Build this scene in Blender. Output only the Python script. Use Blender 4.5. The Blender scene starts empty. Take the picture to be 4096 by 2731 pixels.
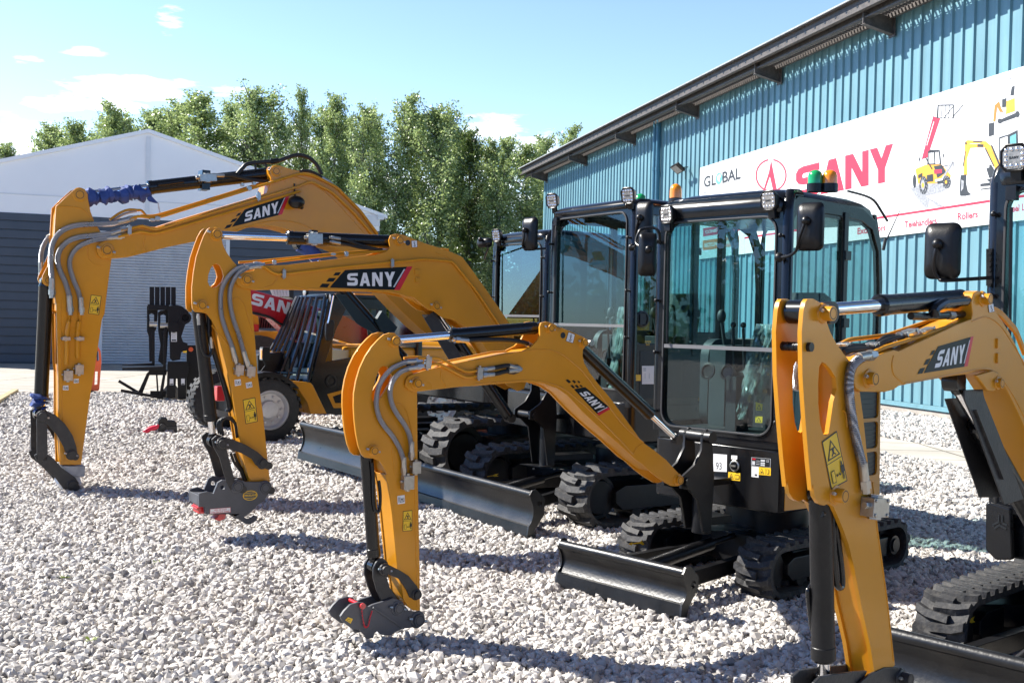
import bpy, bmesh, math, random
import numpy as np
from mathutils import Vector, Matrix, Quaternion
from mathutils.geometry import tessellate_polygon
R = math.radians
random.seed(7)
SC = bpy.context.scene
COL = SC.collection

# ---------------------------------------------------------------- camera, world, sun, exposure
F = 4353.7                                   # focal length in photo pixels (photo 4096 x 2731)
CAM = Vector((0.0, 0.0, 1.65))
CROT = Matrix.Rotation(R(90 - 1.01), 3, 'X') @ Matrix.Rotation(R(1.29), 3, 'Z')
cd = bpy.data.cameras.new('camera')
cd.sensor_width = 36.0
cd.lens = 36.0 * F / 4096.0
cd.clip_start = 0.05
cd.clip_end = 5000
cam = bpy.data.objects.new('camera', cd)
COL.objects.link(cam)
cam.matrix_world = Matrix.Translation(CAM) @ CROT.to_4x4()
SC.camera = cam

TOSUN = Vector((-0.955 * math.cos(R(41)), 0.29 * math.cos(R(41)), math.sin(R(41)))).normalized()
sl = bpy.data.lights.new('sun', 'SUN')
sl.energy = 5.0
sl.angle = R(0.53)
sl.color = (1.0, 0.955, 0.88)
so = bpy.data.objects.new('sun', sl)
COL.objects.link(so)
so.rotation_mode = 'QUATERNION'
so.rotation_quaternion = TOSUN.to_track_quat('Z', 'Y')
so.location = (0, 0, 30)

W = bpy.data.worlds.new("World")
SC.world = W
W.use_nodes = True
nt = W.node_tree
N = nt.nodes
L = nt.links
bg = N['Background']
sky = N.new('ShaderNodeTexSky')
sky.sky_type = 'NISHITA'
sky.sun_disc = False
sky.sun_elevation = R(41)
sky.sun_rotation = math.atan2(TOSUN.x, TOSUN.y)
sky.altitude = 50
sky.air_density = 0.9
sky.dust_density = 0.25
sky.ozone_density = 2.0
tc = N.new('ShaderNodeTexCoord')
sep = N.new('ShaderNodeSeparateXYZ')
L.new(tc.outputs['Generated'], sep.inputs[0])
mp = N.new('ShaderNodeMapping')
mp.inputs['Scale'].default_value = (3.2, 3.2, 15.0)
mp.inputs['Location'].default_value = (1.3, 6.2, 0.85)
L.new(tc.outputs['Generated'], mp.inputs[0])
nz = N.new('ShaderNodeTexNoise')
nz.inputs['Scale'].default_value = 2.1
nz.inputs['Detail'].default_value = 9
nz.inputs['Roughness'].default_value = 0.58
L.new(mp.outputs[0], nz.inputs['Vector'])
def wmath(op, a, b=None, c=None, clamp=False):
    m = N.new('ShaderNodeMath'); m.operation = op; m.use_clamp = clamp
    for i, v in enumerate((a, b, c)):
        if v is None: continue
        if isinstance(v, (int, float)): m.inputs[i].default_value = v
        else: L.new(v, m.inputs[i])
    return m.outputs[0]
# low clouds: soft patches at fixed bearings and heights in the sky, broken up by noise
yy_ = wmath('MAXIMUM', sep.outputs['Y'], 0.02)
cu_, cv_ = wmath('DIVIDE', sep.outputs['X'], yy_), wmath('DIVIDE', sep.outputs['Z'], yy_)
best = None
for (u0, v0, a_, b_, k_) in ((-.354, .205, .075, .012, 1), (-.424, .190, .035, .009, 1), (-.370, .190, .032, .008, .9), (-.455, .150, .050, .028, 1.3), (-.254, .206, .030, .006, .8),
                             (-.022, .172, .035, .020, 1.1), (.014, .160, .030, .020, 1.0), (-.32, .272, .012, .014, .55), (-.448, .230, .014, .005, .7), (-.397, .238, .018, .004, .6),
                             (-.24, .150, .130, .030, 1.1), (-.06, .120, .16, .03, 1.0), (-.60, .16, .10, .03, 1.2), (.3, .12, .2, .04, 1.0)):
    e1 = wmath('POWER', wmath('ABSOLUTE', wmath('MULTIPLY', wmath('SUBTRACT', cu_, u0), 1 / a_)), 2.0)
    e2 = wmath('POWER', wmath('ABSOLUTE', wmath('MULTIPLY', wmath('SUBTRACT', cv_, v0), 1 / b_)), 2.0)
    q = wmath('MULTIPLY', wmath('SUBTRACT', 1.0, wmath('ADD', e1, e2)), k_)
    best = q if best is None else wmath('MAXIMUM', best, q)
best = wmath('MAXIMUM', best, -1.0)
mp2 = N.new('ShaderNodeMapping'); mp2.inputs['Scale'].default_value = (9, 9, 42)
L.new(tc.outputs['Generated'], mp2.inputs[0])
nz2 = N.new('ShaderNodeTexNoise'); nz2.inputs['Scale'].default_value = 2.6; nz2.inputs['Detail'].default_value = 10; nz2.inputs['Roughness'].default_value = .62
L.new(mp2.outputs[0], nz2.inputs['Vector'])
f1 = wmath('ADD', wmath('MULTIPLY', best, .55), wmath('MULTIPLY', wmath('SUBTRACT', nz2.outputs['Fac'], .5), 3.2))
f1 = wmath('MULTIPLY', wmath('MULTIPLY', f1, wmath('GREATER_THAN', best, -.99)), .95, clamp=True)
f1 = wmath('MULTIPLY', f1, wmath('MULTIPLY', wmath('ADD', best, .9), 1.1, clamp=True))
# broken cloud in the half of the sky behind the viewer
bk = wmath('MULTIPLY', wmath('SUBTRACT', nz.outputs['Fac'], .50), 9.0, clamp=True)
bk = wmath('MULTIPLY', bk, wmath('MULTIPLY', sep.outputs['Y'], -6.0, clamp=True))
cl = wmath('MAXIMUM', f1, wmath('MULTIPLY', bk, .22))
mx = N.new('ShaderNodeMixRGB')
mx.inputs[2].default_value = (11.0, 11.1, 11.2, 1)
L.new(cl, mx.inputs[0])
sc_ = N.new('ShaderNodeMixRGB'); sc_.blend_type = 'MULTIPLY'; sc_.inputs[0].default_value = 1.0
rmp = N.new('ShaderNodeValToRGB')        # brighter, slightly hazy low sky; deep blue overhead
re_ = rmp.color_ramp.elements
re_[0].position = 0.0; re_[0].color = (1.30, 1.34, 1.36, 1)
re_[1].position = 1.0; re_[1].color = (.22, .23, .25, 1)
for q_, c_ in ((.12, (1.32, 1.36, 1.43)), (.28, (1.22, 1.24, 1.34)), (.45, (.38, .41, .46))):
    k_ = re_.new(q_); k_.color = c_ + (1,)
L.new(sep.outputs['Z'], rmp.inputs[0])
L.new(rmp.outputs[0], sc_.inputs[2])
L.new(sky.outputs[0], sc_.inputs[1])
# the sky away from the sun, behind the viewer, is a deeper blue than the hazy low sky ahead
bq = N.new('ShaderNodeMixRGB'); bq.blend_type = 'MULTIPLY'; bq.inputs[2].default_value = (.42, .68, 1.0, 1)
L.new(wmath('MAXIMUM', wmath('MULTIPLY', sep.outputs['Y'], -5.0, clamp=True), wmath('MULTIPLY', wmath('SUBTRACT', -.62, sep.outputs['X']), 5.0, clamp=True)), bq.inputs[0])
L.new(sc_.outputs[0], bq.inputs[1]); L.new(bq.outputs[0], mx.inputs[1])
L.new(mx.outputs[0], bg.inputs[0])
bg.inputs[1].default_value = 0.095

SC.render.engine = 'CYCLES'
SC.cycles.max_bounces = 8
SC.cycles.transparent_max_bounces = 24
SC.cycles.caustics_reflective = False
SC.cycles.caustics_refractive = False
SC.view_settings.view_transform = 'Standard'
SC.view_settings.look = 'None'
SC.view_settings.exposure = 1.16
SC.view_settings.gamma = 1.0

# ---------------------------------------------------------------- reading the photo: crop frames (x0, y0, scale)
Q = dict(s=(0, 0, 1), d=(0, 0, .57422), c1=(0, 500, 1.96), c2=(0, 1200, 1.96), c3=(700, 850, 2.352), c4=(700, 1500, 2.24),
         c5=(1350, 1250, 2.4125), c6=(1300, 1850, 2.09), c7=(1900, 1250, 2.0911), c8=(2550, 700, 1.42545),
         c9=(2200, 1700, 1.568), c10=(3000, 1100, 1.7418), c11=(3100, 1900, 1.8865), c12=(1850, 750, 2.0911),
         c13=(2050, 0, 1.14956), c14=(2700, 250, 1.68481), c15=(0, 0, 1.06909), c16=(3500, 500, 2.24),
         c17=(1150, 1100, 2.6133), c18=(1650, 1500, 2.24), c20=(3350, 0, 3.1354), c21=(550, 1100, 2.85),
         c22=(950, 1150, 2.8509), c23=(3650, 1100, 1.742), c24=(2600, 1650, 3.1367), c25=(2850, 2000, 2.767),
         c26=(2200, 2100, 3.4846), c27=(2050, 550, 3.36))
def px(c, x, y):
    a = Q[c]
    return a[0] + x / a[2], a[1] + y / a[2]
def ray(c, x, y):
    X, Y = px(c, x, y)
    return (CROT @ Vector(((X - 2048) / F, -(Y - 1365.5) / F, -1.0)))

class Frame:
    """local frame: X forward, Y to the left of forward, Z up"""
    def __init__(s, ox, oy, alpha, oz=0.0):
        a = R(alpha)
        f = Vector((-math.sin(a), -math.cos(a), 0)); l = Vector((math.cos(a), -math.sin(a), 0))
        s.M = Matrix(((f.x, l.x, 0, ox), (f.y, l.y, 0, oy), (0, 0, 1, oz), (0, 0, 0, 1)))
        s.I = s.M.inverted()
        s.cam = s.I @ CAM
    def d(s, c, x, y): return s.I.to_3x3() @ ray(c, x, y)
    def _p(s, c, x, y, ax, v):
        d = s.d(c, x, y); t = (v - s.cam[ax]) / d[ax]
        return s.cam + d * t
    def T(s, c, x, y, y0=0.0):
        p = s._p(c, x, y, 1, y0); return (p.x, p.z)
    def G(s, c, x, y, h=0.0):
        p = s._p(c, x, y, 2, h); return (p.x, p.y)
    def X(s, c, x, y, x0=0.0):
        p = s._p(c, x, y, 0, x0); return (p.y, p.z)
    def TT(s, c, pts, y0=0.0): return [s.T(c, x, y, y0) for x, y in pts]
WORLD = Frame(0, 0, 0); WORLD.M = Matrix.Identity(4); WORLD.I = Matrix.Identity(4); WORLD.cam = CAM.copy()

# ---------------------------------------------------------------- mesh builder
def rrect(x0, x1, y0, y1, r, n=5):
    if not isinstance(r, (tuple, list)): r = (r,) * 4      # corners: x1y1, x0y1, x0y0, x1y0
    out = []
    for (cx, cy, a, q) in ((x1 - r[0], y1 - r[0], 0, r[0]), (x0 + r[1], y1 - r[1], 90, r[1]), (x0 + r[2], y0 + r[2], 180, r[2]), (x1 - r[3], y0 + r[3], 270, r[3])):
        if q < 1e-4: out.append((cx, cy)); continue
        for k in range(n + 1):
            t = R(a + 90 * k / n); out.append((cx + q * math.cos(t), cy + q * math.sin(t)))
    return out
def circ(cx, cy, r, n=16, a0=0, a1=360):
    full = abs(a1 - a0 - 360) < 1e-6
    m = n if full else n + 1
    return [(cx + r * math.cos(R(a0 + (a1 - a0) * k / n)), cy + r * math.sin(R(a0 + (a1 - a0) * k / n))) for k in range(m)]
def smooth(pts, n=6):
    P = [Vector(p) for p in pts]; out = []
    for i in range(len(P) - 1):
        a = P[i - 1] if i else P[0] * 2 - P[1]
        b, c = P[i], P[i + 1]
        d = P[i + 2] if i + 2 < len(P) else P[-1] * 2 - P[-2]
        for k in range(n):
            t = k / n
            out.append(0.5 * ((2 * b) + (c - a) * t + (2 * a - 5 * b + 4 * c - d) * t * t + (3 * b - a - 3 * c + d) * t ** 3))
    out.append(P[-1]); return out

class MB:
    def __init__(s): s.v = []; s.f = []; s.m = []
    def add(s, vs, fs, m=0):
        b = len(s.v); s.v += [tuple(v) for v in vs]
        for f in fs: s.f.append(tuple(b + i for i in f)); s.m.append(m)
        return s
    def box(s, x0, x1, y0, y1, z0, z1, m=0):
        return s.add([(x, y, z) for x in (x0, x1) for y in (y0, y1) for z in (z0, z1)],
                     [(0, 1, 3, 2), (4, 6, 7, 5), (0, 4, 5, 1), (2, 3, 7, 6), (0, 2, 6, 4), (1, 5, 7, 3)], m)
    def obox(s, c, ax, ay, az, m=0):
        c = Vector(c); ax, ay, az = Vector(ax), Vector(ay), Vector(az)
        return s.add([c + ax * i + ay * j + az * k for i in (-1, 1) for j in (-1, 1) for k in (-1, 1)],
                     [(0, 1, 3, 2), (4, 6, 7, 5), (0, 4, 5, 1), (2, 3, 7, 6), (0, 2, 6, 4), (1, 5, 7, 3)], m)
    def bar(s, p, q, w, h, m=0, up=(0, 0, 1)):
        p, q = Vector(p), Vector(q); d = (q - p); n = d.normalized(); up = Vector(up)
        if abs(n.dot(up)) > .98: up = Vector((1, 0, 0))
        a = n.cross(up).normalized() * w / 2; b = a.cross(n).normalized() * h / 2
        return s.obox((p + q) / 2, d / 2, a, b, m)
    def prism(s, poly, ax, a0, a1, holes=(), m=0):
        def P(p, a): return (a, p[0], p[1]) if ax == 'x' else ((p[0], a, p[1]) if ax == 'y' else (p[0], p[1], a))
        loops = [list(poly)] + [list(h) for h in holes]
        n = sum(len(l) for l in loops); flat = [p for l in loops for p in l]
        vs = [P(p, a0) for p in flat] + [P(p, a1) for p in flat]; fs = []
        if holes:
            for t in tessellate_polygon([[Vector((p[0], p[1], 0)) for p in l] for l in loops]):
                fs.append(tuple(t)); fs.append(tuple(n + i for i in reversed(t)))
        else:
            fs.append(tuple(range(n))); fs.append(tuple(reversed(range(n, 2 * n))))
        o = 0
        for l in loops:
            k = len(l)
            for i in range(k):
                j = (i + 1) % k; fs.append((o + i, o + j, n + o + j, n + o + i))
            o += k
        return s.add(vs, fs, m)
    def lathe(s, c, axis, prof, seg=20, m=0, caps=True):
        """prof: list of (distance along axis, radius)"""
        c = Vector(c); a = Vector(axis).normalized(); u = a.orthogonal().normalized(); w = a.cross(u)
        vs = []
        for t, r in prof:
            for k in range(seg):
                th = 2 * math.pi * k / seg
                vs.append(c + a * t + (u * math.cos(th) + w * math.sin(th)) * r)
        fs = []
        for i in range(len(prof) - 1):
            for k in range(seg):
                j = (k + 1) % seg; fs.append((i * seg + k, i * seg + j, (i + 1) * seg + j, (i + 1) * seg + k))
        if caps: fs.append(tuple(reversed(range(seg)))); fs.append(tuple(range((len(prof) - 1) * seg, len(prof) * seg)))
        return s.add(vs, fs, m)
    def cyl(s, p, q, r, seg=20, m=0, r2=None):
        p, q = Vector(p), Vector(q); l = (q - p).length
        return s.lathe(p, q - p, [(0, r), (l, r if r2 is None else r2)], seg, m)
    def tube(s, pts, r, seg=8, m=0):
        P = [Vector(p) for p in pts]; vs = []; u = None
        for i, p in enumerate(P):
            d = (P[min(i + 1, len(P) - 1)] - P[max(i - 1, 0)]).normalized()
            u = d.orthogonal().normalized() if u is None else (u - d * u.dot(d)).normalized()
            w = d.cross(u)
            rr = r(i / (len(P) - 1)) if callable(r) else r
            for k in range(seg):
                th = 2 * math.pi * k / seg; vs.append(p + (u * math.cos(th) + w * math.sin(th)) * rr)
        fs = []
        for i in range(len(P) - 1):
            for k in range(seg):
                j = (k + 1) % seg; fs.append((i * seg + k, i * seg + j, (i + 1) * seg + j, (i + 1) * seg + k))
        fs.append(tuple(reversed(range(seg)))); fs.append(tuple(range((len(P) - 1) * seg, len(P) * seg)))
        return s.add(vs, fs, m)
    def sphere(s, c, r, m=0, n=8, sz=1.0):
        prof = [(-r * sz * math.cos(math.pi * i / n), max(r * math.sin(math.pi * i / n), 1e-4)) for i in range(n + 1)]
        return s.lathe(c, (0, 0, 1), prof, 2 * n, m)
    def xf(s, M, start=0):
        for i in range(start, len(s.v)): s.v[i] = tuple(M @ Vector(s.v[i]))
        return s

WM = {}
def make_obj(mb, name, mats, parent=None, fr=None, bevel=0.0, angle=35, normals=True):
    me = bpy.data.meshes.new(name)
    if normals:
        bm = bmesh.new(); vs = [bm.verts.new(v) for v in mb.v]
        for f, m in zip(mb.f, mb.m):
            try: q = bm.faces.new([vs[i] for i in f]); q.material_index = m
            except ValueError: pass
        bmesh.ops.recalc_face_normals(bm, faces=bm.faces)
        bm.to_mesh(me); bm.free()
    else:
        me.from_pydata(mb.v, [], mb.f); me.polygons.foreach_set('material_index', mb.m)
    if not isinstance(mats, (list, tuple)): mats = [mats]
    for m in mats: me.materials.append(m)
    me.shade_smooth(); me.set_sharp_from_angle(angle=R(angle))
    o = bpy.data.objects.new(name, me); COL.objects.link(o)
    if bevel:
        b = o.modifiers.new('bevel', 'BEVEL'); b.width = bevel; b.segments = 2; b.limit_method = 'ANGLE'; b.angle_limit = R(40)
        b.use_clamp_overlap = True; b.harden_normals = True
    M = fr.M if fr is not None else Matrix.Identity(4)
    WM[o.name] = M
    if parent is not None:
        o.parent = parent; o.matrix_local = WM[parent.name].inverted() @ M
    else: o.matrix_world = M
    return o
def tag(o, label=None, cat=None, group=None, kind=None):
    if label: o['label'] = label
    if cat: o['category'] = cat
    if group: o['group'] = group
    if kind: o['kind'] = kind
    return o
class Thing:
    def __init__(s, name, label, cat, fr, group=None):
        s.F = fr; s.e = bpy.data.objects.new(name, None); s.e.empty_display_size = .2
        COL.objects.link(s.e); s.e.matrix_world = fr.M; WM[s.e.name] = fr.M
        tag(s.e, label, cat, group)
    def part(s, name, mb, mats, parent=None, fr=None, bevel=0.0, label=None, angle=35):
        o = make_obj(mb, name, mats, parent or s.e, fr or s.F, bevel, angle)
        if label: o['label'] = label
        return o

# ---------------------------------------------------------------- materials
def mat(name, col, rough=.5, metal=0.0, var=.06, nscale=6.0, bump=0.0, bscale=60.0, coat=0.0, spec=.5, dirt=0.0, dirtcol=(.25, .21, .17), rvar=.1, det=5):
    m = bpy.data.materials.new(name); m.use_nodes = True; t = m.node_tree; n = t.nodes; l = t.links
    p = n['Principled BSDF']; p.inputs['Roughness'].default_value = rough; p.inputs['Metallic'].default_value = metal
    p.inputs['Coat Weight'].default_value = coat; p.inputs['Coat Roughness'].default_value = .06
    p.inputs['Specular IOR Level'].default_value = spec
    c = n.new('ShaderNodeTexCoord'); z = n.new('ShaderNodeTexNoise'); z.inputs['Scale'].default_value = nscale; z.inputs['Detail'].default_value = det
    l.new(c.outputs['Object'], z.inputs['Vector'])
    r = n.new('ShaderNodeValToRGB'); e = r.color_ramp.elements
    e[0].position = .3; e[1].position = .7
    e[0].color = tuple(max(0, x * (1 - var)) for x in col) + (1,); e[1].color = tuple(min(1, x * (1 + var)) for x in col) + (1,)
    l.new(z.outputs['Fac'], r.inputs[0]); out = r.outputs[0]
    if dirt:
        z2 = n.new('ShaderNodeTexNoise'); z2.inputs['Scale'].default_value = nscale * 2.3; z2.inputs['Detail'].default_value = 8; z2.inputs['Roughness'].default_value = .7
        l.new(c.outputs['Object'], z2.inputs['Vector'])
        r2 = n.new('ShaderNodeValToRGB'); r2.color_ramp.elements[0].position = .48; r2.color_ramp.elements[1].position = .72
        r2.color_ramp.elements[1].color = (dirt, dirt, dirt, 1)
        l.new(z2.outputs['Fac'], r2.inputs[0])
        x = n.new('ShaderNodeMixRGB'); x.inputs[2].default_value = dirtcol + (1,)
        l.new(r2.outputs[0], x.inputs[0]); l.new(out, x.inputs[1]); out = x.outputs[0]
    l.new(out, p.inputs['Base Color'])
    mr = n.new('ShaderNodeMapRange'); mr.inputs['To Min'].default_value = max(.02, rough - rvar); mr.inputs['To Max'].default_value = min(1, rough + rvar)
    l.new(z.outputs['Fac'], mr.inputs['Value']); l.new(mr.outputs[0], p.inputs['Roughness'])
    if bump:
        b = n.new('ShaderNodeBump'); b.inputs['Strength'].default_value = bump; b.inputs['Distance'].default_value = .01
        z3 = n.new('ShaderNodeTexNoise'); z3.inputs['Scale'].default_value = bscale; z3.inputs['Detail'].default_value = 4
        l.new(c.outputs['Object'], z3.inputs['Vector']); l.new(z3.outputs['Fac'], b.inputs['Height']); l.new(b.outputs[0], p.inputs['Normal'])
    return m
def emat(name, col, strength):
    m = mat(name, col); p = m.node_tree.nodes['Principled BSDF']
    p.inputs['Emission Color'].default_value = col + (1,); p.inputs['Emission Strength'].default_value = strength
    return m
def glassmat(name, tint, rough=0.0, refl=1.0):
    m = bpy.data.materials.new(name); m.use_nodes = True; t = m.node_tree; n = t.nodes; l = t.links
    for x in list(n):
        if x.type != 'OUTPUT_MATERIAL': n.remove(x)
    o = [x for x in n if x.type == 'OUTPUT_MATERIAL'][0]
    tr = n.new('ShaderNodeBsdfTransparent'); tr.inputs[0].default_value = tint + (1,)
    gl = n.new('ShaderNodeBsdfGlossy'); gl.inputs['Roughness'].default_value = rough; gl.inputs[0].default_value = (1, 1, 1, 1)
    fr = n.new('ShaderNodeLayerWeight'); pw = n.new('ShaderNodeMath'); pw.operation = 'POWER'; pw.inputs[1].default_value = 4.5
    l.new(fr.outputs['Facing'], pw.inputs[0])
    ml = n.new('ShaderNodeMath'); ml.operation = 'MULTIPLY_ADD'; ml.inputs[1].default_value = .9; ml.inputs[2].default_value = .048 * refl; ml.use_clamp = True
    l.new(pw.outputs[0], ml.inputs[0])
    mx = n.new('ShaderNodeMixShader'); l.new(ml.outputs[0], mx.inputs[0]); l.new(tr.outputs[0], mx.inputs[1]); l.new(gl.outputs[0], mx.inputs[2])
    l.new(mx.outputs[0], o.inputs[0])
    return m
YEL = mat('yellow_paint', (.64, .268, .013), .31, var=.05, nscale=3.5, coat=.14, spec=.34, dirt=.13, dirtcol=(.46, .22, .04), bump=.04, bscale=180)
YELD = mat('yellow_body_paint', (.60, .25, .012), .3, var=.04, nscale=2.5, coat=.2, spec=.35)
BLK = mat('black_gloss_paint', (.005, .0055, .007), .24, var=.2, nscale=5, coat=.12, spec=.42, dirt=.15, dirtcol=(.03, .028, .026))
BLKM = mat('black_satin_paint', (.0065, .0065, .0075), .36, var=.25, nscale=8, spec=.38, dirt=.22, dirtcol=(.04, .037, .033), bump=.1, bscale=120)
DGR = mat('cast_grey_paint', (.020, .020, .022), .45, var=.2, nscale=8, bump=.15, bscale=90, dirt=.2, dirtcol=(.12, .11, .10))
CAST = mat('coupler_grey_paint', (.075, .078, .088), .5, var=.15, nscale=9, bump=.1, bscale=120)
CHR = mat('chrome_rod', (.82, .82, .84), .12, metal=1, var=.03, rvar=.05)
ZINC = mat('zinc_plated_steel', (.46, .44, .40), .34, metal=.85, var=.12, nscale=40, rvar=.12)
RUB = mat('track_rubber', (.022, .022, .024), .72, var=.35, nscale=12, dirt=.55, dirtcol=(.12, .112, .10), bump=.4, bscale=50)
TYR = mat('tyre_rubber', (.018, .018, .019), .75, var=.25, nscale=10, dirt=.3, dirtcol=(.08, .075, .07), bump=.2)
SEAL = mat('window_rubber_seal', (.03, .03, .032), .6, var=.1, nscale=30)
HOSEB = mat('black_hose', (.012, .012, .012), .5, var=.2, nscale=30)
WHT = mat('white_sticker', (.78, .78, .78), .5, var=.02)
WYL = mat('warning_yellow_sticker', (.85, .52, .02), .45, var=.02)
INK = mat('black_ink', (.012, .014, .016), .45, var=.1)
DECB = mat('decal_black_green', (.004, .008, .009), .4, var=.1, spec=.25)
BLADE = mat('scuffed_blade_paint', (.006, .0065, .008), .38, var=.5, nscale=3, dirt=.22, dirtcol=(.05, .047, .043), bump=.15, bscale=60, det=9)
FBLK = mat('fork_black_paint', (.004, .004, .005), .4, var=.1, spec=.25)
RED = mat('red_paint', (.55, .012, .018), .3, var=.08, coat=.5)
REDD = mat('decal_red', (.6, .015, .03), .35, var=.05)
SIL = mat('decal_silver', (.55, .57, .6), .35, var=.05)
BLUE = mat('blue_fabric', (.03, .065, .24), .75, var=.2, nscale=14, bump=.5, bscale=28)
GREYTAPE = mat('grey_tape', (.35, .36, .38), .55, var=.2, nscale=20, bump=.4, bscale=40)
SEATM = mat('seat_vinyl', (.012, .014, .016), .6, var=.2)
PANEL = mat('cab_trim_plastic', (.028, .038, .042), .55, var=.15, bump=.2, bscale=200)
ORG = mat('orange_plastic', (.85, .13, .03), .5, var=.1)
ALU = mat('aluminium_wheel_paint', (.5, .5, .51), .4, metal=.3, var=.1, dirt=.2)
AMBER = mat('amber_lens', (.95, .28, .01), .15, var=.08, nscale=60, coat=.6)
GREENL = mat('green_lens', (.01, .33, .10), .15, var=.08, nscale=60, coat=.6)
LENS = mat('lamp_lens', (.26, .25, .24), .2, var=.3, nscale=70, coat=.6)
GLS = glassmat('cab_glass', (.66, .85, .86))
GLS3 = glassmat('dark_reflective_glass', (.22, .36, .40), 0.0, 3.0)
GLS2 = glassmat('tinted_side_glass', (.42, .53, .52))
PLAS = glassmat('clear_plastic_film', (.62, .74, .72), .18, 5.0)
def _milky():
    t = PLAS.node_tree; n = t.nodes; l = t.links; o = [x for x in n if x.type == 'OUTPUT_MATERIAL'][0]; src = o.inputs[0].links[0].from_socket
    d_ = n.new('ShaderNodeBsdfTranslucent'); d_.inputs[0].default_value = (.75, .82, .8, 1); m_ = n.new('ShaderNodeMixShader'); m_.inputs[0].default_value = .22
    l.new(src, m_.inputs[1]); l.new(d_.outputs[0], m_.inputs[2]); l.new(m_.outputs[0], o.inputs[0])
_milky()
def hosemat():
    m = mat('braided_steel_hose', (.42, .43, .46), .3, metal=.8, var=.05)
    t = m.node_tree; n = t.nodes; l = t.links; p = n['Principled BSDF']
    c = n.new('ShaderNodeTexCoord'); w = n.new('ShaderNodeTexWave'); w.bands_direction = 'Z'; w.inputs['Scale'].default_value = 55
    w.inputs['Distortion'].default_value = 0
    l.new(c.outputs['Object'], w.inputs['Vector'])
    b = n.new('ShaderNodeBump'); b.inputs['Strength'].default_value = .8; b.inputs['Distance'].default_value = .004
    l.new(w.outputs['Fac'], b.inputs['Height']); l.new(b.outputs[0], p.inputs['Normal'])
    return m
HOSE = hosemat()

# ---------------------------------------------------------------- lettering
GLY = {   # wide block letters in a unit box, each a list of polygons
    'S': [[(1, 1), (.3, 1), (.1, .95), (0, .82), (0, .60), (.1, .47), (.3, .41), (.72, .41), (.72, .30), (.66, .25), (0, .25), (0, 0), (.72, 0), (.92, .05), (1, .18), (1, .44), (.9, .57), (.7, .63), (.3, .63), (.28, .66), (.28, .73), (.34, .77), (1, .77)]],
    'A': [[(.34, 1), (.66, 1), (1, 0), (.7, 0), (.64, .2), (.36, .2), (.42, .4), (.58, .4), (.5, .68), (.3, 0), (0, 0)]],
    'N': [[(0, 0), (0, 1), (.34, 1), (.72, .42), (.72, 1), (1, 1), (1, 0), (.68, 0), (.28, .6), (.28, 0)]],
    'Y': [[(0, 1), (.32, 1), (.5, .68), (.68, 1), (1, 1), (.65, .38), (.65, 0), (.35, 0), (.35, .38)]],
}
def brand_word(x0, x1, y0, y1, gap=.06):
    out = []; w = (x1 - x0); cw = w * (1 - 3 * gap) / 4
    for i, ch in enumerate('SANY'):
        a = x0 + i * (cw + gap * w) - (.012 * w * i)
        for poly in GLY[ch]: out.append([(a + u * cw * 1.04, y0 + v * (y1 - y0)) for u, v in poly])
    return out
_fc = {}
def text_tris(body, bold=False):
    """triangulated outline of a line of plain text, scaled to height 1 (cap height box) -> verts 2D, faces, width"""
    k = (body, bold)
    if k in _fc: return _fc[k]
    cu = bpy.data.curves.new('lettering', 'FONT'); cu.body = body; cu.size = 1; cu.resolution_u = 3
    if bold: cu.offset = .03
    ob = bpy.data.objects.new('lettering', cu); COL.objects.link(ob)
    dg = bpy.context.evaluated_depsgraph_get(); me = bpy.data.meshes.new_from_object(ob.evaluated_get(dg))
    vs = [(v.co.x, v.co.y) for v in me.vertices]; fs = [tuple(p.vertices) for p in me.polygons]
    bpy.data.objects.remove(ob); bpy.data.curves.remove(cu); bpy.data.meshes.remove(me)
    xs = [v[0] for v in vs]; ys = [v[1] for v in vs]; w = max(xs) - min(xs); h = max(ys) - min(ys)
    vs = [((x - min(xs)) / w, (y - min(ys)) / h) for x, y in vs]
    _fc[k] = (vs, fs, w / h); return _fc[k]
class Decal:
    """flat printed shapes in a unit square mapped on a quad of a plane; layers stand 0.4 mm apart"""
    def __init__(s, quad, mapf, eps, step=.0004):
        s.q = quad; s.f = mapf; s.e = eps; s.step = step; s.mb = MB(); s.k = 0
    def pt(s, u, v):
        (a, b, c, d) = s.q
        x = (1 - v) * ((1 - u) * a[0] + u * b[0]) + v * ((1 - u) * d[0] + u * c[0])
        y = (1 - v) * ((1 - u) * a[1] + u * b[1]) + v * ((1 - u) * d[1] + u * c[1])
        return x, y
    def poly(s, pts, m, up=True):
        if up: s.k += 1
        e = s.e + s.k * s.step
        vs = [s.f(*s.pt(u, v), e) for u, v in pts]
        s.mb.add(vs, [tuple(range(len(vs)))], m); return s
    def rect(s, u0, u1, v0, v1, m, up=True): return s.poly([(u0, v0), (u1, v0), (u1, v1), (u0, v1)], m, up)
    def word(s, polys, m):
        s.k += 1
        for p in polys: s.poly(p, m, False)
        return s
    def text(s, body, u0, u1, v0, v1, m, bold=False):
        s.k += 1
        vs, fs, w = text_tris(body, bold); e = s.e + s.k * s.step
        s.mb.add([s.f(*s.pt(u0 + x * (u1 - u0), v0 + y * (v1 - v0)), e) for x, y in vs], fs, m); return s
    def line(s, p, q, w, asp, m, up=False):
        dx, dy = (q[0] - p[0]) * asp, q[1] - p[1]; n = math.hypot(dx, dy); nx, ny = -dy / n * w / 2 / asp, dx / n * w / 2
        return s.poly([(p[0] + nx, p[1] + ny), (q[0] + nx, q[1] + ny), (q[0] - nx, q[1] - ny), (p[0] - nx, p[1] - ny)], m, up)
def map_side(fr, c, y0):      # decal quad in photo pixels on the plane y = y0, standing towards +Y
    def f(x, y, e):
        a = fr.T(c, x, y, y0); return (a[0], y0 + e, a[1])
    return f
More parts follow.
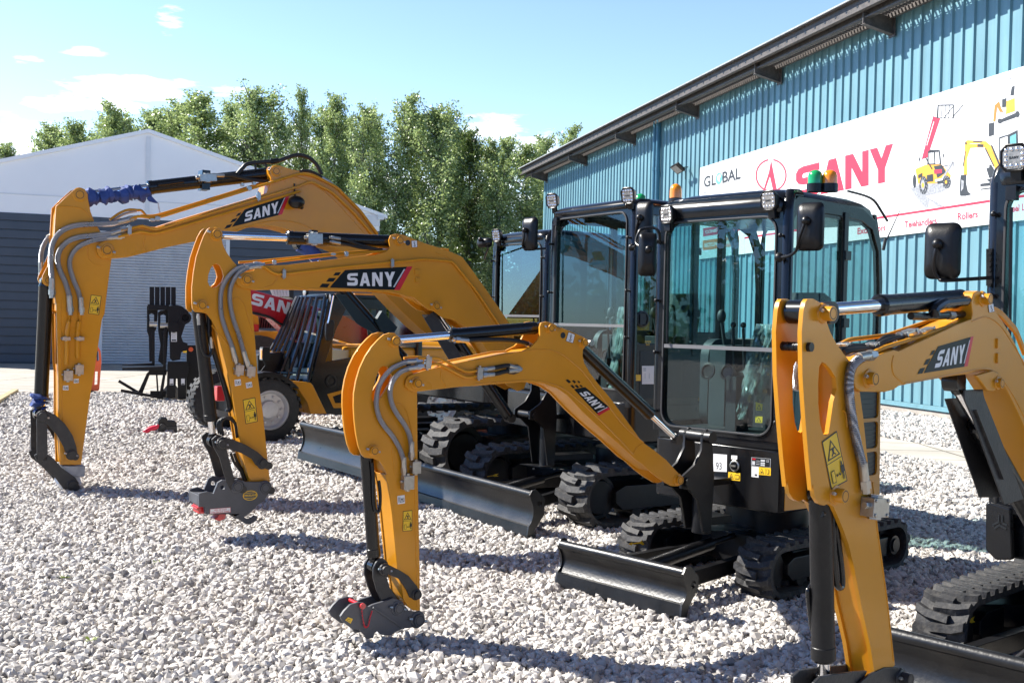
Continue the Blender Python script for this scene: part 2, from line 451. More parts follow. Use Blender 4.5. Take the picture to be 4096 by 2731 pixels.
def map_front(fr, c, x0):
    def f(x, y, e):
        a = fr.X(c, x, y, x0); return (x0 + e, a[0], a[1])
    return f
def brand_decal(T, fr, c, quad, y0, parent=None, slant=.16):
    d = Decal(quad, map_side(fr, c, y0), .0012)
    F2 = lambda pts: pts
    for p in ([(0, 0), (.10, 0), (.10, .22), (0, .22)], [(.03, .34), (.12, .34), (.12, .56), (.03, .56)], [(.06, .70), (.13, .70), (.13, .88), (.06, .88)]):
        d.poly(p, 0, up=False)
    d.poly([(.13, 0), (.93, 0), (.93, 1), (.16, 1), (.155, .88), (.145, .70), (.145, .56), (.135, .34), (.13, .22)], 0, up=False)
    d.poly([(.93, 0), (1, 0), (1, 1), (.93, 1)], 1, up=False)
    d.k = 1
    sh = lambda poly: [(u - slant * (v - .45), v) for u, v in poly]
    d.word([sh(p) for p in brand_word(.275, .885, .14, .80)], 2)
    d.poly([(.895, .12), (.915, .12), (.925, .9), (.905, .9)], 3)
    return T.part('brand_decal', d.mb, [DECB, REDD, WHT, SIL], fr=fr, parent=parent, label='black and red brand decal with white letters SANY')
def warn_decal(T, fr, c, quad, y0, parent=None, name='warning_sticker'):
    d = Decal(quad, map_side(fr, c, y0), .0012); a = .5
    d.rect(0, 1, 0, 1, 1); d.rect(.05, .95, .025, .975, 0); d.rect(.05, .95, .495, .51, 1)
    d.poly([(.5, .93), (.10, .56), (.90, .56)], 1); d.poly([(.5, .875), (.20, .59), (.80, .59)], 0)
    d.rect(.36, .66, .735, .765, 1); d.poly([(.44, .735), (.58, .735), (.56, .66), (.68, .61), (.62, .6), (.52, .64), (.42, .60), (.36, .62), (.46, .67)], 1, False)
    d.rect(.13, .36, .09, .34, 1); d.rect(.16, .33, .105, .325, 0)
    d.rect(.42, .66, .20, .215, 1); d.poly([(.40, .2075), (.48, .25), (.48, .165)], 1, False); d.poly([(.70, .2075), (.62, .25), (.62, .165)], 1, False)
    d.poly([(.74, .36), (.90, .36), (.92, .22), (.87, .22), (.87, .08), (.83, .08), (.83, .2), (.81, .2), (.81, .08), (.77, .08), (.77, .22), (.72, .22)], 1, False)
    d.poly(circ(.82, .40, .045, 8), 1, False)
    return T.part(name, d.mb, [WYL, INK], fr=fr, parent=parent)
# ================================================================ ground
def gravelmat(name, c0, c1, vs=38, bump=1.0):
    m = mat(name, c0, .9, var=.1, nscale=1.5); t = m.node_tree; n = t.nodes; l = t.links; p = n['Principled BSDF']
    c = n.new('ShaderNodeTexCoord'); v = n.new('ShaderNodeTexVoronoi'); v.inputs['Scale'].default_value = vs
    l.new(c.outputs['Object'], v.inputs['Vector'])
    r = n.new('ShaderNodeValToRGB'); e = r.color_ramp.elements; e[0].color = c0 + (1,); e[1].color = c1 + (1,); e[0].position = .1; e[1].position = .9
    s = n.new('ShaderNodeSeparateColor'); l.new(v.outputs['Color'], s.inputs[0]); l.new(s.outputs[0], r.inputs[0]); l.new(r.outputs[0], p.inputs['Base Color'])
    b = n.new('ShaderNodeBump'); b.inputs['Strength'].default_value = bump; b.inputs['Distance'].default_value = .03; b.invert = True
    l.new(v.outputs['Distance'], b.inputs['Height']); l.new(b.outputs[0], p.inputs['Normal'])
    return m
GR0, GR1 = (.24, .225, .21), (.50, .47, .43)
mb = MB(); mb.add([(-600, -600, 0), (600, -600, 0), (600, 600, 0), (-600, 600, 0)], [(0, 1, 2, 3)])
tag(make_obj(mb, 'ground', gravelmat('ground_gravel', GR0, GR1)), kind='structure')
CONC = mat('yard_concrete', (.44, .41, .36), .85, var=.14, nscale=.9, dirt=.45, dirtcol=(.26, .24, .21), bump=.3, bscale=30)
def concmat():
    m = CONC; t = m.node_tree; n = t.nodes; l = t.links; p = n['Principled BSDF']
    c = n.new('ShaderNodeTexCoord'); b = n.new('ShaderNodeTexBrick'); b.inputs['Scale'].default_value = .25; b.offset = 0
    b.inputs['Mortar Size'].default_value = .006; b.inputs['Color1'].default_value = (1, 1, 1, 1); b.inputs['Color2'].default_value = (.93, .93, .93, 1); b.inputs['Mortar'].default_value = (.35, .33, .3, 1)
    l.new(c.outputs['Object'], b.inputs['Vector'])
    old = p.inputs['Base Color'].links[0].from_socket; x = n.new('ShaderNodeMixRGB'); x.blend_type = 'MULTIPLY'; x.inputs[0].default_value = 1
    l.new(old, x.inputs[1]); l.new(b.outputs[0], x.inputs[2]); l.new(x.outputs[0], p.inputs['Base Color'])
concmat()
g = lambda c, x, y: WORLD.G(c, x, y, 0.0)
YARD = [g('c2', -260, 960), g('c2', 0, 800), g('c2', 120, 728), g('c2', 700, 733), (2.0, 23.6), (3.0, 60), (-60, 60), (-60, 14)]
PATH = [g('c10', 800, 1112), g('c10', 1600, 1240), g('c10', 2200, 1335), g('c10', 2200, 1468), g('c10', 1600, 1360), g('c10', 800, 1216)]
a, b = Vector(PATH[0]), Vector(PATH[1]); dd = (a - b).normalized(); a2 = Vector(PATH[5])
PATH[0] = tuple(a + dd * 9); PATH[5] = tuple(a2 + dd * 9)
for nm, P, z in (('yard_concrete', YARD, .006), ('concrete_path', PATH, .008)):
    mb = MB(); mb.add([(x, y, z) for x, y in P], [tuple(range(len(P)))])
    tag(make_obj(mb, nm, CONC), kind='structure')
mb = MB()
k0, k1, k2 = Vector(YARD[0]), Vector(YARD[1]), Vector(YARD[2])
for p, q in ((k0, k1), (k1, k2)):
    mb.bar((p.x, p.y, .04), (q.x, q.y, .04), .12, .08)
tag(make_obj(mb, 'kerb', mat('worn_yellow_kerb_paint', (.46, .37, .20), .8, var=.25, nscale=4, dirt=.6, dirtcol=(.4, .36, .3)), bevel=.01), kind='structure')

def inpoly(P, x, y):
    P = np.array(P); ins = np.zeros(x.shape, bool); j = len(P) - 1
    for i in range(len(P)):
        xi, yi = P[i]; xj, yj = P[j]
        c = ((yi > y) != (yj > y)) & (x < (xj - xi) * (y - yi) / (yj - yi + 1e-12) + xi); ins ^= c; j = i
    return ins
def build_gravel():
    rng = np.random.default_rng(11)
    bands = [(4.3, 7.0, 1750, .0155, .031), (7.0, 10.0, 1250, .0165, .031), (10.0, 14.5, 640, .021, .037), (14.5, 22.9, 260, .029, .048)]
    X = []; Y = []; S = []
    for y0, y1, den, s0, s1 in bands:
        x0, x1 = -(.50 * y1 + 1.4), .50 * y1 + 1.4
        n = int((x1 - x0) * (y1 - y0) * den); x = rng.uniform(x0, x1, n); y = rng.uniform(y0, y1, n)
        k = (np.abs(x) < .50 * y + 1.4) & ~inpoly(YARD, x, y) & ~inpoly(PATH, x, y)
        k &= (x < 8.35 - .26 * (y - 20.0))
        X.append(x[k]); Y.append(y[k]); S.append(rng.uniform(s0, s1, k.sum()) * np.where(rng.random(k.sum()) < .06, 1.35, 1))
    X = np.concatenate(X); Y = np.concatenate(Y); S = np.concatenate(S); n = len(X)
    ph = (1 + 5 ** .5) / 2
    ico = np.array([(-1, ph, 0), (1, ph, 0), (-1, -ph, 0), (1, -ph, 0), (0, -1, ph), (0, 1, ph), (0, -1, -ph), (0, 1, -ph), (ph, 0, -1), (ph, 0, 1), (-ph, 0, -1), (-ph, 0, 1)]) / math.sqrt(1 + ph * ph)
    fc = np.array([(0, 11, 5), (0, 5, 1), (0, 1, 7), (0, 7, 10), (0, 10, 11), (1, 5, 9), (5, 11, 4), (11, 10, 2), (10, 7, 6), (7, 1, 8), (3, 9, 4), (3, 4, 2), (3, 2, 6), (3, 6, 8), (3, 8, 9), (4, 9, 5), (2, 4, 11), (6, 2, 10), (8, 6, 7), (9, 8, 1)])
    V = np.repeat(ico[None], n, 0) * rng.uniform(.62, 1.28, (n, 12, 1))
    V *= np.stack([rng.uniform(.85, 1.35, n), rng.uniform(.7, 1.0, n), rng.uniform(.5, .85, n)], 1)[:, None, :]
    q = rng.normal(size=(n, 4)); q[:, 1:3] *= .45; q /= np.linalg.norm(q, axis=1)[:, None]; w, a, b, c = q.T
    Rm = np.stack([1 - 2 * (b * b + c * c), 2 * (a * b - c * w), 2 * (a * c + b * w), 2 * (a * b + c * w), 1 - 2 * (a * a + c * c), 2 * (b * c - a * w), 2 * (a * c - b * w), 2 * (b * c + a * w), 1 - 2 * (a * a + b * b)], 1).reshape(n, 3, 3)
    V = np.einsum('nij,nkj->nki', Rm, V) * S[:, None, None]
    lump = .008 * np.sin(X * 2.1 + 1.3 * np.sin(Y * 1.1)) * np.cos(Y * 1.7)
    V += np.stack([X, Y, rng.uniform(-.012, .018, n) + lump], 1)[:, None, :]
    me = bpy.data.meshes.new('gravel'); nv, nf = n * 12, n * 20
    me.vertices.add(nv); me.vertices.foreach_set('co', V.reshape(-1).astype(np.float32))
    idx = (fc[None] + (np.arange(n) * 12)[:, None, None]).reshape(-1).astype(np.int32)
    me.loops.add(nf * 3); me.loops.foreach_set('vertex_index', idx); me.polygons.add(nf)
    me.polygons.foreach_set('loop_start', np.arange(0, nf * 3, 3, dtype=np.int32)); me.polygons.foreach_set('loop_total', np.full(nf, 3, np.int32))
    at = me.attributes.new('shade', 'FLOAT', 'FACE'); at.data.foreach_set('value', np.repeat(rng.random(n), 20).astype(np.float32))
    me.update(calc_edges=True); me.shade_flat()
    m = bpy.data.materials.new('crushed_stone'); m.use_nodes = True; t = m.node_tree; N_ = t.nodes; l = t.links; p = N_['Principled BSDF']; p.inputs['Roughness'].default_value = .88
    p.inputs['Specular IOR Level'].default_value = .3
    A = N_.new('ShaderNodeAttribute'); A.attribute_name = 'shade'; r = N_.new('ShaderNodeValToRGB'); e = r.color_ramp.elements
    e[0].position = 0; e[0].color = (.20, .19, .18, 1); e[1].position = 1; e[1].color = (.72, .69, .65, 1)
    for pos, col in ((.14, (.42, .395, .37)), (.4, (.56, .53, .495)), (.62, (.60, .58, .55)), (.8, (.63, .58, .515)), (.9, (.55, .53, .51))):
        k = e.new(pos); k.color = col + (1,)
    l.new(A.outputs['Fac'], r.inputs[0])
    c = N_.new('ShaderNodeTexCoord'); z = N_.new('ShaderNodeTexNoise'); z.inputs['Scale'].default_value = 45; z.inputs['Detail'].default_value = 4; l.new(c.outputs['Object'], z.inputs['Vector'])
    z2 = N_.new('ShaderNodeTexNoise'); z2.inputs['Scale'].default_value = .35; z2.inputs['Detail'].default_value = 3; l.new(c.outputs['Object'], z2.inputs['Vector'])
    mr = N_.new('ShaderNodeMapRange'); mr.inputs['To Min'].default_value = .74; mr.inputs['To Max'].default_value = 1.24; l.new(z.outputs['Fac'], mr.inputs[0])
    mr2 = N_.new('ShaderNodeMapRange'); mr2.inputs['From Min'].default_value = .3; mr2.inputs['From Max'].default_value = .7; mr2.inputs['To Min'].default_value = .88; mr2.inputs['To Max'].default_value = 1.1; l.new(z2.outputs['Fac'], mr2.inputs[0])
    ml = N_.new('ShaderNodeMath'); ml.operation = 'MULTIPLY'; l.new(mr.outputs[0], ml.inputs[0]); l.new(mr2.outputs[0], ml.inputs[1])
    x = N_.new('ShaderNodeMixRGB'); x.blend_type = 'MULTIPLY'; x.inputs[0].default_value = 1; l.new(r.outputs[0], x.inputs[1]); l.new(ml.outputs[0], x.inputs[2]); l.new(x.outputs[0], p.inputs['Base Color'])
    me.materials.append(m)
    o = bpy.data.objects.new('gravel', me); COL.objects.link(o); tag(o, kind='stuff', label='loose pale grey crushed stone covering the yard')
build_gravel()

# ================================================================ industrial building with teal ribbed cladding
WF = Frame(8.44, 20.0, 75.43)
TEAL = mat('teal_cladding_paint', (.135, .272, .322), .45, var=.05, nscale=1.2, dirt=.22, dirtcol=(.15, .26, .29))
def streaks(m, sc, amt, hscale=1.0):
    t = m.node_tree; n = t.nodes; l = t.links; p = n['Principled BSDF']; c = n.new('ShaderNodeTexCoord'); mp_ = n.new('ShaderNodeMapping'); mp_.inputs['Scale'].default_value = sc
    z = n.new('ShaderNodeTexNoise'); z.inputs['Scale'].default_value = 1; z.inputs['Detail'].default_value = 6; l.new(c.outputs['Object'], mp_.inputs[0]); l.new(mp_.outputs[0], z.inputs['Vector'])
    mr = n.new('ShaderNodeMapRange'); mr.inputs['From Min'].default_value = .3; mr.inputs['From Max'].default_value = .7; mr.inputs['To Min'].default_value = 1 - amt; mr.inputs['To Max'].default_value = 1 + amt
    l.new(z.outputs['Fac'], mr.inputs[0]); old = p.inputs['Base Color'].links[0].from_socket; x = n.new('ShaderNodeMixRGB'); x.blend_type = 'MULTIPLY'; x.inputs[0].default_value = 1
    l.new(old, x.inputs[1]); l.new(mr.outputs[0], x.inputs[2]); l.new(x.outputs[0], p.inputs['Base Color'])
streaks(TEAL, (1, 5.0, .22), .13); streaks(TEAL, (1, .9, .0), .07)
TEALD = mat('dark_teal_pipe_paint', (.035, .13, .20), .4, var=.08)
STL = mat('weathered_dark_steel', (.075, .068, .064), .6, var=.3, nscale=7, dirt=.7, dirtcol=(.17, .14, .12))
GALV = mat('galvanised_roof_edge', (.40, .42, .43), .5, metal=.3, var=.12, nscale=6, dirt=.5, dirtcol=(.22, .2, .17))
PLNT = mat('block_plinth', (.36, .33, .29), .9, var=.16, nscale=3, dirt=.5, dirtcol=(.2, .18, .16), bump=.3, bscale=20)
YL = WF.X('c27', 437, 700, 0)[0]           # far corner
YR = 12.0
ZB = WF.X('c10', 905, 860, 0)[1]           # bottom of the cladding
ZG = WF.X('c20', 315, 135, .80)[1]         # underside of the outer eaves beam
print('wall YL %.2f ZB %.2f ZG %.2f' % (YL, ZB, ZG), 'banner', WF.X('c14', 170, 700, .06), WF.X('c14', 2352, 45, .06), WF.X('c16', 70, 1005, .06), WF.X('c16', 1030, 890, .06))
B = Thing('industrial_building', 'long teal ribbed metal building with dark steel eaves and white banner', 'building', WF)
prof = []; y = YL; PITCH = .318
while y < YR:
    prof += [(0, y), (0, y + PITCH - .085), (.042, y + PITCH - .07), (.042, y + PITCH - .015)]; y += PITCH
prof.append((0, y)); YR = y
mb = MB(); zt = ZG + .32
vs = [(x, yy, z) for z in (ZB, zt) for x, yy in prof]; n = len(prof)
mb.add(vs, [(i, i + 1, n + i + 1, n + i) for i in range(n - 1)])
mb.box(-.3, -.01, YL, YR, ZB, zt); mb.box(-14, -.01, YL, YL + .05, 0, zt); mb.box(-14, -.01, YR - .05, YR, 0, zt)
mb.box(-.01, .05, YL - .02, YL + .18, ZB, zt - .05)
B.part('wall_cladding', mb, TEAL, angle=20)
mb = MB(); mb.box(-.02, .07, YL, YR, ZB - .09, ZB - .005); mb.box(.07, .10, YL, YR, ZB - .09, ZB - .06)
B.part('drip_trim', mb, TEAL)
mb = MB(); mb.box(-.3, -.02, YL + .01, YR, -.05, ZB - .09)
for i in range(70):
    yy = YL + .45 * i
    if yy > YR: break
mb.box(-.02, .06, YL + .3, YR, -.05, .12)
B.part('plinth', mb, PLNT, bevel=.01)
mb = MB()      # eaves beams
mb.prism([(.74, ZG), (.86, ZG), (.86, ZG + .03), (.77, ZG + .03), (.77, ZG + .27), (.86, ZG + .27), (.86, ZG + .30), (.74, ZG + .30)], 'y', YL - 1.1, YR)
mb.prism([(.58, ZG - .12), (.70, ZG - .12), (.70, ZG - .09), (.61, ZG - .09), (.61, ZG + .13), (.70, ZG + .13), (.70, ZG + .16), (.58, ZG + .16)], 'y', YL - 1.0, YR)
mb.box(.10, .18, YL, YR, ZG - .10, ZG + .12)
B.part('eaves_beam', mb, STL)
mb = MB(); yy = YL - .95
while yy < YR:
    mb.box(.20, .56, yy, yy + .035, ZG - .02, ZG + .02); yy += .115
mb.box(.36, .38, YL - .9, YR, ZG - .03, ZG - .02)
B.part('eaves_grating', mb, STL)
mb = MB(); yy = YL - .9
while yy < YR:
    mb.lathe((.771, yy, ZG + .15), (1, 0, 0), [(0, .038), (.004, .038)], 10); yy += .42
B.part('beam_holes', mb, INK)
mb = MB(); mb.prism([(.12, ZG + .33), (.12, ZG + .39), (-14, ZG + 1.6), (-14, ZG + 1.54)], 'y', YL - 1.3, YR)
mb.box(.86, .90, YL - 1.3, YR, ZG + .29, ZG + .325)
B.part('roof', mb, GALV)
for cc, x, yy_ in (('c27', 375, 300), ('c27', 890, 55), ('c13', 525, 560), ('c13', 810, 430), ('c13', 1180, 260), ('c13', 1690, 30)):
    by = WF.X(cc, x, yy_, .35)[0]
    mb = MB(); mb.prism([(0.0, ZG - .42), (0.0, ZG - .04), (.74, ZG + .0), (.74, ZG - .24)], 'y', by - .012, by + .012)
    mb.prism([(0.0, ZG - .43), (0.0, ZG - .42), (.74, ZG - .24), (.74, ZG - .252)], 'y', by - .07, by + .07)
    mb.box(0.045, .06, by - .11, by + .11, ZG - .46, ZG - .02)
    B.part('eaves_bracket', mb, STL)
for x in (1912, 1953):
    yy = WF.X('c27', x, 500, .12)[0]
    mb = MB(); mb.cyl((.13, yy, .2), (.13, yy, ZG + .0), .075, 14)
    mb.cyl((.13, yy, WF.X('c27', x, 410, .12)[1] - .1), (.13, yy, WF.X('c27', x, 410, .12)[1] + .02), .085, 14)
    B.part('downpipe', mb, TEALD)

# banner on the wall
x0b = .085
yb0, zt0 = WF.X('c14', 170, 700, x0b); _, zb0 = WF.X('c16', 550, 947, x0b)
_, zt1 = WF.X('c14', 2352, 45, x0b); zt0 = (zt0 + zt1) / 2
yb1 = WF.X('c14', 2352, 300, x0b)[0] + 2.6
BN = Thing('banner_sign', 'long white printed banner with red lettering SANY on the teal building', 'banner', WF)
mb = MB(); mb.box(.05, x0b, yb0, yb1, zb0, zt0)
BN.part('board', mb, mat('banner_white', (.80, .80, .80), .45, var=.015, nscale=2))
PINK = mat('banner_red_ink', (.66, .035, .07), .45, var=.04)
PBLK = mat('banner_dark_ink', (.035, .04, .045), .5, var=.1)
PYEL = mat('banner_yellow_ink', (.72, .36, .04), .5, var=.15)
PGRY = mat('banner_grey_ink', (.30, .31, .33), .5, var=.3, nscale=25)
PGRN = mat('banner_green_ink', (.12, .36, .42), .5, var=.3, nscale=25)
PORG = mat('banner_orange_ink', (.72, .19, .03), .5, var=.05)
bm_ = [PINK, PBLK, PYEL, PGRY, PGRN, PORG, WHT]
def P2(c, pts):        # photo polygon on the banner
    return [WF.X(c, x, y, x0b) for x, y in pts]
class Flat:
    def __init__(s): s.mb = MB(); s.k = 1
    def poly(s, c, pts, m, up=True):
        if up: s.k += 1
        e = x0b + .0012 + s.k * .0005; q = P2(c, pts)
        s.mb.add([(e, y, z) for y, z in q], [tuple(range(len(q)))], m); return s
    def ell(s, c, cx, cy, rx, ry, m, n=16): return s.poly(c, [(cx + rx * math.cos(2 * math.pi * i / n), cy + ry * math.sin(2 * math.pi * i / n)) for i in range(n)], m)
    def seg(s, c, p, q, w, m):
        dx, dy = q[0] - p[0], q[1] - p[1]; L_ = math.hypot(dx, dy); nx, ny = -dy / L_ * w / 2, dx / L_ * w / 2
        return s.poly(c, [(p[0] + nx, p[1] + ny), (q[0] + nx, q[1] + ny), (q[0] - nx, q[1] - ny), (p[0] - nx, p[1] - ny)], m, False)
def dec(c, quad): return Decal(quad, map_front(WF, c, x0b), .0012, .0005)
d = dec('c13', [(880, 866), (1050, 824), (1050, 768), (880, 812)])
d.text('GL', 0, .33, .02, .98, 1, True); d.text('BAL', .50, 1.0, .02, .98, 1, True)
d.poly([(.41 + .09 * math.cos(t * .393), .5 + .5 * math.sin(t * .393)) for t in range(16)], 4)
d.poly([(.38, .75), (.44, .85), (.46, .6), (.42, .5), (.43, .2), (.39, .3), (.36, .55)], 6)
BN.part('company_name', d.mb, bm_)
d = dec('c13', [(880, 892), (1050, 858), (1050, 840), (880, 874)]); d.text('MACHINERY SOLUTIONS', 0, 1, -.1, .8, 3, True)
BN.part('company_subtitle', d.mb, bm_)
f = Flat()
for a0, a1 in ((-82, 200), (-100, -160)):
    cx, cy, r0, r1 = 648, 762, 95, 106
    n = 26
    for i in range(n):
        t0, t1 = R(a0 + (a1 - a0) * i / n), R(a0 + (a1 - a0) * (i + 1) / n)
        f.poly('c14', [(cx + r0 * math.cos(t0), cy + r0 * math.sin(t0) * 1.06), (cx + r1 * math.cos(t0), cy + r1 * math.sin(t0) * 1.06), (cx + r1 * math.cos(t1), cy + r1 * math.sin(t1) * 1.06), (cx + r0 * math.cos(t1), cy + r0 * math.sin(t1) * 1.06)], 0, False)
f.poly('c14', [(648, 655), (692, 880), (664, 880), (640, 770), (602, 880), (590, 880), (634, 735)], 0)
BN.part('emblem', f.mb, bm_)
d = dec('c14', [(815, 921), (1490, 796), (1490, 542), (815, 713)]); d.word(brand_word(0, 1, 0, 1, .03), 0)
BN.part('brand_word', d.mb, bm_)
yl, zl = WF.X('c14', 1500, 1028, x0b); yv, _ = WF.X('c14', 481, 700, x0b)
mb = MB(); e = x0b + .0015; mb.add([(e, yv, zl - .025), (e, yb1, zl - .025), (e, yb1, zl + .025), (e, yv, zl + .025)], [(0, 1, 2, 3)])
mb.add([(e + .0004, yv - .006, zb0), (e + .0004, yv + .006, zb0), (e + .0004, yv + .006, zt0), (e + .0004, yv - .006, zt0)], [(0, 1, 2, 3)])
BN.part('red_rule', mb, PINK)
for body, q in (('Telehandlers', [(1548, 1117), (1765, 1089), (1765, 1042), (1548, 1070)]), ('Rollers', [(1905, 1065), (2042, 1046), (2042, 997), (1905, 1015)]),
                ('Excavators', [(1230, 1160), (1420, 1134), (1420, 1090), (1230, 1116)]), ('Wheel Loaders', [(2200, 1022), (2480, 980), (2480, 930), (2200, 972)])):
    d = dec('c14', q); d.text(body, 0, 1, 0, 1, 0, True); BN.part('product_word', d.mb, bm_)
for body, q, m in (('CONSTRUCTION', [(375, 352), (584, 318), (584, 272), (375, 304)], 0), ('RECYCLING   AGGREGATES', [(372, 432), (580, 400), (580, 346), (372, 374)], 5)):
    d = dec('c8', q); d.rect(0, 1, 0, 1, m); d.text(body, .05, .95, .3, .7, 6, True); BN.part('service_panel', d.mb, bm_)
f = Flat(); c = 'c14'       # printed telehandler
f.poly(c, [(1585, 850), (1700, 800), (1860, 835), (1790, 880), (1690, 900), (1820, 972), (1770, 975), (1720, 930), (1700, 990), (1640, 930)], 3)
f.poly(c, [(1740, 362), (1788, 380), (1702, 640), (1662, 655)], 0)
f.poly(c, [(1770, 285), (1880, 283), (1878, 292), (1778, 294), (1775, 372), (1872, 374), (1874, 292), (1880, 292), (1880, 380), (1762, 378)], 1)
for x in (1800, 1825, 1850): f.seg(c, (x, 290), (x - 6, 376), 4, 1)
f.seg(c, (1870, 372), (1945, 284), 6, 1); f.seg(c, (1812, 378), (1882, 290), 5, 1)
f.poly(c, [(1620, 720), (1690, 690), (1800, 690), (1860, 760), (1850, 810), (1640, 820)], 2)
f.poly(c, [(1705, 600), (1722, 588), (1785, 590), (1796, 690), (1700, 690)], 1); f.poly(c, [(1712, 612), (1745, 608), (1748, 680), (1712, 682)], 6, True); f.poly(c, [(1755, 606), (1778, 604), (1785, 682), (1757, 684)], 6, False)
f.poly(c, [(1745, 700), (1800, 690), (1830, 740), (1770, 780)], 1); f.poly(c, [(1745, 725), (1800, 720), (1800, 745), (1750, 752)], 0)
f.ell(c, 1676, 828, 28, 62, 1); f.ell(c, 1672, 826, 14, 36, 3); f.ell(c, 1615, 800, 11, 46, 1); f.ell(c, 1832, 806, 28, 44, 1)
f.seg(c, (1800, 790), (1875, 668), 12, 3); f.seg(c, (1875, 668), (1880, 705), 8, 3); f.seg(c, (1755, 800), (1840, 785), 22, 3)
for x, y, rx, ry in ((1676, 828, 28, 62), (1832, 806, 28, 44)):
    for k in range(10):
        a = k * .628; f.seg(c, (x + rx * .62 * math.cos(a), y + ry * .62 * math.sin(a)), (x + rx * .98 * math.cos(a + .25), y + ry * .98 * math.sin(a + .25)), 3.2, 3)
    f.ell(c, x - 3, y, rx * .28, ry * .28, 2)
for k in range(4): f.seg(c, (1722 + k * 16, 592), (1716 + k * 17, 640), 2, 1)
for q in ([(1700, 760), (1740, 752), (1742, 800), (1700, 806)], [(1640, 760), (1668, 745), (1668, 770), (1642, 782)], [(1770, 800), (1812, 792), (1810, 812), (1772, 818)]): f.poly(c, q, 1)
f.seg(c, (1748, 400), (1700, 560), 5, 6); f.seg(c, (1690, 640), (1735, 720), 7, 1); f.seg(c, (1790, 705), (1850, 690), 4, 1); f.seg(c, (1650, 640), (1648, 665), 6, 1); f.seg(c, (1812, 615), (1812, 640), 6, 1)
f.poly(c, [(1758, 790), (1808, 782), (1806, 794), (1760, 801)], 6)
BN.part('printed_telehandler', f.mb, bm_)
f = Flat()                  # printed small excavator
f.poly(c, [(2170, 395), (2320, 330), (2325, 352), (2290, 375), (2190, 410)], 1); f.ell(c, 2308, 350, 16, 22, 1); f.ell(c, 2190, 396, 16, 18, 1)
f.poly(c, [(2235, 262), (2290, 240), (2292, 330), (2230, 350)], 2); f.poly(c, [(2205, 250), (2235, 240), (2232, 300), (2205, 305)], 1)
f.poly(c, [(2260, 225), (2270, 165), (2290, 158), (2285, 222)], 1); f.poly(c, [(2155, 290), (2185, 262), (2200, 310), (2215, 335), (2190, 335), (2172, 300), (2160, 400), (2145, 400)], 5)
f.poly(c, [(2115, 412), (2152, 404), (2150, 490), (2116, 500)], 1); f.seg(c, (2262, 100), (2285, 160), 3, 3); f.seg(c, (2262, 100), (2250, 180), 3, 3)
BN.part('printed_excavator', f.mb, bm_)
f = Flat()
f.poly(c, [(1955, 535), (1972, 524), (2095, 532), (2128, 560), (2200, 740), (2168, 740), (2085, 572), (1992, 578), (1968, 650), (1970, 760), (1945, 760)], 2)
f.poly(c, [(2010, 528), (2072, 530), (2072, 538), (2010, 538)], 1); f.poly(c, [(2040, 553), (2080, 553), (2078, 572), (2038, 570)], 1)
f.seg(c, (1958, 600), (1943, 700), 7, 1); f.seg(c, (2092, 580), (2150, 700), 9, 1)
f.poly(c, [(1925, 760), (1965, 755), (1962, 810), (1975, 870), (2000, 890), (1960, 900), (1922, 900), (1918, 860)], 1)
f.poly(c, [(2058, 818), (2260, 790), (2260, 835), (2058, 860)], 1); f.poly(c, [(2100, 790), (2300, 740), (2300, 810), (2130, 815)], 1)
f.poly(c, [(2185, 505), (2250, 485), (2310, 455), (2316, 660), (2185, 660)], 1); f.poly(c, [(2194, 516), (2242, 498), (2244, 640), (2194, 645)], 6); f.poly(c, [(2260, 500), (2300, 480), (2304, 640), (2262, 640)], 4)
f.poly(c, [(2170, 660), (2400, 640), (2400, 740), (2180, 760)], 2)
f.poly(c, [(2130, 560), (2138, 556), (2196, 690), (2186, 700)], 1); f.poly(c, [(2060, 838), (2130, 832), (2130, 842), (2062, 852)], 6); f.seg(c, (1990, 550), (2060, 548), 3, 6); f.ell(c, 1962, 545, 6, 8, 1); f.ell(c, 2128, 700, 9, 12, 1)
f.poly(c, [(1932, 790), (1950, 800), (1946, 850), (1930, 870)], 3); f.poly(c, [(2100, 715), (2140, 700), (2170, 760), (2120, 780)], 1)
BN.part('printed_excavator', f.mb, bm_)

# floodlight on the wall
FL = Thing('wall_floodlight', 'black rectangular floodlight on a bracket on the teal wall', 'floodlight', WF)
p = [WF.X('c20', 0, 0, 0)]
fy, fz = WF.X('c27', 2210, 415, .45); wy, wz = WF.X('c27', 2352, 400, .04)
mb = MB(); T_ = Matrix.Translation((.42, fy, fz)) @ Matrix.Rotation(R(-38), 4, 'Y') @ Matrix.Rotation(R(12), 4, 'X')
mb.prism(rrect(-.16, .16, -.22, .22, .03, 2), 'z', -.03, .03); mb.xf(T_); FL.part('housing', mb, BLKM, bevel=.006)
mb = MB(); mb.add([(-.13, -.19, -.034), (.13, -.19, -.034), (.13, .10, -.034), (-.13, .10, -.034)], [(0, 1, 2, 3)]); mb.xf(T_); FL.part('lens', mb, LENS)
mb = MB(); mb.bar((.04, wy, wz), (.36, fy + .05, fz + .02), .05, .03); mb.tube(smooth([(.36, fy + .12, fz), (.3, fy + .25, fz - .1), (.08, wy - .05, wz - .35)]), .012); FL.part('bracket', mb, BLKM)

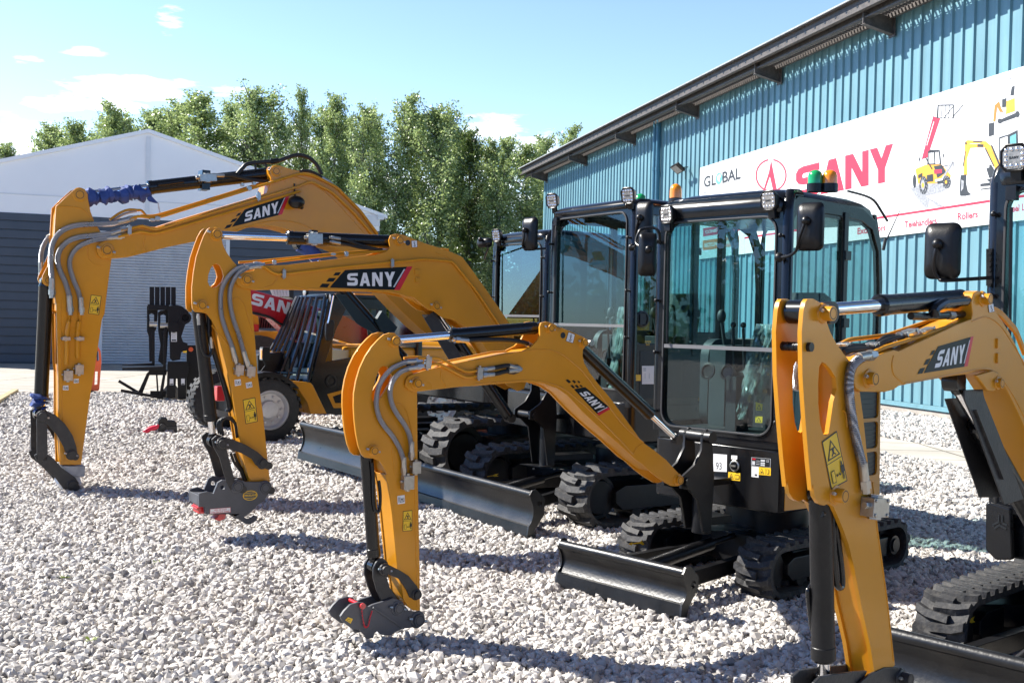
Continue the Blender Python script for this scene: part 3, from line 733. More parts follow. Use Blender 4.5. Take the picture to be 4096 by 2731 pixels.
# ================================================================ white marquee warehouse
TF = Frame(-15.4, 34.0, -20)
PVC = mat('white_pvc_sheet', (.86, .86, .87), .5, var=.02, nscale=.8, bump=.05, bscale=4)
SLAT = mat('dark_grey_cladding', (.055, .066, .085), .45, var=.12, nscale=1.5)
ROLL = mat('roller_door_grey', (.52, .53, .55), .5, metal=.0, var=.06, nscale=2)
yp, zp = TF.X('d', 341, 306); ye, ze = TF.X('d', 872, 497); _, zw = TF.X('c1', 200, 693); yd1, zd = TF.X('c1', 1772, 905); yd0 = TF.X('c2', 800, 400)[0]
_, zfl = TF.X('c2', 150, 497)
print('tent peak', yp, zp, 'eave', ye, ze, 'wall', zw, 'door', yd0, yd1, zd, 'floor', zfl)
ylt = 2 * yp - ye
MQ = Thing('marquee_warehouse', 'white gabled marquee warehouse with dark grey slatted walls and grey roller door', 'warehouse', TF)
mb = MB(); mb.prism([(ylt, zw), (ye, zw), (ye, ze), (yp, zp), (ylt, ze)], 'x', -.08, 0)
MQ.part('gable', mb, PVC)
mb = MB(); sl_ = (zp - ze) / (ye - yp); e_ = .10
for s0 in (1, -1):
    ya = yp; yb = yp + s0 * (ye - yp + .25); zb_ = ze - sl_ * .25
    vs = [(x, y_, z_ + o) for x in (-28, .12) for y_, z_ in ((ya, zp), (yb, zb_)) for o in (.0, .12)]
    mb.add(vs, [(0, 1, 3, 2), (4, 6, 7, 5), (0, 4, 5, 1), (2, 3, 7, 6), (0, 2, 6, 4), (1, 5, 7, 3)])
MQ.part('roof', mb, PVC)
mb = MB(); mb.box(0, .05, yp - .07, yp + .07, zw, zp - .12); mb.box(0, .06, ye - .45, ye, ze - .35, ze)
mb.box(0, .04, yd0 - .12, yd0, 0, zd + .1); mb.box(0, .04, yd1, yd1 + .12, 0, zd + .1); mb.box(0, .04, yd0 - .12, yd1 + .12, zd, zd + .12)
mb.box(0, .02, ylt, ye, ze + .05, ze + .08); mb.box(.02, .16, ye - .1, ye + .12, ze - .12, ze + .02)
MQ.part('frame_trim', mb, mat('white_frame_paint', (.7, .71, .73), .4, var=.02))
mb = MB(); z = zfl; ph_ = (zw - zfl) / round((zw - zfl) / .27)
mb2 = [(-.06, zfl)]
while z < zw - .01:
    mb2 += [(-.02, z), (-.02, z + .035), (.035, z + .045), (.02, z + ph_ - .002)]; z += ph_
mb2.append((-.06, z))
for a_, b_ in ((ylt, yd0 - .12), (yd1 + .12, ye)): mb.prism(mb2, 'y', a_, b_)
mb.box(-27.5, -.1, ye - .05, ye, 0, ze); mb.box(-.06, -.005, yd0 - .12, yd1 + .12, zd + .12, zw)
MQ.part('slat_cladding', mb, SLAT, angle=20)
mb = MB(); z = zfl; P_ = [(-.05, zfl)]
while z < zd: P_ += [(-.03, z), (.02, z + .02), (.015, z + .06)]; z += .09
P_.append((-.05, z)); mb.prism(P_, 'y', yd0, yd1); MQ.part('roller_door', mb, ROLL, angle=15)
mb = MB(); mb.box(-.3, .25, ylt, ye, -.05, zfl); MQ.part('plinth', mb, PLNT)

# ================================================================ trees
def leafmat(name, c0, c1, trans=.35):
    m = bpy.data.materials.new(name); m.use_nodes = True; t = m.node_tree; n = t.nodes; l = t.links
    for x in list(n):
        if x.type != 'OUTPUT_MATERIAL': n.remove(x)
    o = [x for x in n if x.type == 'OUTPUT_MATERIAL'][0]
    A = n.new('ShaderNodeAttribute'); A.attribute_name = 'shade'; r = n.new('ShaderNodeValToRGB')
    r.color_ramp.elements[0].color = c0 + (1,); r.color_ramp.elements[1].color = c1 + (1,); l.new(A.outputs['Fac'], r.inputs[0])
    d_ = n.new('ShaderNodeBsdfDiffuse'); tr = n.new('ShaderNodeBsdfTranslucent'); mx = n.new('ShaderNodeMixShader'); mx.inputs[0].default_value = trans
    gl = n.new('ShaderNodeBsdfGlossy'); gl.inputs['Roughness'].default_value = .35; mg = n.new('ShaderNodeMixShader'); mg.inputs[0].default_value = .07
    l.new(r.outputs[0], d_.inputs[0]); l.new(r.outputs[0], tr.inputs[0]); l.new(d_.outputs[0], mx.inputs[1]); l.new(tr.outputs[0], mx.inputs[2])
    l.new(mx.outputs[0], mg.inputs[1]); l.new(gl.outputs[0], mg.inputs[2]); l.new(mg.outputs[0], o.inputs[0])
    return m
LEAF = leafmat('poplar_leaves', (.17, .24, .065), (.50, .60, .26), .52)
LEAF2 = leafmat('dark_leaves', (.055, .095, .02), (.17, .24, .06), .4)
BARK = mat('poplar_bark', (.13, .12, .10), .9, var=.3, nscale=8, bump=.5)
def leaves(name, pts, size, rng):
    n = len(pts); a = rng.normal(size=(n, 3)); a /= np.linalg.norm(a, axis=1)[:, None]
    b = rng.normal(size=(n, 3)); b -= a * (a * b).sum(1)[:, None]; b /= np.linalg.norm(b, axis=1)[:, None]
    s = (size * rng.uniform(.6, 1.3, n))[:, None]
    V = np.stack([pts - a * s, pts + b * s * .62, pts + a * s, pts - b * s * .62], 1)
    me = bpy.data.meshes.new(name); me.vertices.add(n * 4); me.vertices.foreach_set('co', V.reshape(-1).astype(np.float32))
    me.loops.add(n * 4); me.loops.foreach_set('vertex_index', np.arange(n * 4, dtype=np.int32)); me.polygons.add(n)
    me.polygons.foreach_set('loop_start', np.arange(0, n * 4, 4, dtype=np.int32)); me.polygons.foreach_set('loop_total', np.full(n, 4, np.int32))
    at = me.attributes.new('shade', 'FLOAT', 'FACE'); at.data.foreach_set('value', rng.random(n).astype(np.float32)); me.update(calc_edges=True)
    return me
def poplar_meshes(seed, h=14.0, w=1.75, nleaf=21000):
    rng = np.random.default_rng(seed); mb = MB(); P = []; lean = rng.uniform(.02, .06)
    ax = lambda t: Vector((lean * h * t * t + .22 * math.sin(3 * t + seed), .25 * math.sin(4 * t + seed * 2), h * t))
    mb.tube([ax(t / 12) for t in range(13)], lambda t: .17 * (1 - t) ** .8 + .006, 7)
    cl = []
    for i in range(120):
        t0 = rng.uniform(.10, .96); b0 = ax(t0); th = rng.uniform(0, 2 * math.pi)
        prof = w * min(1, (1.0 - t0) / .26) ** .55 * min(1, (t0 + .08) / .36) * (.6 + .5 * rng.random())
        ln = prof * rng.uniform(.5, 1.15); up = rng.uniform(.8, 1.5) * (1 - .3 * t0)
        tip = b0 + Vector((math.cos(th) * ln * .8, math.sin(th) * ln * .8, ln * up)); mid = b0.lerp(tip, .5) + Vector((0, 0, -.12 * ln))
        if i % 2 == 0: mb.tube([b0, mid, tip], lambda t: .04 * (1 - t) + .008, 5)
        cl.append((b0, mid, tip, ln))
    for i in range(9):
        b0 = ax(rng.uniform(.84, .97)); th = rng.uniform(0, 6.28); ln = rng.uniform(.35, .7); cl.append((b0, b0, b0 + Vector((math.cos(th) * ln * .5, math.sin(th) * ln * .5, ln * .8)), ln))
    wts = np.array([c_[3] for c_ in cl]); wts /= wts.sum()
    for ci, k in enumerate(rng.multinomial(nleaf, wts)):
        b0, mid, tip, ln = cl[ci]; k = int(k * rng.uniform(.5, 1.25)); t = rng.uniform(.15, 1.08, k)[:, None]
        b0_, tp_ = np.array(b0), np.array(tip); pts = b0_ * (1 - t) + tp_ * t + rng.normal(size=(k, 3)) * (.08 + .085 * ln) * (1.15 - .35 * t)
        P.append(pts)
    return mb, leaves('crown', np.concatenate(P), .076, rng)
protos = []
for s_ in range(5):
    mb, me = poplar_meshes(s_ + 1, w=(1.75, 2.0, 1.55, 2.1, 1.85)[s_]); me.materials.append(LEAF); protos.append((mb, me, s_))
trunk_me = {}
def tree(x, y, h, k, label, wid=1.0, rz=0.0, mt=LEAF, nm='poplar_tree', grp='poplars behind the yard'):
    mb, me, s_ = protos[k]
    e = bpy.data.objects.new(nm, None); COL.objects.link(e); M = Matrix.Translation((x, y, 0)) @ Matrix.Rotation(rz, 4, 'Z') @ Matrix.Diagonal((wid * h / 14, wid * h / 14, h / 14, 1)); e.matrix_world = M; WM[e.name] = M
    tag(e, label, 'tree', grp)
    if k not in trunk_me:
        o = make_obj(mb, 'trunk', BARK, None); trunk_me[k] = o.data; bpy.data.objects.remove(o)
    for nm2, md in (('trunk', trunk_me[k]), ('crown', me)):
        o = bpy.data.objects.new(nm2, md); COL.objects.link(o); o.parent = e; o.matrix_local = Matrix.Identity(4)
        if nm2 == 'crown' and mt is not LEAF: o.material_slots[0].link = 'OBJECT'; o.material_slots[0].material = mt
    return e
# crown top positions in the photo (crop c15), depth, variant, width, wording
TR = [(38, 612, 74, 0, 1.0, 'sparse low poplar at the far left edge of the tree row'),
      (245, 522, 70, 1, .85, 'short poplar above the left roof slope of the marquee'),
      (368, 505, 68, 2, .95, 'second poplar from the left above the marquee roof'),
      (474, 478, 68, 3, .75, 'thin poplar standing left of the marquee ridge'),
      (596, 455, 66, 4, .90, 'poplar right beside the marquee ridge'),
      (690, 470, 70, 0, .95, 'poplar just right of the marquee ridge'),
      (790, 420, 66, 1, .95, 'broad poplar above the right roof slope of the marquee'),
      (915, 385, 64, 2, 1.2, 'large pale poplar over the blue wrapped cylinder'),
      (1075, 540, 62, 4, .9, 'low dark poplar between two taller pale ones'),
      (1180, 357, 62, 3, 1.15, 'tallest full crowned poplar in the middle of the row'),
      (1335, 362, 63, 2, .60, 'slim tall poplar leaning right beside the tallest one'),
      (1455, 395, 61, 0, .95, 'tall poplar above the elbow of the largest boom'),
      (1600, 440, 60, 1, .95, 'narrow dense poplar right of the largest boom'),
      (1728, 402, 60, 4, 1.0, 'high poplar with an airy crown, gaps showing the trunk'),
      (1925, 430, 59, 3, 1.15, 'wide poplar in front of the pale cloud'),
      (2065, 560, 61, 0, .85, 'short poplar behind the dark cabs'),
      (2195, 572, 58, 2, 1.1, 'last poplar left of the building gutter'),
      (2345, 575, 72, 1, 1.0, 'poplar partly hidden behind the end of the building roof'),
      (2430, 545, 76, 4, 1.0, 'distant poplar peeping over the teal building roof')]
TR += [(2275, 605, 60, 0, 1.1, 'poplar touching the corner of the building gutter'), (2060, 530, 68, 3, 1.1, 'taller poplar just left of the farthest cab mirror'),
       (305, 540, 80, 3, .9, 'paler poplar between the second and third on the left'), (535, 500, 80, 1, .9, 'far poplar just left of the ridge, lower than its neighbours'),
       (745, 470, 78, 2, .9, 'far poplar behind the right roof slope'), (1000, 430, 76, 0, .9, 'paler poplar behind the blue wrapped cylinder'), (1250, 470, 76, 1, 1.0, 'far poplar filling the gap by the slim one'),
       (1395, 470, 76, 3, 1.0, 'far poplar right of the slim one'), (1530, 480, 76, 2, 1.0, 'far poplar left of the dense narrow one'), (1665, 500, 75, 0, 1.0, 'far poplar left of the airy one'),
       (1830, 470, 64, 1, 1.0, 'poplar between the airy crown and the wide one'), (1990, 500, 66, 4, .9, 'poplar right of the wide one, sloping top'), (2130, 600, 62, 3, 1.0, 'low poplar second from the gutter end')]
for i, (x, y, dz, k, wd, lab) in enumerate(TR):
    d_ = ray('c15', x, y); t = dz / d_.y; p = CAM + d_ * t
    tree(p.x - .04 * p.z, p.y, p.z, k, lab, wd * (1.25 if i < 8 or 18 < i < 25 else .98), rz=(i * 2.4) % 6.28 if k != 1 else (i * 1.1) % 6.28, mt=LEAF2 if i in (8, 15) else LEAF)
rng = np.random.default_rng(5); P = []       # undergrowth below the row
for i in range(300):
    x = rng.uniform(-40, 12); y = rng.uniform(58, 72); r_ = rng.uniform(1.0, 2.4); z = rng.uniform(.3, 4.6) ** 1.0
    q = rng.normal(size=(330, 3)) * np.array([r_ * .55, r_ * .55, r_ * .5]) + np.array([x, y, z]); P.append(q[q[:, 2] > .05])
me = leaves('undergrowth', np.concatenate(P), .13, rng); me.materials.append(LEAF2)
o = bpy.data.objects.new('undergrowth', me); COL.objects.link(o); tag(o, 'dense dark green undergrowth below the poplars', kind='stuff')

rng = np.random.default_rng(9); P = []       # wood behind the viewer, mirrored in the cab windows
for i in range(1500):
    a = rng.uniform(R(150), R(400)); d_ = rng.uniform(44, 60); x, y = d_ * math.cos(a) - 8, d_ * math.sin(a)
    if y > 18 or (y > -6 and x > -35): continue
    h = 5.5 + 3.5 * math.sin(a * 7) + 1.5 * math.sin(a * 23); r_ = rng.uniform(1.2, 2.6); z = rng.uniform(.4, max(h, 2.5))
    P.append(rng.normal(size=(90, 3)) * r_ * .55 + np.array([x, y, z]))
P = np.concatenate(P); me = leaves('treeline', P[P[:, 2] > .05], .34, rng); me.materials.append(LEAF2)
o = bpy.data.objects.new('treeline', me); COL.objects.link(o); tag(o, 'wood seen only as a dark reflection in the cab windows', kind='stuff')
# ================================================================ machine parts
def tr(fr, y0, segs): return [fr.T(c, x, y, y0) for c, pts in segs for x, y in pts]
def loft(mb, loops, m=0):
    k = len(loops[0]); vs = [v for l in loops for v in l]; fs = []
    for i in range(len(loops) - 1):
        for j in range(k):
            q = (j + 1) % k; fs.append((i * k + j, i * k + q, (i + 1) * k + q, (i + 1) * k + j))
    fs.append(tuple(range(k))); fs.append(tuple(reversed(range((len(loops) - 1) * k, len(loops) * k))))
    return mb.add(vs, fs, m)
def boss(T, fr, c, x, y, y0, r, out=.02, mt=None, name='pin_cap', nut=True, parent=None):
    """flanged pin end standing out from a side plate"""
    px_, pz = fr.T(c, x, y, y0); mb = MB()
    mb.lathe((px_, y0, pz), (0, 1, 0), [(-.004, r * 1.5), (.004, r * 1.35), (.006, r * 1.02), (out, r), (out, .001)], 22); mb.lathe((px_, y0, pz), (0, 1, 0), [(out + .0006, r * .82), (out + .0006, r * .70)], 22, 2, caps=False)
    if nut: mb.cyl((px_ + r * 1.3, y0 + out * .5, pz + r * .35), (px_ + r * 1.9, y0 + out * .5, pz + r * .5), r * .26, 6, 1); mb.cyl((px_ - r * 1.1, y0 + out * .5, pz - r * .3), (px_ - r * 1.6, y0 + out * .5, pz - r * .42), r * .24, 6, 1)
    return T.part(name, mb, [mt or YEL, ZINC, INK], fr=fr, parent=parent)
def cylinder(T, fr, y0, p_rod, p_join, p_end, rb, rr, name='arm_cylinder', mtb=None, eye=True):
    """hydraulic ram: rod end p_rod, gland p_join, base p_end (x, z) in the plane y0"""
    P = [Vector((p[0], y0, p[1])) for p in (p_rod, p_join, p_end)]; ax = (P[2] - P[0]).normalized()
    J = P[0] + ax * (P[1] - P[0]).dot(ax); L_ = (P[2] - J).length
    mb = MB(); mb.lathe(J, ax, [(-.012, rr * 1.12), (-.012, rb * .86), (-.004, rb * 1.06), (.035, rb * 1.06), (.037, rb), (L_ - rb * .9, rb), (L_ - rb * .75, rb * 1.04), (L_ - rb * .3, rb * .9), (L_ - rb * .2, rb * .4)], 26)
    if eye: mb.cyl(P[2] + Vector((0, -rb * .8, 0)), P[2] + Vector((0, rb * .8, 0)), rb * .85, 18)
    o = T.part(name, mb, mtb or BLK, fr=fr)
    mb = MB(); mb.cyl(P[0] + ax * rr * .6, J, rr, 22); mr_ = T.part('rod', mb, CHR, parent=o, fr=fr)
    mb = MB(); mb.cyl(P[0] + Vector((0, -rr * 1.3, 0)), P[0] + Vector((0, rr * 1.3, 0)), rr * 1.7, 18); mb.cyl(P[0], P[0] + ax * rr * 2.2, rr * 1.25, 14)
    T.part('rod_eye', mb, mtb or BLK, parent=o, fr=fr)
    return o
def hose(T, fr, y0, segs, r=.013, mt=None, fit=True, name='hose', dy=None, ribs=0):
    pts = tr(fr, y0, segs); P = [Vector((x, y0 + (dy(i / (len(pts) - 1)) if dy else 0), z)) for i, (x, z) in enumerate(pts)]
    P = smooth(P, 6); mb = MB()
    if ribs:
        P2_ = smooth(P, 12); mb.tube(P2_, lambda t: r * (1 + .08 * math.sin(t * ribs * 2 * math.pi)), 12)
    else: mb.tube(P, r, 10)
    o = T.part(name, mb, mt or HOSE, fr=fr)
    if fit:
        for a, b in ((P[0], P[4]), (P[-1], P[-5])):
            mb = MB(); d = (a - b).normalized(); mb.cyl(a - d * r * 4, a + d * r * .5, r * 1.12, 12); mb.cyl(a + d * r * .3, a + d * r * 2.2, r * 1.3, 6); mb.cyl(a + d * r * 2.2, a + d * r * 3.4, r * .95, 6)
            T.part('hose_fitting', mb, ZINC, parent=o, fr=fr)
    return o
def pipe(T, fr, y0, segs, r=.009, name='steel_pipe', mt=None):
    pts = [Vector((x, y0, z)) for x, z in tr(fr, y0, segs)]; mb = MB()
    out = []
    for i, p in enumerate(pts):      # tight rounded corners
        if 0 < i < len(pts) - 1:
            a = p + (pts[i - 1] - p).normalized() * r * 3; b = p + (pts[i + 1] - p).normalized() * r * 3
            out += [a, a.lerp(p, .5).lerp(p.lerp(b, .5), .5), b]
        else: out.append(p)
    mb.tube(out, r, 10); return T.part(name, mb, mt or YEL, fr=fr)
def block(T, fr, c, x, y, w, h, y0, dep=.035, rot=0, name='valve_block', mt=None):
    """steel block w x h photo pixels of crop c"""
    a = fr.T(c, x - w / 2, y, y0); b = fr.T(c, x + w / 2, y, y0); t_ = fr.T(c, x, y - h / 2, y0); u_ = fr.T(c, x, y + h / 2, y0)
    cx, cz = fr.T(c, x, y, y0); ww = abs(a[0] - b[0]) / 2; hh = abs(t_[1] - u_[1]) / 2; mb = MB()
    mb.box(-ww, ww, 0, dep, -hh, hh)
    for s_ in (1, -1): mb.cyl((0, dep * .5, s_ * hh), (0, dep * .5, s_ * hh * 1.3), ww * .45, 6)
    for i in (-.75, .75):
        for j in (-.75, .75): mb.cyl((i * ww, dep, j * hh), (i * ww, dep + .004, j * hh), ww * .13, 6)
    mb.cyl((ww, dep * .5, hh * .2), (ww * 1.4, dep * .5, hh * .2), ww * .25, 6)
    mb.xf(Matrix.Translation((cx, y0, cz)) @ Matrix.Rotation(R(rot), 4, 'Y'))
    return T.part(name, mb, mt or ZINC, fr=fr, bevel=.0015)
def plates(T, name, fr, w, t, outline, holes=(), core=None, mt=None, bevel=.003, core_in=None, label=None, tr_y=None):
    """two side plates w apart (outer faces) traced on the near face, and an optional box core between"""
    y1 = w / 2; o = tr(fr, y1 if tr_y is None else tr_y, outline); H = [tr(fr, y1 if tr_y is None else tr_y, h) for h in holes]
    mb = MB(); mb.prism(o, 'y', y1 - t, y1, H); mb.prism(o, 'y', -y1, -y1 + t, H)
    if core: mb.prism(tr(fr, y1 if tr_y is None else tr_y, core), 'y', -y1 + t, y1 - t)
    return T.part(name, mb, mt or YEL, fr=fr, bevel=bevel, label=label)

def undercarriage(T, yt, wt, x0, x1, ht, xb, wb, hb, bz=0.02, pitch=.095, arrow=None, lug=.026, frame_z=None):
    fr = T.F; r = ht / 2 - lug
    def path(n_off=0.0):
        rr = r + n_off; xa, xc = x1 - r - lug, x0 + r + lug; zc = ht / 2
        P = []
        for k in range(13): a = R(-90 + 180 * k / 12); P.append((xa + rr * math.cos(a), zc + rr * math.sin(a)))
        for k in range(13): a = R(90 + 180 * k / 12); P.append((xc + rr * math.cos(a), zc + rr * math.sin(a)))
        return P
    for s_ in (1, -1):
        yc = s_ * yt; mb = MB(); mb.prism(path(0), 'y', yc - wt / 2, yc + wt / 2, [path(-.028)[::-1]])
        P = [Vector((p[0], 0, p[1])) for p in path(0)]; P.append(P[0]); seg = [(P[i + 1] - P[i]).length for i in range(len(P) - 1)]; tot = sum(seg); n = int(tot / pitch); n -= n % 2
        def at(s):
            s %= tot; i = 0
            while s > seg[i]: s -= seg[i]; i += 1
            d = (P[i + 1] - P[i]).normalized(); return P[i] + d * s, d
        for k in range(n):
            for q, off in ((1, 0), (-1, .5)):
                c_, d = at((k + off) * tot / n); nn = Vector((d.z, 0, -d.x)); rows = []
                for (yy, sh) in ((0.04 * -q, -.012), (wt / 2 * .55 * q, .0), (wt / 2 * .99 * q, .022)):
                    rows.append((yc + yy, sh))
                for (ya, sa), (yb_, sb) in zip(rows[:-1], rows[1:]):
                    hw = pitch * .30; V = []
                    for yv, sv in ((ya, sa), (yb_, sb)):
                        for e_, hh in ((-hw, -.004), (hw, -.004), (hw * .62, lug), (-hw * .62, lug)):
                            p = c_ + d * (e_ + sv) + nn * hh; V.append((p.x, yv, p.z))
                    mb.add(V, [(0, 1, 2, 3), (7, 6, 5, 4), (0, 4, 5, 1), (1, 5, 6, 2), (2, 6, 7, 3), (3, 7, 4, 0)])
        zc = ht / 2; xa, xc = x1 - r - lug, x0 + r + lug
        # inner drive lugs
        for k in range(n):
            c_, d = at(k * tot / n); nn = Vector((d.z, 0, -d.x)); p = c_ - nn * .045; mb.obox((p.x, yc, p.z), d * .018, (0, .02, 0), nn * .02)
        T.part('track', mb, RUB, angle=28)
        mb = MB(); fz = .03
        mb.prism([(xc + r * .55, zc - r * .45), (xa - r * .9, zc - r * .50), (xa - r * .55, zc - r * .2), (xa - r * .55, zc + r * .22), (xa - r, zc + r * .42), (xc + r * .4, zc + r * .38)], 'y', yc - wt * .36, yc + wt * .36)
        for i in range(4):
            xx = xc + r * .5 + (xa - xc - r * 1.2) * (i + .5) / 4; mb.cyl((xx, yc - wt * .3, zc - r + .075), (xx, yc + wt * .3, zc - r + .075), .052, 14)
        mb.cyl((0, yc - wt * .25, zc + r - .075), (0, yc + wt * .25, zc + r - .075), .038, 12)
        T.part('track_frame', mb, BLKM, bevel=.006)
        mb = MB(); mb.lathe((xa, yc - wt * .22, zc), (0, 1, 0), [(0, r * .3), (0, r * .62), (wt * .08, r * .7), (wt * .08, r - .035), (wt * .36, r - .035), (wt * .36, r * .7), (wt * .44, r * .62), (wt * .44, r * .3)], 26)
        T.part('idler', mb, BLKM)
        mb = MB(); nt_ = 11; P_ = []
        for i in range(nt_ * 4):
            a = 2 * math.pi * i / (nt_ * 4); q = (r - .035) if i % 4 < 2 else (r - .07); P_.append((xc + q * math.cos(a), zc + q * math.sin(a)))
        mb.prism(P_, 'y', yc - .02, yc + .02); mb.cyl((xc, yc - wt * .3, zc), (xc, yc + wt * .42, zc), r * .42, 20); mb.cyl((xc, yc + wt * .42, zc), (xc, yc + wt * .47, zc), r * .3, 20)
        T.part('sprocket', mb, BLKM)
        if s_ == -1 and arrow:
            ya = yc + wt * .36; d_ = Decal(arrow[1], map_side(fr, arrow[0], ya), .002)
            d_.poly([(0, .5), (.2, 1), (.19, .66), (.62, .66), (.74, 1), (1, 1), (.86, .5), (1, 0), (.74, 0), (.62, .34), (.19, .34), (.2, 0)], 0)
            T.part('arrow_sticker', d_.mb, WYL)
    mb = MB(); z0 = ht * .38
    mb.prism([(x0 + .45, -yt), (x0 + .75, -.22), (x0 + .75, .22), (x0 + .45, yt), (x0 + .62, yt), (0, .3), (x1 - .62, yt), (x1 - .45, yt), (x1 - .75, .22), (x1 - .75, -.22), (x1 - .45, -yt), (x1 - .62, -yt), (0, -.3), (x0 + .62, -yt)], 'z', z0, z0 + .12)
    mb.box(-.3, .38, -.27, .27, z0 - .04, z0 + .16)
    T.part('chassis', mb, BLKM, bevel=.008)
    mb = MB(); mb.cyl((0, 0, z0 + .1), (0, 0, z0 + .34), .28, 32); T.part('slew_ring', mb, BLKM)
    # dozer blade
    B_ = bz; top = hb; mb = MB(); n = 12; Fp = []
    for k in range(n + 1):
        t = k / n; z = B_ + .07 + (top - .05 - B_ - .07) * t; Fp.append((xb - .038 * math.sin(math.pi * (t * .92 + .02)) * (hb / .3) ** .5, z))
    bk = [(x - .014, z) for x, z in Fp]; mb.prism(Fp + bk[::-1], 'y', -wb / 2, wb / 2)
    mb.cyl((xb - .022, -wb / 2 - .001, top - .03), (xb - .022, wb / 2 + .001, top - .03), .029, 18)
    mb.prism([(xb - .004, B_ + .085), (xb + .012, B_ + .08), (xb + .022, B_), (xb + .006, B_)], 'y', -wb / 2, wb / 2)
    o = T.part('dozer_blade', mb, [BLADE])
    for s_ in (1, -1):
        mb = MB(); e = s_ * wb / 2
        pl = [(xb + .022, B_), (xb + .012, B_ + .08), (xb - .012, B_ + .11)] + [(x + .012, z) for x, z in Fp[3:-1]] + [(xb + .008, top - .03), (xb - .015, top + .005), (xb - .05, top + .01), (xb - .13, top - .06), (xb - .13, B_ + .16), (xb - .05, B_ + .06), (xb - .03, B_)]
        mb.prism(pl, 'y', min(e, e + s_ * .014), max(e, e + s_ * .014), [circ(xb - .085, top - .10, .022, 10)])
        for z in (B_ + .16, hb - .16): mb.box(xb - .14, xb - .05, min(e, e - s_ * .09), max(e, e - s_ * .09), z, z + .012)
        T.part('blade_end_plate', mb, BLADE, parent=o)
    for s_ in (1, -1):
        mb = MB(); mb.bar((xb - .05, s_ * .30 * wb, B_ + .13), (x1 - .60, s_ * .19, z0 + .03), .055, .09); T.part('blade_arm', mb, BLKM, bevel=.004)
    mb = MB(); a_, b_ = Vector((xb - .10, 0, B_ + .15)), Vector((x1 - .50, 0, z0 + .14)); mb.cyl(a_.lerp(b_, .12), a_.lerp(b_, .75), .042, 18); mb.cyl(a_, b_, .02, 12); mb.box(xb - .14, xb - .04, -.07, .07, B_ + .09, B_ + .13)
    T.part('blade_cylinder', mb, BLKM)
    c_ = a_.lerp(b_, .78) + Vector((0, 0, .075)); mb = MB(); mb.prism([(c_.x + .20, -.10), (c_.x + .12, .10), (c_.x - .20, .16), (c_.x - .24, -.12)], 'z', 0, .006)
    mb.xf(Matrix.Translation((0, 0, c_.z)) @ Matrix.Rotation(R(-2), 4, 'Y'))
    for i, j in ((.1, -.03), (-.06, .06), (-.1, -.04)): mb.cyl((c_.x + i, j, c_.z + .0), (c_.x + i, j, c_.z + .014), .01, 8, 1)
    T.part('cylinder_guard', mb, [BLKM, ZINC])

def mirror(T, cen, w=.165, h=.27, arm=None, yaw=0, pitch=0, word=True, ball=None):
    mb = MB(); loops = []
    for d, s_ in ((0, 1.0), (.012, 1.0), (.035, .90), (.05, .66), (.056, .45)):
        loops.append([(d, p[0], p[1]) for p in rrect(-w / 2 * s_, w / 2 * s_, -h / 2 * s_, h / 2 * s_, w * .22 * s_, 5)])
    loft(mb, loops); M = Matrix.Translation(cen) @ Matrix.Rotation(R(yaw), 4, 'Z') @ Matrix.Rotation(R(pitch), 4, 'Y'); mb.xf(M)
    o = T.part('mirror', mb, BLKM, angle=50)
    mb = MB(); mb.sphere(M @ Vector((.075, 0, .03)), .026); mb.cyl(M @ Vector((.03, 0, .02)), M @ Vector((.075, 0, .03)), .018, 12); T.part('ball_joint', mb, BLKM, parent=o)
    mb = MB(); g = rrect(-w / 2 * .93, w / 2 * .93, -h / 2 * .95, h / 2 * .95, w * .2, 4); mb.add([M @ Vector((-.002, p[0], p[1])) for p in g], [tuple(range(len(g)))]); T.part('mirror_glass', mb, CHR, parent=o)
    if word:
        mb = MB()
        for p in brand_word(-w * .22, w * .22, -h * .40, -h * .34, .04): mb.add([M @ Vector((.0135 + .008, u, v)) for u, v in p], [tuple(range(len(p)))])
        T.part('embossed_word', mb, SEAL, parent=o)
    if arm:
        P = [M @ Vector((.078, 0, .03))] + [Vector(a) for a in arm]; mb = MB(); mb.tube(smooth(P, 5), .0095, 10)
        if ball: mb.sphere(P[-1], .03)
        T.part('mirror_arm', mb, BLKM, parent=o)
    return o
def worklight(T, cen, s_=.095, yaw=0, pitch=0):
    M = Matrix.Translation(cen) @ Matrix.Rotation(R(yaw), 4, 'Z') @ Matrix.Rotation(R(pitch), 4, 'Y'); a = s_ / 2; oct_ = lambda q: [(a * q, a * q * .55), (a * q * .6, a * q), (-a * q * .6, a * q), (-a * q, a * q * .55), (-a * q, -a * q * .55), (-a * q * .6, -a * q), (a * q * .6, -a * q), (a * q, -a * q * .55)]
    mb = MB(); loft(mb, [[(d, p[0], p[1]) for p in oct_(q)] for d, q in ((-.055, .75), (-.02, 1.0), (.0, 1.08), (.004, 1.0), (-.002, .9))]); mb.xf(M); o = T.part('work_light', mb, BLKM)
    for k in range(-3, 4): pass
    mb = MB(); mb.add([M @ Vector((.0, p[0] * .86, p[1] * .86)) for p in oct_(1)], [tuple(range(8))], 0)
    for i in range(4):
        for j in range(4):
            if (i, j) in ((1, 1), (2, 1), (1, 2), (2, 2)): continue
            q = M @ Vector((.0005, (i - 1.5) * a * .42, (j - 1.5) * a * .42)); mb.lathe(q, M.to_3x3() @ Vector((1, 0, 0)), [(0, a * .15), (.004, a * .05)], 8, 1)
    for p in brand_word(-a * .38, a * .38, -a * .1, a * .1, .04): mb.add([M @ Vector((.0012, u, v)) for u, v in p], [tuple(range(len(p)))], 2)
    T.part('lamp_lens', mb, [LENS, CHR, INK], parent=o)
    mb = MB(); mb.bar(M @ Vector((-.03, 0, -a)), M @ Vector((-.035, 0, -a - .05)), .05, .02); T.part('bracket', mb, BLKM, parent=o)
    return o
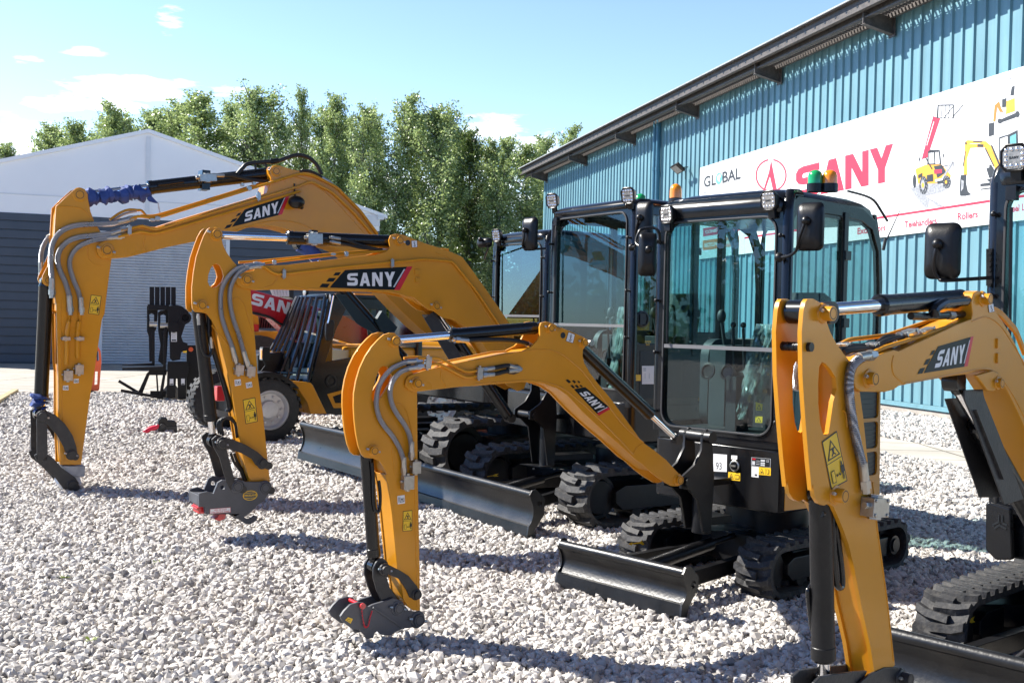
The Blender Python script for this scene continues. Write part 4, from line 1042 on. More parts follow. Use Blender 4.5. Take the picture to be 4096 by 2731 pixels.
def beacon(T, x, y, z, mt, r=.042, h=.12):
    mb = MB(); mb.cyl((x, y, z - .02), (x, y, z + .03), r * 1.12, 20); o = T.part('beacon', mb, BLKM)
    mb = MB(); mb.lathe((x, y, z + .03), (0, 0, 1), [(0, r), (h * .55, r * .98), (h * .8, r * .82), (h * .93, r * .5), (h, .004)], 22); T.part('beacon_lens', mb, mt, parent=o, angle=60)

def cab(T, xr, xf, yf, yn, z0, z1, win_b, win_t, bar, xsplit=None, side_b=1.0, rear_b=1.5, film=True, seat=True, gl=None):
    gl = gl or GLS
    t = .045; rt = .13
    # front frame
    ow = rrect(yf, yn, z0, z1 - .05, (rt, rt, .02, .02), 6); hw = rrect(yf + .075, yn - .075, win_b, win_t, (.09, .09, .10, .10), 6)
    mb = MB(); mb.prism(ow, 'x', xf - t, xf, [hw]); T.part('front_frame', mb, BLK, bevel=.006)
    so_ = rrect(yf + .062, yn - .062, win_b - .013, win_t + .013, (.10, .10, .11, .11), 6)
    mb = MB(); mb.prism(so_, 'x', xf, xf + .010, [hw]); T.part('window_seal', mb, SEAL, bevel=.003)
    mb = MB(); mb.add([(xf - .02, p[0], p[1]) for p in rrect(yf + .07, yn - .07, win_b - .005, win_t + .005, .09, 5)], [tuple(range(24))]); T.part('windscreen', mb, gl)
    mb = MB(); mb.box(xf - .03, xf + .006, yf + .07, yn - .07, bar - .012, bar + .012); T.part('window_bar', mb, mat('grey_window_bar', (.16, .16, .165), .4) if not bpy.data.materials.get('grey_window_bar') else bpy.data.materials['grey_window_bar'])
    # corner posts with a round front edge
    for yy, sg in ((yn, -1), (yf, 1)):
        mb = MB(); mb.tube([(xf - .035, yy + sg * .012, z0), (xf - .035, yy + sg * .012, z1 - .17), (xf - .05, yy + sg * .02, z1 - .11), (xf - .10, yy + sg * .045, z1 - .055), (xf - .2, yy + sg * .05, z1 - .05)], .038, 12); T.part('corner_post', mb, BLK)
        for zz in (z0 + (z1 - z0) * q for q in (.08, .33, .55, .80)):
            mb = MB(); mb.cyl((xf, yy + sg * .02, zz), (xf + .028, yy + sg * .02, zz), .009, 8); mb.sphere((xf + .032, yy + sg * .02, zz), .014, n=5); T.part('rubber_stop', mb, BLKM)
    # sides
    xs = xsplit if xsplit is not None else xr + (xf - xr) * .42
    so2 = [(xf - .02, z0), (xf - .02, z1 - .20), (xf - .05, z1 - .11), (xf - .13, z1 - .06), (xr + .28, z1 - .075), (xr + .12, z1 - .14), (xr + .03, z1 - .30), (xr, z1 - .55), (xr, rear_b - .16), (xs - .06, rear_b - .16), (xs - .06, z0)]
    h1 = rrect(xs + .032, xf - .075, side_b, z1 - .15, (.12, .04, .04, .04), 5)
    h2 = [(xs - .022, rear_b), (xs - .022, z1 - .15), (xr + .29, z1 - .160), (xr + .155, z1 - .21), (xr + .07, z1 - .35), (xr + .045, z1 - .60), (xr + .045, rear_b)]
    for yy, sg, nm in ((yn, -1, 'door_frame'), (yf, 1, 'side_frame')):
        a, b = sorted((yy, yy + sg * t)); mb = MB(); mb.prism(so2, 'y', a, b, [h1, h2]); T.part(nm, mb, BLK, bevel=.006)
        for h_ in (h1, h2):
            q = yy + sg * .012; mb = MB(); mb.add([(p[0], q, p[1]) for p in h_], [tuple(range(len(h_)))]); T.part('side_window', mb, GLS2 if (yy == yn) else GLS)
    mb = MB(); mb.box(xs - .02, xs + .03, yn - .002, yn + .012, rear_b - .2, z1 - .12)
    for zz in (rear_b + (z1 - .3 - rear_b) * q for q in (.2, .85)): mb.box(xs - .03, xs + .04, yn + .012, yn + .03, zz - .03, zz + .03)
    T.part('door_hinge', mb, BLKM, bevel=.004)
    mb = MB(); P_ = [(xs + .16, yn + .035, side_b + .12), (xs + .16, yn + .035, side_b + .5), (xs + .22, yn + .035, side_b + .56), (xs + .34, yn + .035, side_b + .56)]; 
    mb.tube(smooth([(xs + .14, yn - .09, 1.25), (xs + .14, yn - .10, 1.75), (xs + .18, yn - .10, 1.82), (xs + .32, yn - .09, 1.83)], 5), .011, 8); T.part('grab_rail', mb, BLKM)
    # rear
    hr = rrect(yf + .05, yn - .05, rear_b, z1 - .13, .08, 4); mb = MB(); mb.prism([(yf + .02, z0), (yn - .02, z0), (yn - .02, z1 - .3), (yn - .06, z1 - .09), (yf + .06, z1 - .09), (yf + .02, z1 - .3)], 'x', xr, xr + .03, [hr]); T.part('rear_frame', mb, BLK)
    mb = MB(); mb.add([(xr + .015, p[0], p[1]) for p in hr], [tuple(range(len(hr)))]); T.part('rear_window', mb, GLS)
    # roof
    mb = MB(); L_ = []
    hv = z1 - win_t - .03
    for q_, s_, r_ in ((0, .004, .07), (.3, -.012, .08), (.55, .004, .10), (.78, .05, .13), (.93, .12, .15), (1, .21, .14)):
        sy = max(s_, 0.0) * .75; L_.append([(p[0], p[1], win_t + .03 + hv * q_) for p in rrect(xr + .10 + s_ * .8, xf + .012 - s_, yf + .004 + sy, yn - .004 - sy, r_, 5)])
    loft(mb, L_); T.part('roof', mb, BLK, angle=60)
    # wiper
    mb = MB(); ya = yf + .10; mb.tube([(xf + .015, ya, bar + (win_t - bar) * .9), (xf + .02, ya + .015, bar + .02)], .008, 6); mb.box(xf + .0, xf + .04, ya - .02, ya + .03, win_t - .05, win_t + .02); T.part('wiper', mb, BLKM)
    # inside
    mb = MB(); mb.box(xr + .03, xf - t, yf + .05, yn - .05, z0 - .02, z0 + .02); T.part('cab_floor', mb, SEATM)
    if seat:
        w = (yn - yf); c0 = (yn + yf) / 2; cx = xr + .46; zs = z0 + .42
        mb = MB(); loft(mb, [[(p[0], p[1], z) for p in rrect(cx - .25 + s_, cx + .25 - s_, c0 - .24 + s_, c0 + .24 - s_, .07, 3)] for z, s_ in ((zs - .12, .02), (zs - .02, 0), (zs + .02, .04))])
        mb2 = [[(cx - .24 + (z - zs) * -.14 + p[0], p[1], z) for p in rrect(-.06, .06, c0 - .23 * s_, c0 + .23 * s_, .04, 3)] for z, s_ in ((zs, 1), (zs + .3, 1.0), (zs + .5, .8), (zs + .54, .55))]
        loft(mb, mb2); mb.box(cx - .2, cx + .2, c0 - .2, c0 + .2, z0, zs - .12); T.part('seat', mb, SEATM, angle=50)
        for q in (-.30, .30):
            mb = MB(); mb.box(cx - .05, cx + .30, c0 + q - .07, c0 + q + .07, z0, z0 + .58); mb.tube([(cx + .22, c0 + q, z0 + .58), (cx + .26, c0 + q, z0 + .74)], .014, 8); mb.sphere((cx + .265, c0 + q, z0 + .78), .032, n=6, sz=1.5); T.part('control_console', mb, PANEL, bevel=.02)
        mb = MB(); mb.box(xf - .35, xf - .2, c0 - .06, c0 + .02, z0, z0 + .38)
        for q in (-.05, .03): mb.tube([(xf - .28, c0 + q, z0 + .36), (xf - .25, c0 + q, z0 + .70)], .010, 8); mb.sphere((xf - .25, c0 + q, z0 + .72), .02, n=5)
        T.part('travel_lever', mb, SEATM)
        mb = MB(); mb.lathe((xf - .30, c0 - .28, z0 + .40), (1, 0, .2), [(0, .055), (.02, .06), (.022, .045), (.012, .04)], 16); mb.lathe((xf - .30, c0 - .12, z0 + .40), (1, 0, .2), [(0, .05), (.02, .055), (.022, .04), (.012, .035)], 16); T.part('air_vent', mb, BLKM)
        mb = MB(); mb.prism(rrect(xr + .1, xr + .75, z0 + .0, z0 + .62, .12, 4), 'y', yf + .05, yf + .12); T.part('trim_panel', mb, PANEL)
    if film:
        rng = random.Random(3); c0 = (yn + yf) / 2 + .10; mb = MB()
        for (ya, yb_, za, zb_, w0, w1, xo) in ((c0 + .13, c0 - .06, bar + .16, z0 + .10, .16, .07, 0), (c0 + .17, c0 + .06, bar + .14, z0 + .22, .09, .05, .05)):
            ny, nz = 12, 22; vs = []
            for j in range(nz + 1):
                v = j / nz
                for i in range(ny + 1):
                    u = i / ny - .5; wd = w0 * (1 - v) + w1 * v
                    vs.append((xf - .22 - xo + .022 * math.sin(u * 26 + 5 * v + xo * 40) + .010 * rng.uniform(-1, 1), ya * (1 - v) + yb_ * v + u * wd + .008 * rng.uniform(-1, 1), za * (1 - v) + zb_ * v))
            mb.add(vs, [(j * (ny + 1) + i, j * (ny + 1) + i + 1, (j + 1) * (ny + 1) + i + 1, (j + 1) * (ny + 1) + i) for j in range(nz) for i in range(ny)])
        T.part('plastic_cover', mb, PLAS, angle=15)

def welds(T, fr, y0, lines, r=.0032):
    """raised weld beads and plate edges on a side face"""
    mb = MB()
    for c, pts in lines: mb.tube(smooth([(x, y0, z) for x, z in fr.TT(c, pts, y0)], 4), r, 6)
    return T.part('weld_bead', mb, YEL, fr=fr)
def plain_decal(T, fr, c, quad, y0, layers, mats, name, front=False, parent=None):
    d = Decal(quad, (map_front if front else map_side)(fr, c, y0), .0015)
    for l in layers:
        if l[0] == 'r': d.rect(*l[1:])
        elif l[0] == 't': d.text(*l[1:])
        else: d.poly(*l[1:])
    return T.part(name, d.mb, mats, fr=fr, parent=parent)
TRI = lambda u, v, w, h: [(u, v), (u + w, v), (u + w / 2, v + h)]
def bucket_symbol(T, fr, c, quad, y0): return plain_decal(T, fr, c, quad, y0, [('r', 0, 1, 0, 1, 0), ('r', .3, .38, .2, .8, 1), ('r', .3, .9, .2, .28, 1), ('r', .82, .9, .2, .7, 1), ('r', .5, .7, .4, .65, 1), ('r', .12, .18, .2, .85, 1)], [WHT, INK], 'function_sticker')
def hook_symbol(T, fr, c, quad, y0): return plain_decal(T, fr, c, quad, y0, [('r', 0, 1, 0, 1, 1), ('r', .05, .95, .04, .96, 0), ('p', [(.5 + .13 * math.cos(k), .68 + .15 * math.sin(k)) for k in [i * .785 for i in range(8)]], 1), ('p', [(.5 + .07 * math.cos(k), .68 + .08 * math.sin(k)) for k in [i * .785 for i in range(8)]], 0), ('r', .46, .56, .36, .6, 1), ('p', [(.46, .40), (.62, .36), (.68, .26), (.6, .14), (.42, .12), (.32, .24), (.4, .26), (.46, .2), (.56, .2), (.58, .28), (.5, .33)], 1, False)], [WHT, INK], 'lifting_sticker')
GEX = 'mini excavators lined up on the gravel'
def kingpost(T, fr, x0, xf, z0, z1, w, pinz):
    """swing post and bracket in front of the house"""
    mb = MB()
    for s_ in (1, -1):
        mb.prism([(x0 - .02, pinz - .05), (x0 + .05, pinz - .035), (x0 + .045, pinz + .035), (x0 - .06, pinz + .10), (x0 - .12, z1 - .10), (x0 - .125, z1 - .0), (x0 - .165, z1 + .03), (x0 - .205, z1 - .01), (x0 - .235, pinz), (x0 - .22, z0), (x0 - .15, z0), (x0 - .10, pinz - .12)], 'y', s_ * w / 2 - .011, s_ * w / 2 + .011)
    mb.cyl((x0 - .22, 0, z0 - .02), (x0 - .22, 0, pinz + .10), .062, 20); mb.box(xf - .05, x0 - .2, -.16, .02, z0 + .02, z0 + .07); mb.box(xf - .05, x0 - .2, -.16, .02, pinz - .05, pinz - .01)
    T.part('swing_bracket', mb, BLKM, fr=fr, bevel=.004)
    mb = MB(); mb.cyl((x0 - .16, -w / 2 - .05, z1 - .02), (x0 - .16, w / 2 + .06, z1 - .02), .036, 18); T.part('bracket_pin', mb, BLKM, fr=fr)
    mb = MB(); mb.cyl((x0 + .0, -w / 2 - .03, pinz), (x0 + .0, w / 2 + .03, pinz), .03, 18)
    T.part('bracket_pin', mb, BLKM, fr=fr)

# ---------------------------------------------------------------- C: the small excavator numbered 93
FC = Frame(1.772, 7.433, 47.5); AC = Frame(1.036, 6.68, 54)
C_ = Thing('mini_excavator', 'small excavator with a full glass cab, green and amber beacons and a sheet numbered 93', 'excavator', FC, GEX)
undercarriage(C_, .475, .25, -.86, .86, .36, 1.52, .97, .30, arrow=('c26', [(1088, 285), (1352, 268), (1352, 185), (1088, 240)]))
z0, zb = .505, .945; Y0, Y1 = -.52, .49
mb = MB(); pl = rrect(-.20, .60, Y0, Y1, (.07, .07, 0, 0), 5); 
mb.prism([(.60 - .06, Y1), (.60 - .02, Y1 - .02), (.60, Y1 - .06), (.60, Y0 + .06), (.58, Y0 + .02), (.54, Y0), (-.05, Y0), (-.05, Y1)], 'z', z0, zb - .05)
C_.part('front_panel', mb, BLK, bevel=.012)
mb = MB(); mb.prism([(.565, Y1 - .02), (.59, Y1 - .06), (.59, Y0 + .06), (.57, Y0 + .02), (-.05, Y0 + .02), (-.05, Y1 - .02)], 'z', zb - .05, zb); C_.part('cab_base', mb, BLKM, bevel=.006)
mb = MB(); mb.prism([(-.052, Y0)] + [(-.052, Y1)] + [(-.05 - (.56) * math.sin(R(a)), (Y1 + Y0) / 2 + (Y1 - Y0) / 2 * math.cos(R(a)) ** .35) for a in (30, 50, 65, 78, 88)] + [(-.05 - (.56) * math.sin(R(a)), (Y1 + Y0) / 2 - (Y1 - Y0) / 2 * math.cos(R(a)) ** .35) for a in (88, 78, 65, 50, 30)], 'z', z0 + .03, 1.39)
C_.part('engine_cover', mb, YELD, bevel=.03)
mb = MB(); mb.prism([(-.05, z0 + .0), (.22, z0 + .0), (.30, z0 + .14), (.54, z0 + .14), (.54, z0 + .02)], 'y', Y1 - .001, Y1 + .004); mb.box(-.60, .1, Y1 - .2, Y1 + .003, z0 - .0, z0 + .06); C_.part('side_skirt', mb, YELD)
for a, b in ((.66, .83), (.845, 1.035), (1.05, 1.255)):
    mb = MB(); mb.prism([(-.56, a), (-.15, a), (-.15, b), (-.56, b)], 'y', Y1 - .05, Y1 - .005)
    for i in range(5): mb.box(-.55, -.16, Y1 - .005, Y1 - .001, a + .02 + i * (b - a - .03) / 5, a + .03 + i * (b - a - .03) / 5)
    C_.part('grille', mb, INK)
mb = MB(); mb.prism([(-.60, .52), (-.10, .52), (-.10, 1.34), (-.14, 1.385), (-.57, 1.385)], 'y', Y1 - .03, Y1 + .010, [rrect(-.555, -.155, a, b, .03, 3)[::-1] for a, b in ((.665, .825), (.85, 1.03), (1.055, 1.25))]); C_.part('grille_frame', mb, YELD, bevel=.004)
cab(C_, -.58, .60, Y0, Y1, zb, 2.535, .985, 2.335, 1.515, side_b=1.0, rear_b=1.56)
kingpost(C_, AC, .0, -.42, .38, .99, .15, .70)
d = 'c24'
plain_decal(C_, FC, d, [(795, 735), (965, 742), (968, 527), (797, 513)], .60, [('r', 0, 1, 0, 1, 0), ('t', '93', .2, .62, .12, .52, 1)], [WHT, SEAL], 'number_sheet', True)
plain_decal(C_, FC, d, [(982, 840), (1132, 856), (1134, 757), (984, 742)], .60, [('r', 0, 1, 0, 1, 0), ('p', TRI(.05, .12, .42, .75), 1), ('p', TRI(.12, .18, .28, .55), 0), ('r', .2, .3, .2, .5, 1), ('r', .56, .93, .2, .75, 1), ('r', .59, .735, .27, .68, 0), ('r', .755, .90, .27, .68, 0)], [WYL, INK], 'warning_sticker', True)
plain_decal(C_, FC, d, [(1272, 660), (1512, 688), (1516, 577), (1275, 557)], .60, [('r', 0, 1, 0, 1, 1), ('r', .02, .98, .03, .97, 0), ('r', .05, .22, .72, .88, 2), ('r', .05, .2, .1, .55, 1), ('r', .26, .44, .2, .26, 1), ('r', .26, .46, .42, .46, 1), ('r', .26, .46, .62, .66, 1), ('r', .5, .72, .1, .5, 1), ('r', .5, .72, .6, .82, 1), ('t', 'CE', .78, .93, .58, .82, 1), ('r', .5, .97, .3, .34, 0)], [INK, SIL, REDD], 'data_plate', True)
plain_decal(C_, FC, d, [(1275, 803), (1364, 813), (1366, 680), (1276, 668)], .60, [('r', 0, 1, 0, 1, 0), ('r', .45, .8, .12, .3, 1)], [WHT, SEAL], 'info_sticker', True)
plain_decal(C_, FC, d, [(1366, 776), (1516, 790), (1518, 693), (1368, 680)], .60, [('r', 0, 1, 0, 1, 0), ('p', TRI(.04, .14, .42, .75), 1), ('p', TRI(.10, .20, .30, .58), 0), ('r', .2, .32, .25, .45, 1), ('r', .55, .57, .1, .9, 1), ('r', .66, .86, .2, .8, 1), ('r', .69, .83, .25, .75, 0)], [WYL, INK], 'warning_sticker', True)
plain_decal(C_, FC, d, [(1020, 582), (1095, 587), (1097, 538), (1022, 533)], .60, [('r', 0, 1, 0, 1, 0), ('r', .2, .8, .4, .6, 1)], [WHT, SIL], 'info_sticker', True)
y_, z_ = FC.X(d, 1065, 665, .60); mb = MB(); mb.lathe((.60, y_, z_), (1, 0, 0), [(0, .036), (.006, .036), (.010, .030)], 20, 1); mb.lathe((.60, y_, z_), (1, 0, 0), [(.008, .029), (.014, .027), (.014, .004)], 20); mb.box(.614, .620, y_ - .018, y_ + .018, z_ - .005, z_ + .005, 1); C_.part('lock_cap', mb, [BLK, ZINC])
for c, q, y0 in (('c8', [(675, 1340), (712, 1343), (714, 1305), (675, 1293)], .36), ('c8', [(672, 1410), (712, 1412), (714, 1376), (672, 1374)], .36)):
    plain_decal(C_, FC, c, q, y0, [('r', 0, 1, 0, 1, 0), ('p', TRI(.15, .15, .7, .7), 1), ('p', TRI(.28, .22, .44, .48), 0)], [WYL, INK], 'warning_sticker', True)
def mir(T, fr, c, x, y, x0, **k):
    a = fr.X(c, x, y, x0); return mirror(T, (x0, a[0], a[1]), **k)
def at(fr, c, x, y, x0): a = fr.X(c, x, y, x0); return (x0, a[0], a[1])
mir(C_, FC, 'c8', 990, 295, .70, w=.165, h=.285, yaw=8, arm=[at(FC, 'c8', 922, 360, .78), at(FC, 'c8', 905, 430, .74), at(FC, 'c8', 860, 462, .68), at(FC, 'c8', 808, 470, .64)], ball=True)
mir(C_, FC, 'c12', 1545, 560, .74, w=.12, h=.29, yaw=48, arm=[at(FC, 'c12', 1455, 470, .76), at(FC, 'c12', 1475, 375, .74), at(FC, 'c12', 1510, 345, .72), at(FC, 'c12', 1600, 338, .68), at(FC, 'c12', 1645, 380, .66), at(FC, 'c12', 1650, 470, .62)])
for x, y in ((162, 225), (745, 146)): worklight(C_, at(FC, 'c8', x, y, .66), .115, yaw=-6, pitch=6)
for x, mt in ((1012, GREENL), (1095, AMBER)):
    x_, y_ = FC.G('c8', x, 74, 2.53); beacon(C_, x_, y_, 2.525, mt, .046, .088)
mb = MB(); a = FC.T('c8', 1402, 410, Y1 - .1); b = FC.T('c8', 1520, 150, Y1 - .1); mb.tube([(a[0], Y1 - .1, a[1]), (b[0], Y1 - .1, b[1])], lambda t: .007 - .005 * t, 6); mb.cyl((a[0], Y1 - .1, a[1] - .02), (a[0] - .03, Y1 - .1, a[1] + .06), .012, 8); C_.part('aerial', mb, INK)
mb = MB(); q = [FC.T('c8', x, y, Y1 - .1) for x, y in ((1200, 92), (1300, 120), (1352, 150), (1395, 215), (1425, 262))]; mb.tube(smooth([(p[0], Y1 - .1, p[1]) for p in q], 5), .009, 6); C_.part('cable', mb, INK)

# arm
w = .135
plates(C_, 'stick', AC, w, .016, [('c5', [(505, 195), (550, 196), (578, 218), (588, 262), (590, 330), (602, 405), (630, 470), (690, 540), (745, 600), (770, 760), (775, 1560)]),
    ('c6', [(783, 400), (790, 700), (797, 1235), (740, 1235), (690, 1200), (655, 1130), (640, 1010), (605, 880), (582, 650), (560, 430), (545, 300), (528, 180), (505, 100)]),
    ('c5', [(478, 1560), (450, 1500), (410, 1435), (355, 1408), (270, 1400), (235, 1370), (205, 1290), (180, 1170), (165, 1040), (157, 900), (160, 780), (180, 660), (215, 540), (270, 420), (330, 330), (400, 255), (450, 212)])],
    holes=[[('c5', [(450, 514), (412, 535), (378, 615), (345, 735), (330, 800), (342, 855), (398, 850), (452, 765), (505, 680), (528, 615), (500, 560), (485, 525)])]],
    core=[('c5', [(640, 500), (690, 545), (740, 605), (765, 760), (770, 1560)]), ('c6', [(778, 400), (785, 700), (792, 1200), (745, 1200), (700, 1180), (660, 1110), (645, 1000), (612, 880), (590, 650), (568, 430), (550, 300), (533, 180), (515, 100)]), ('c5', [(500, 1568), (480, 1500), (470, 1380), (500, 1100), (560, 860), (600, 680)])])
mb = MB(); q = tr(AC, 0, [('c5', [(270, 1390), (175, 1050), (170, 780), (240, 520)])])
boss(C_, AC, 'c5', 545, 275, w / 2, .024, .028); boss(C_, AC, 'c5', 340, 1328, w / 2, .022, .024)
wb = .165
CB = [('c5', [(655, 700), (662, 650), (690, 612), (740, 590), (830, 560), (1000, 520), (1130, 490), (1640, 385), (1780, 375), (1870, 330)]),
      ('c7', [(523, 234), (545, 190), (543, 120), (555, 85), (600, 75), (640, 85), (700, 115), (900, 200), (935, 235), (935, 270), (905, 310), (902, 360), (915, 420), (960, 500), (1020, 580), (1130, 710), (1240, 860), (1400, 1080), (1500, 1150), (1600, 1230), (1715, 1355), (1733, 1395), (1715, 1440), (1680, 1452), (1640, 1448), (1560, 1400), (1480, 1340), (1400, 1265), (1345, 1230), (1200, 1095), (1040, 960), (900, 830), (770, 690), (680, 630), (560, 590), (400, 580), (0, 613)]), ('c5', [(1180, 715), (780, 762), (720, 760), (675, 735)])]
mb = MB(); o = tr(AC, wb / 2, CB); mb.prism(o, 'y', wb / 2 - .014, wb / 2); mb.prism(o, 'y', -wb / 2, -wb / 2 + .014)
mb.prism(tr(AC, wb / 2, [('c5', [(1000, 540), (1130, 505), (1640, 400), (1780, 390)]), ('c7', [(430, 320), (560, 300), (700, 330), (830, 420), (1000, 600), (1130, 730), (1240, 880), (1390, 1085), (1480, 1150), (1590, 1240), (1500, 1330), (1345, 1210), (1200, 1080), (1040, 945), (900, 815), (770, 676), (680, 617), (560, 577), (400, 567), (0, 600)]), ('c5', [(1180, 700), (960, 725)])]), 'y', -wb / 2 + .014, wb / 2 - .014)
C_.part('boom', mb, YEL, fr=AC, bevel=.003)
boss(C_, AC, 'c5', 757, 680, wb / 2, .024, .026); boss(C_, AC, 'c7', 620, 130, wb / 2, .021, .024); boss(C_, AC, 'c7', 900, 250, wb / 2, .021, .026); boss(C_, AC, 'c7', 1698, 1398, wb / 2, .026, .022, nut=False)
mb = MB(); q = tr(AC, 0, [('c7', [(620, 130), (900, 250)])])
for x_, z_ in q: mb.cyl((x_, -wb / 2 - .02, z_), (x_, wb / 2, z_), .018, 12)
C_.part('pin', mb, ZINC, fr=AC)
d_ = Decal([(-.0, 0)] * 4, None, 0)
mb = MB(); x_, z_ = AC.T('c7', 735, 190, wb / 2); mb.lathe((x_, wb / 2 + .0008, z_), (0, 1, 0), [(0, .017), (.001, .017)], 16); C_.part('lifting_eye', mb, INK, fr=AC)
cylinder(C_, AC, 0, AC.T('c5', 545, 275, w / 2), AC.T('c5', 1092, 238), AC.T('c7', 600, 128, wb / 2), .034, .0205)
cylinder(C_, AC, 0, AC.T('c7', 1690, 1062), AC.T('c7', 1455, 855), AC.T('c7', 905, 250, wb / 2), .037, .018, 'boom_cylinder')
cylinder(C_, AC, 0, AC.T('c6', 470, 885, w / 2), AC.T('c6', 405, 775), AC.T('c5', 340, 1328, w / 2), .033, .019, 'bucket_cylinder')
hose(C_, AC, w / 2 + .018, [('c5', [(745, 468), (680, 474), (600, 500), (520, 545), (440, 635), (392, 740), (375, 880), (400, 1000), (450, 1090), (530, 1190), (600, 1310), (635, 1420), (640, 1490)])], .0125)
hose(C_, AC, w / 2 + .026, [('c5', [(760, 525), (690, 540), (600, 580), (530, 670), (508, 770), (525, 880), (570, 970), (640, 1070), (690, 1170), (712, 1280), (714, 1340)])], .0125)
pipe(C_, AC, wb / 2 + .012, [('c5', [(780, 442), (850, 437), (975, 434), (1240, 573), (1345, 562), (1420, 552)])], .0075)
pipe(C_, AC, wb / 2 + .012, [('c5', [(790, 522), (880, 500), (980, 492), (1240, 630), (1345, 612), (1425, 602)])], .0075)
pipe(C_, AC, -.02, [('c5', [(640, 440), (790, 425), (900, 470), (1020, 520)])], .0075)
for c, x, y, ww, hh in (('c5', 862, 482, 52, 115), ('c5', 1358, 583, 52, 112)): block(C_, AC, c, x, y, ww, hh, wb / 2 + .004, .022, name='pipe_clamp', mt=ZINC, rot=-5)
hose(C_, AC, wb / 2 + .010, [('c5', [(1440, 545), (1530, 530), (1640, 512), (1720, 530)])], .0115, HOSEB)
hose(C_, AC, wb / 2 + .010, [('c5', [(1440, 598), (1530, 590), (1620, 568), (1715, 555)])], .0115, HOSEB)
mb = MB(); q = tr(AC, wb / 2, [('c5', [(1660, 500), (1735, 498), (1765, 520), (1770, 550), (1750, 580), (1700, 597), (1650, 592), (1625, 570), (1630, 520)])]); mb.prism(q, 'y', wb / 2 + .0005, wb / 2 + .002); C_.part('boom_slot', mb, INK, fr=AC)
hose(C_, AC, .03, [('c5', [(1180, 262), (1260, 268), (1400, 262), (1640, 265), (1800, 290), (1900, 340)])], .013, HOSEB)
block(C_, AC, 'c6', 743, 35, 70, 100, w / 2, .032); block(C_, AC, 'c6', 675, 160, 85, 115, w / 2 + .004, .036)
bucket_symbol(C_, AC, 'c6', [(606, 346), (667, 338), (664, 268), (603, 277)], w / 2); bucket_symbol(C_, AC, 'c6', [(684, 222), (735, 215), (733, 146), (682, 150)], w / 2)
warn_decal(C_, AC, 'c6', [(648, 574), (727, 566), (728, 396), (651, 404)], w / 2)
hook_symbol(C_, AC, 'c7', [(757, 238), (818, 257), (836, 183), (779, 160)], wb / 2)
brand_decal(C_, AC, 'c7', [(795, 608), (1035, 862), (1137, 803), (880, 588)], wb / 2, slant=-.03)
mb = MB()
for q in ([(755, 565), (775, 557), (803, 578), (785, 592)], [(808, 570), (825, 563), (845, 580), (832, 592)], [(852, 573), (866, 569), (880, 582), (870, 590)]): mb.add([(a, wb / 2 + .0015, b) for a, b in tr(AC, wb / 2, [('c7', q)])], [(0, 1, 2, 3)])
C_.part('brand_decal', mb, DECB, fr=AC)
hose(C_, AC, .05, [('c6', [(392, 0), (405, 120), (405, 260), (415, 380), (440, 410), (458, 380), (462, 260), (450, 150)])], .008, BLKM, fit=False, name='feed_pipe')
plates(C_, 'tipping_link', AC, .105, .014, [('c6', [(430, 830), (455, 800), (490, 797), (525, 830), (540, 880), (520, 960), (542, 1040), (600, 1120), (640, 1190), (610, 1240), (560, 1235), (470, 1150), (432, 1060), (405, 960), (405, 880)])], mt=DGR)
plates(C_, 'guide_link', AC, .150, .012, [('c6', [(470, 860), (530, 850), (620, 895), (700, 945), (770, 1030), (797, 1075), (793, 1115), (750, 1140), (710, 1125), (680, 1060), (620, 970), (520, 930), (470, 915)])], mt=DGR)
boss(C_, AC, 'c6', 500, 893, .075, .022, .022, DGR); boss(C_, AC, 'c6', 765, 1100, .075, .020, .02, DGR, nut=False)
mb = MB()
for cc, x, y in (('c6', 500, 893), ('c6', 765, 1100), ('c6', 610, 1215), ('c6', 775, 1310)): x_, z_ = AC.T(cc, x, y, .07); mb.cyl((x_, -.08, z_), (x_, .07, z_), .02, 16)
C_.part('pin', mb, DGR, fr=AC)
CQ = [('c6', [(160, 1240), (215, 1185), (285, 1165), (330, 1172), (365, 1205), (400, 1185), (520, 1150), (570, 1130), (625, 1145), (665, 1195), (700, 1235), (780, 1248), (812, 1290), (805, 1340), (760, 1372), (650, 1388), (590, 1415), (555, 1442), (500, 1442), (465, 1432), (440, 1408), (415, 1425), (405, 1465), (350, 1475), (330, 1440), (290, 1395), (230, 1390), (150, 1330), (130, 1285)])]
o = plates(C_, 'quick_coupler', AC, .14, .018, CQ, core=[('c6', [(420, 1260), (560, 1330), (600, 1385), (540, 1410), (440, 1390), (300, 1370), (240, 1340)])], mt=CAST, label='dark grey quick coupler with a red chained safety pin')
boss(C_, AC, 'c6', 608, 1213, .07, .027, .02, CAST, parent=o); boss(C_, AC, 'c6', 775, 1310, .07, .03, .022, CAST, parent=o)
mb = MB(); q = [(x_, .073, z_) for x_, z_ in tr(AC, .07, [('c6', [(395, 1205), (640, 1370)])])]; mb.bar(q[0], q[1], .008, .018, up=(0, 1, 0)); C_.part('weld_rib', mb, CAST, parent=o, fr=AC)
mb = MB(); x_, z_ = AC.T('c6', 300, 1190, .07); mb.cyl((x_, -.075, z_), (x_, .09, z_), .010, 12); mb.cyl((x_, .085, z_), (x_, .093, z_), .015, 12)
ch = smooth([(x_2, .082, z_2) for x_2, z_2 in tr(AC, .08, [('c6', [(305, 1205), (312, 1290), (328, 1360), (345, 1372), (362, 1350), (375, 1290), (390, 1240)])])], 5)
for i, p in enumerate(ch): mb.lathe(p, (1, 0, .3) if i % 2 else (0, 1, .2), [(-.0015, .0045), (.0015, .0045)], 7)
C_.part('safety_pin', mb, RED, parent=o, fr=AC)
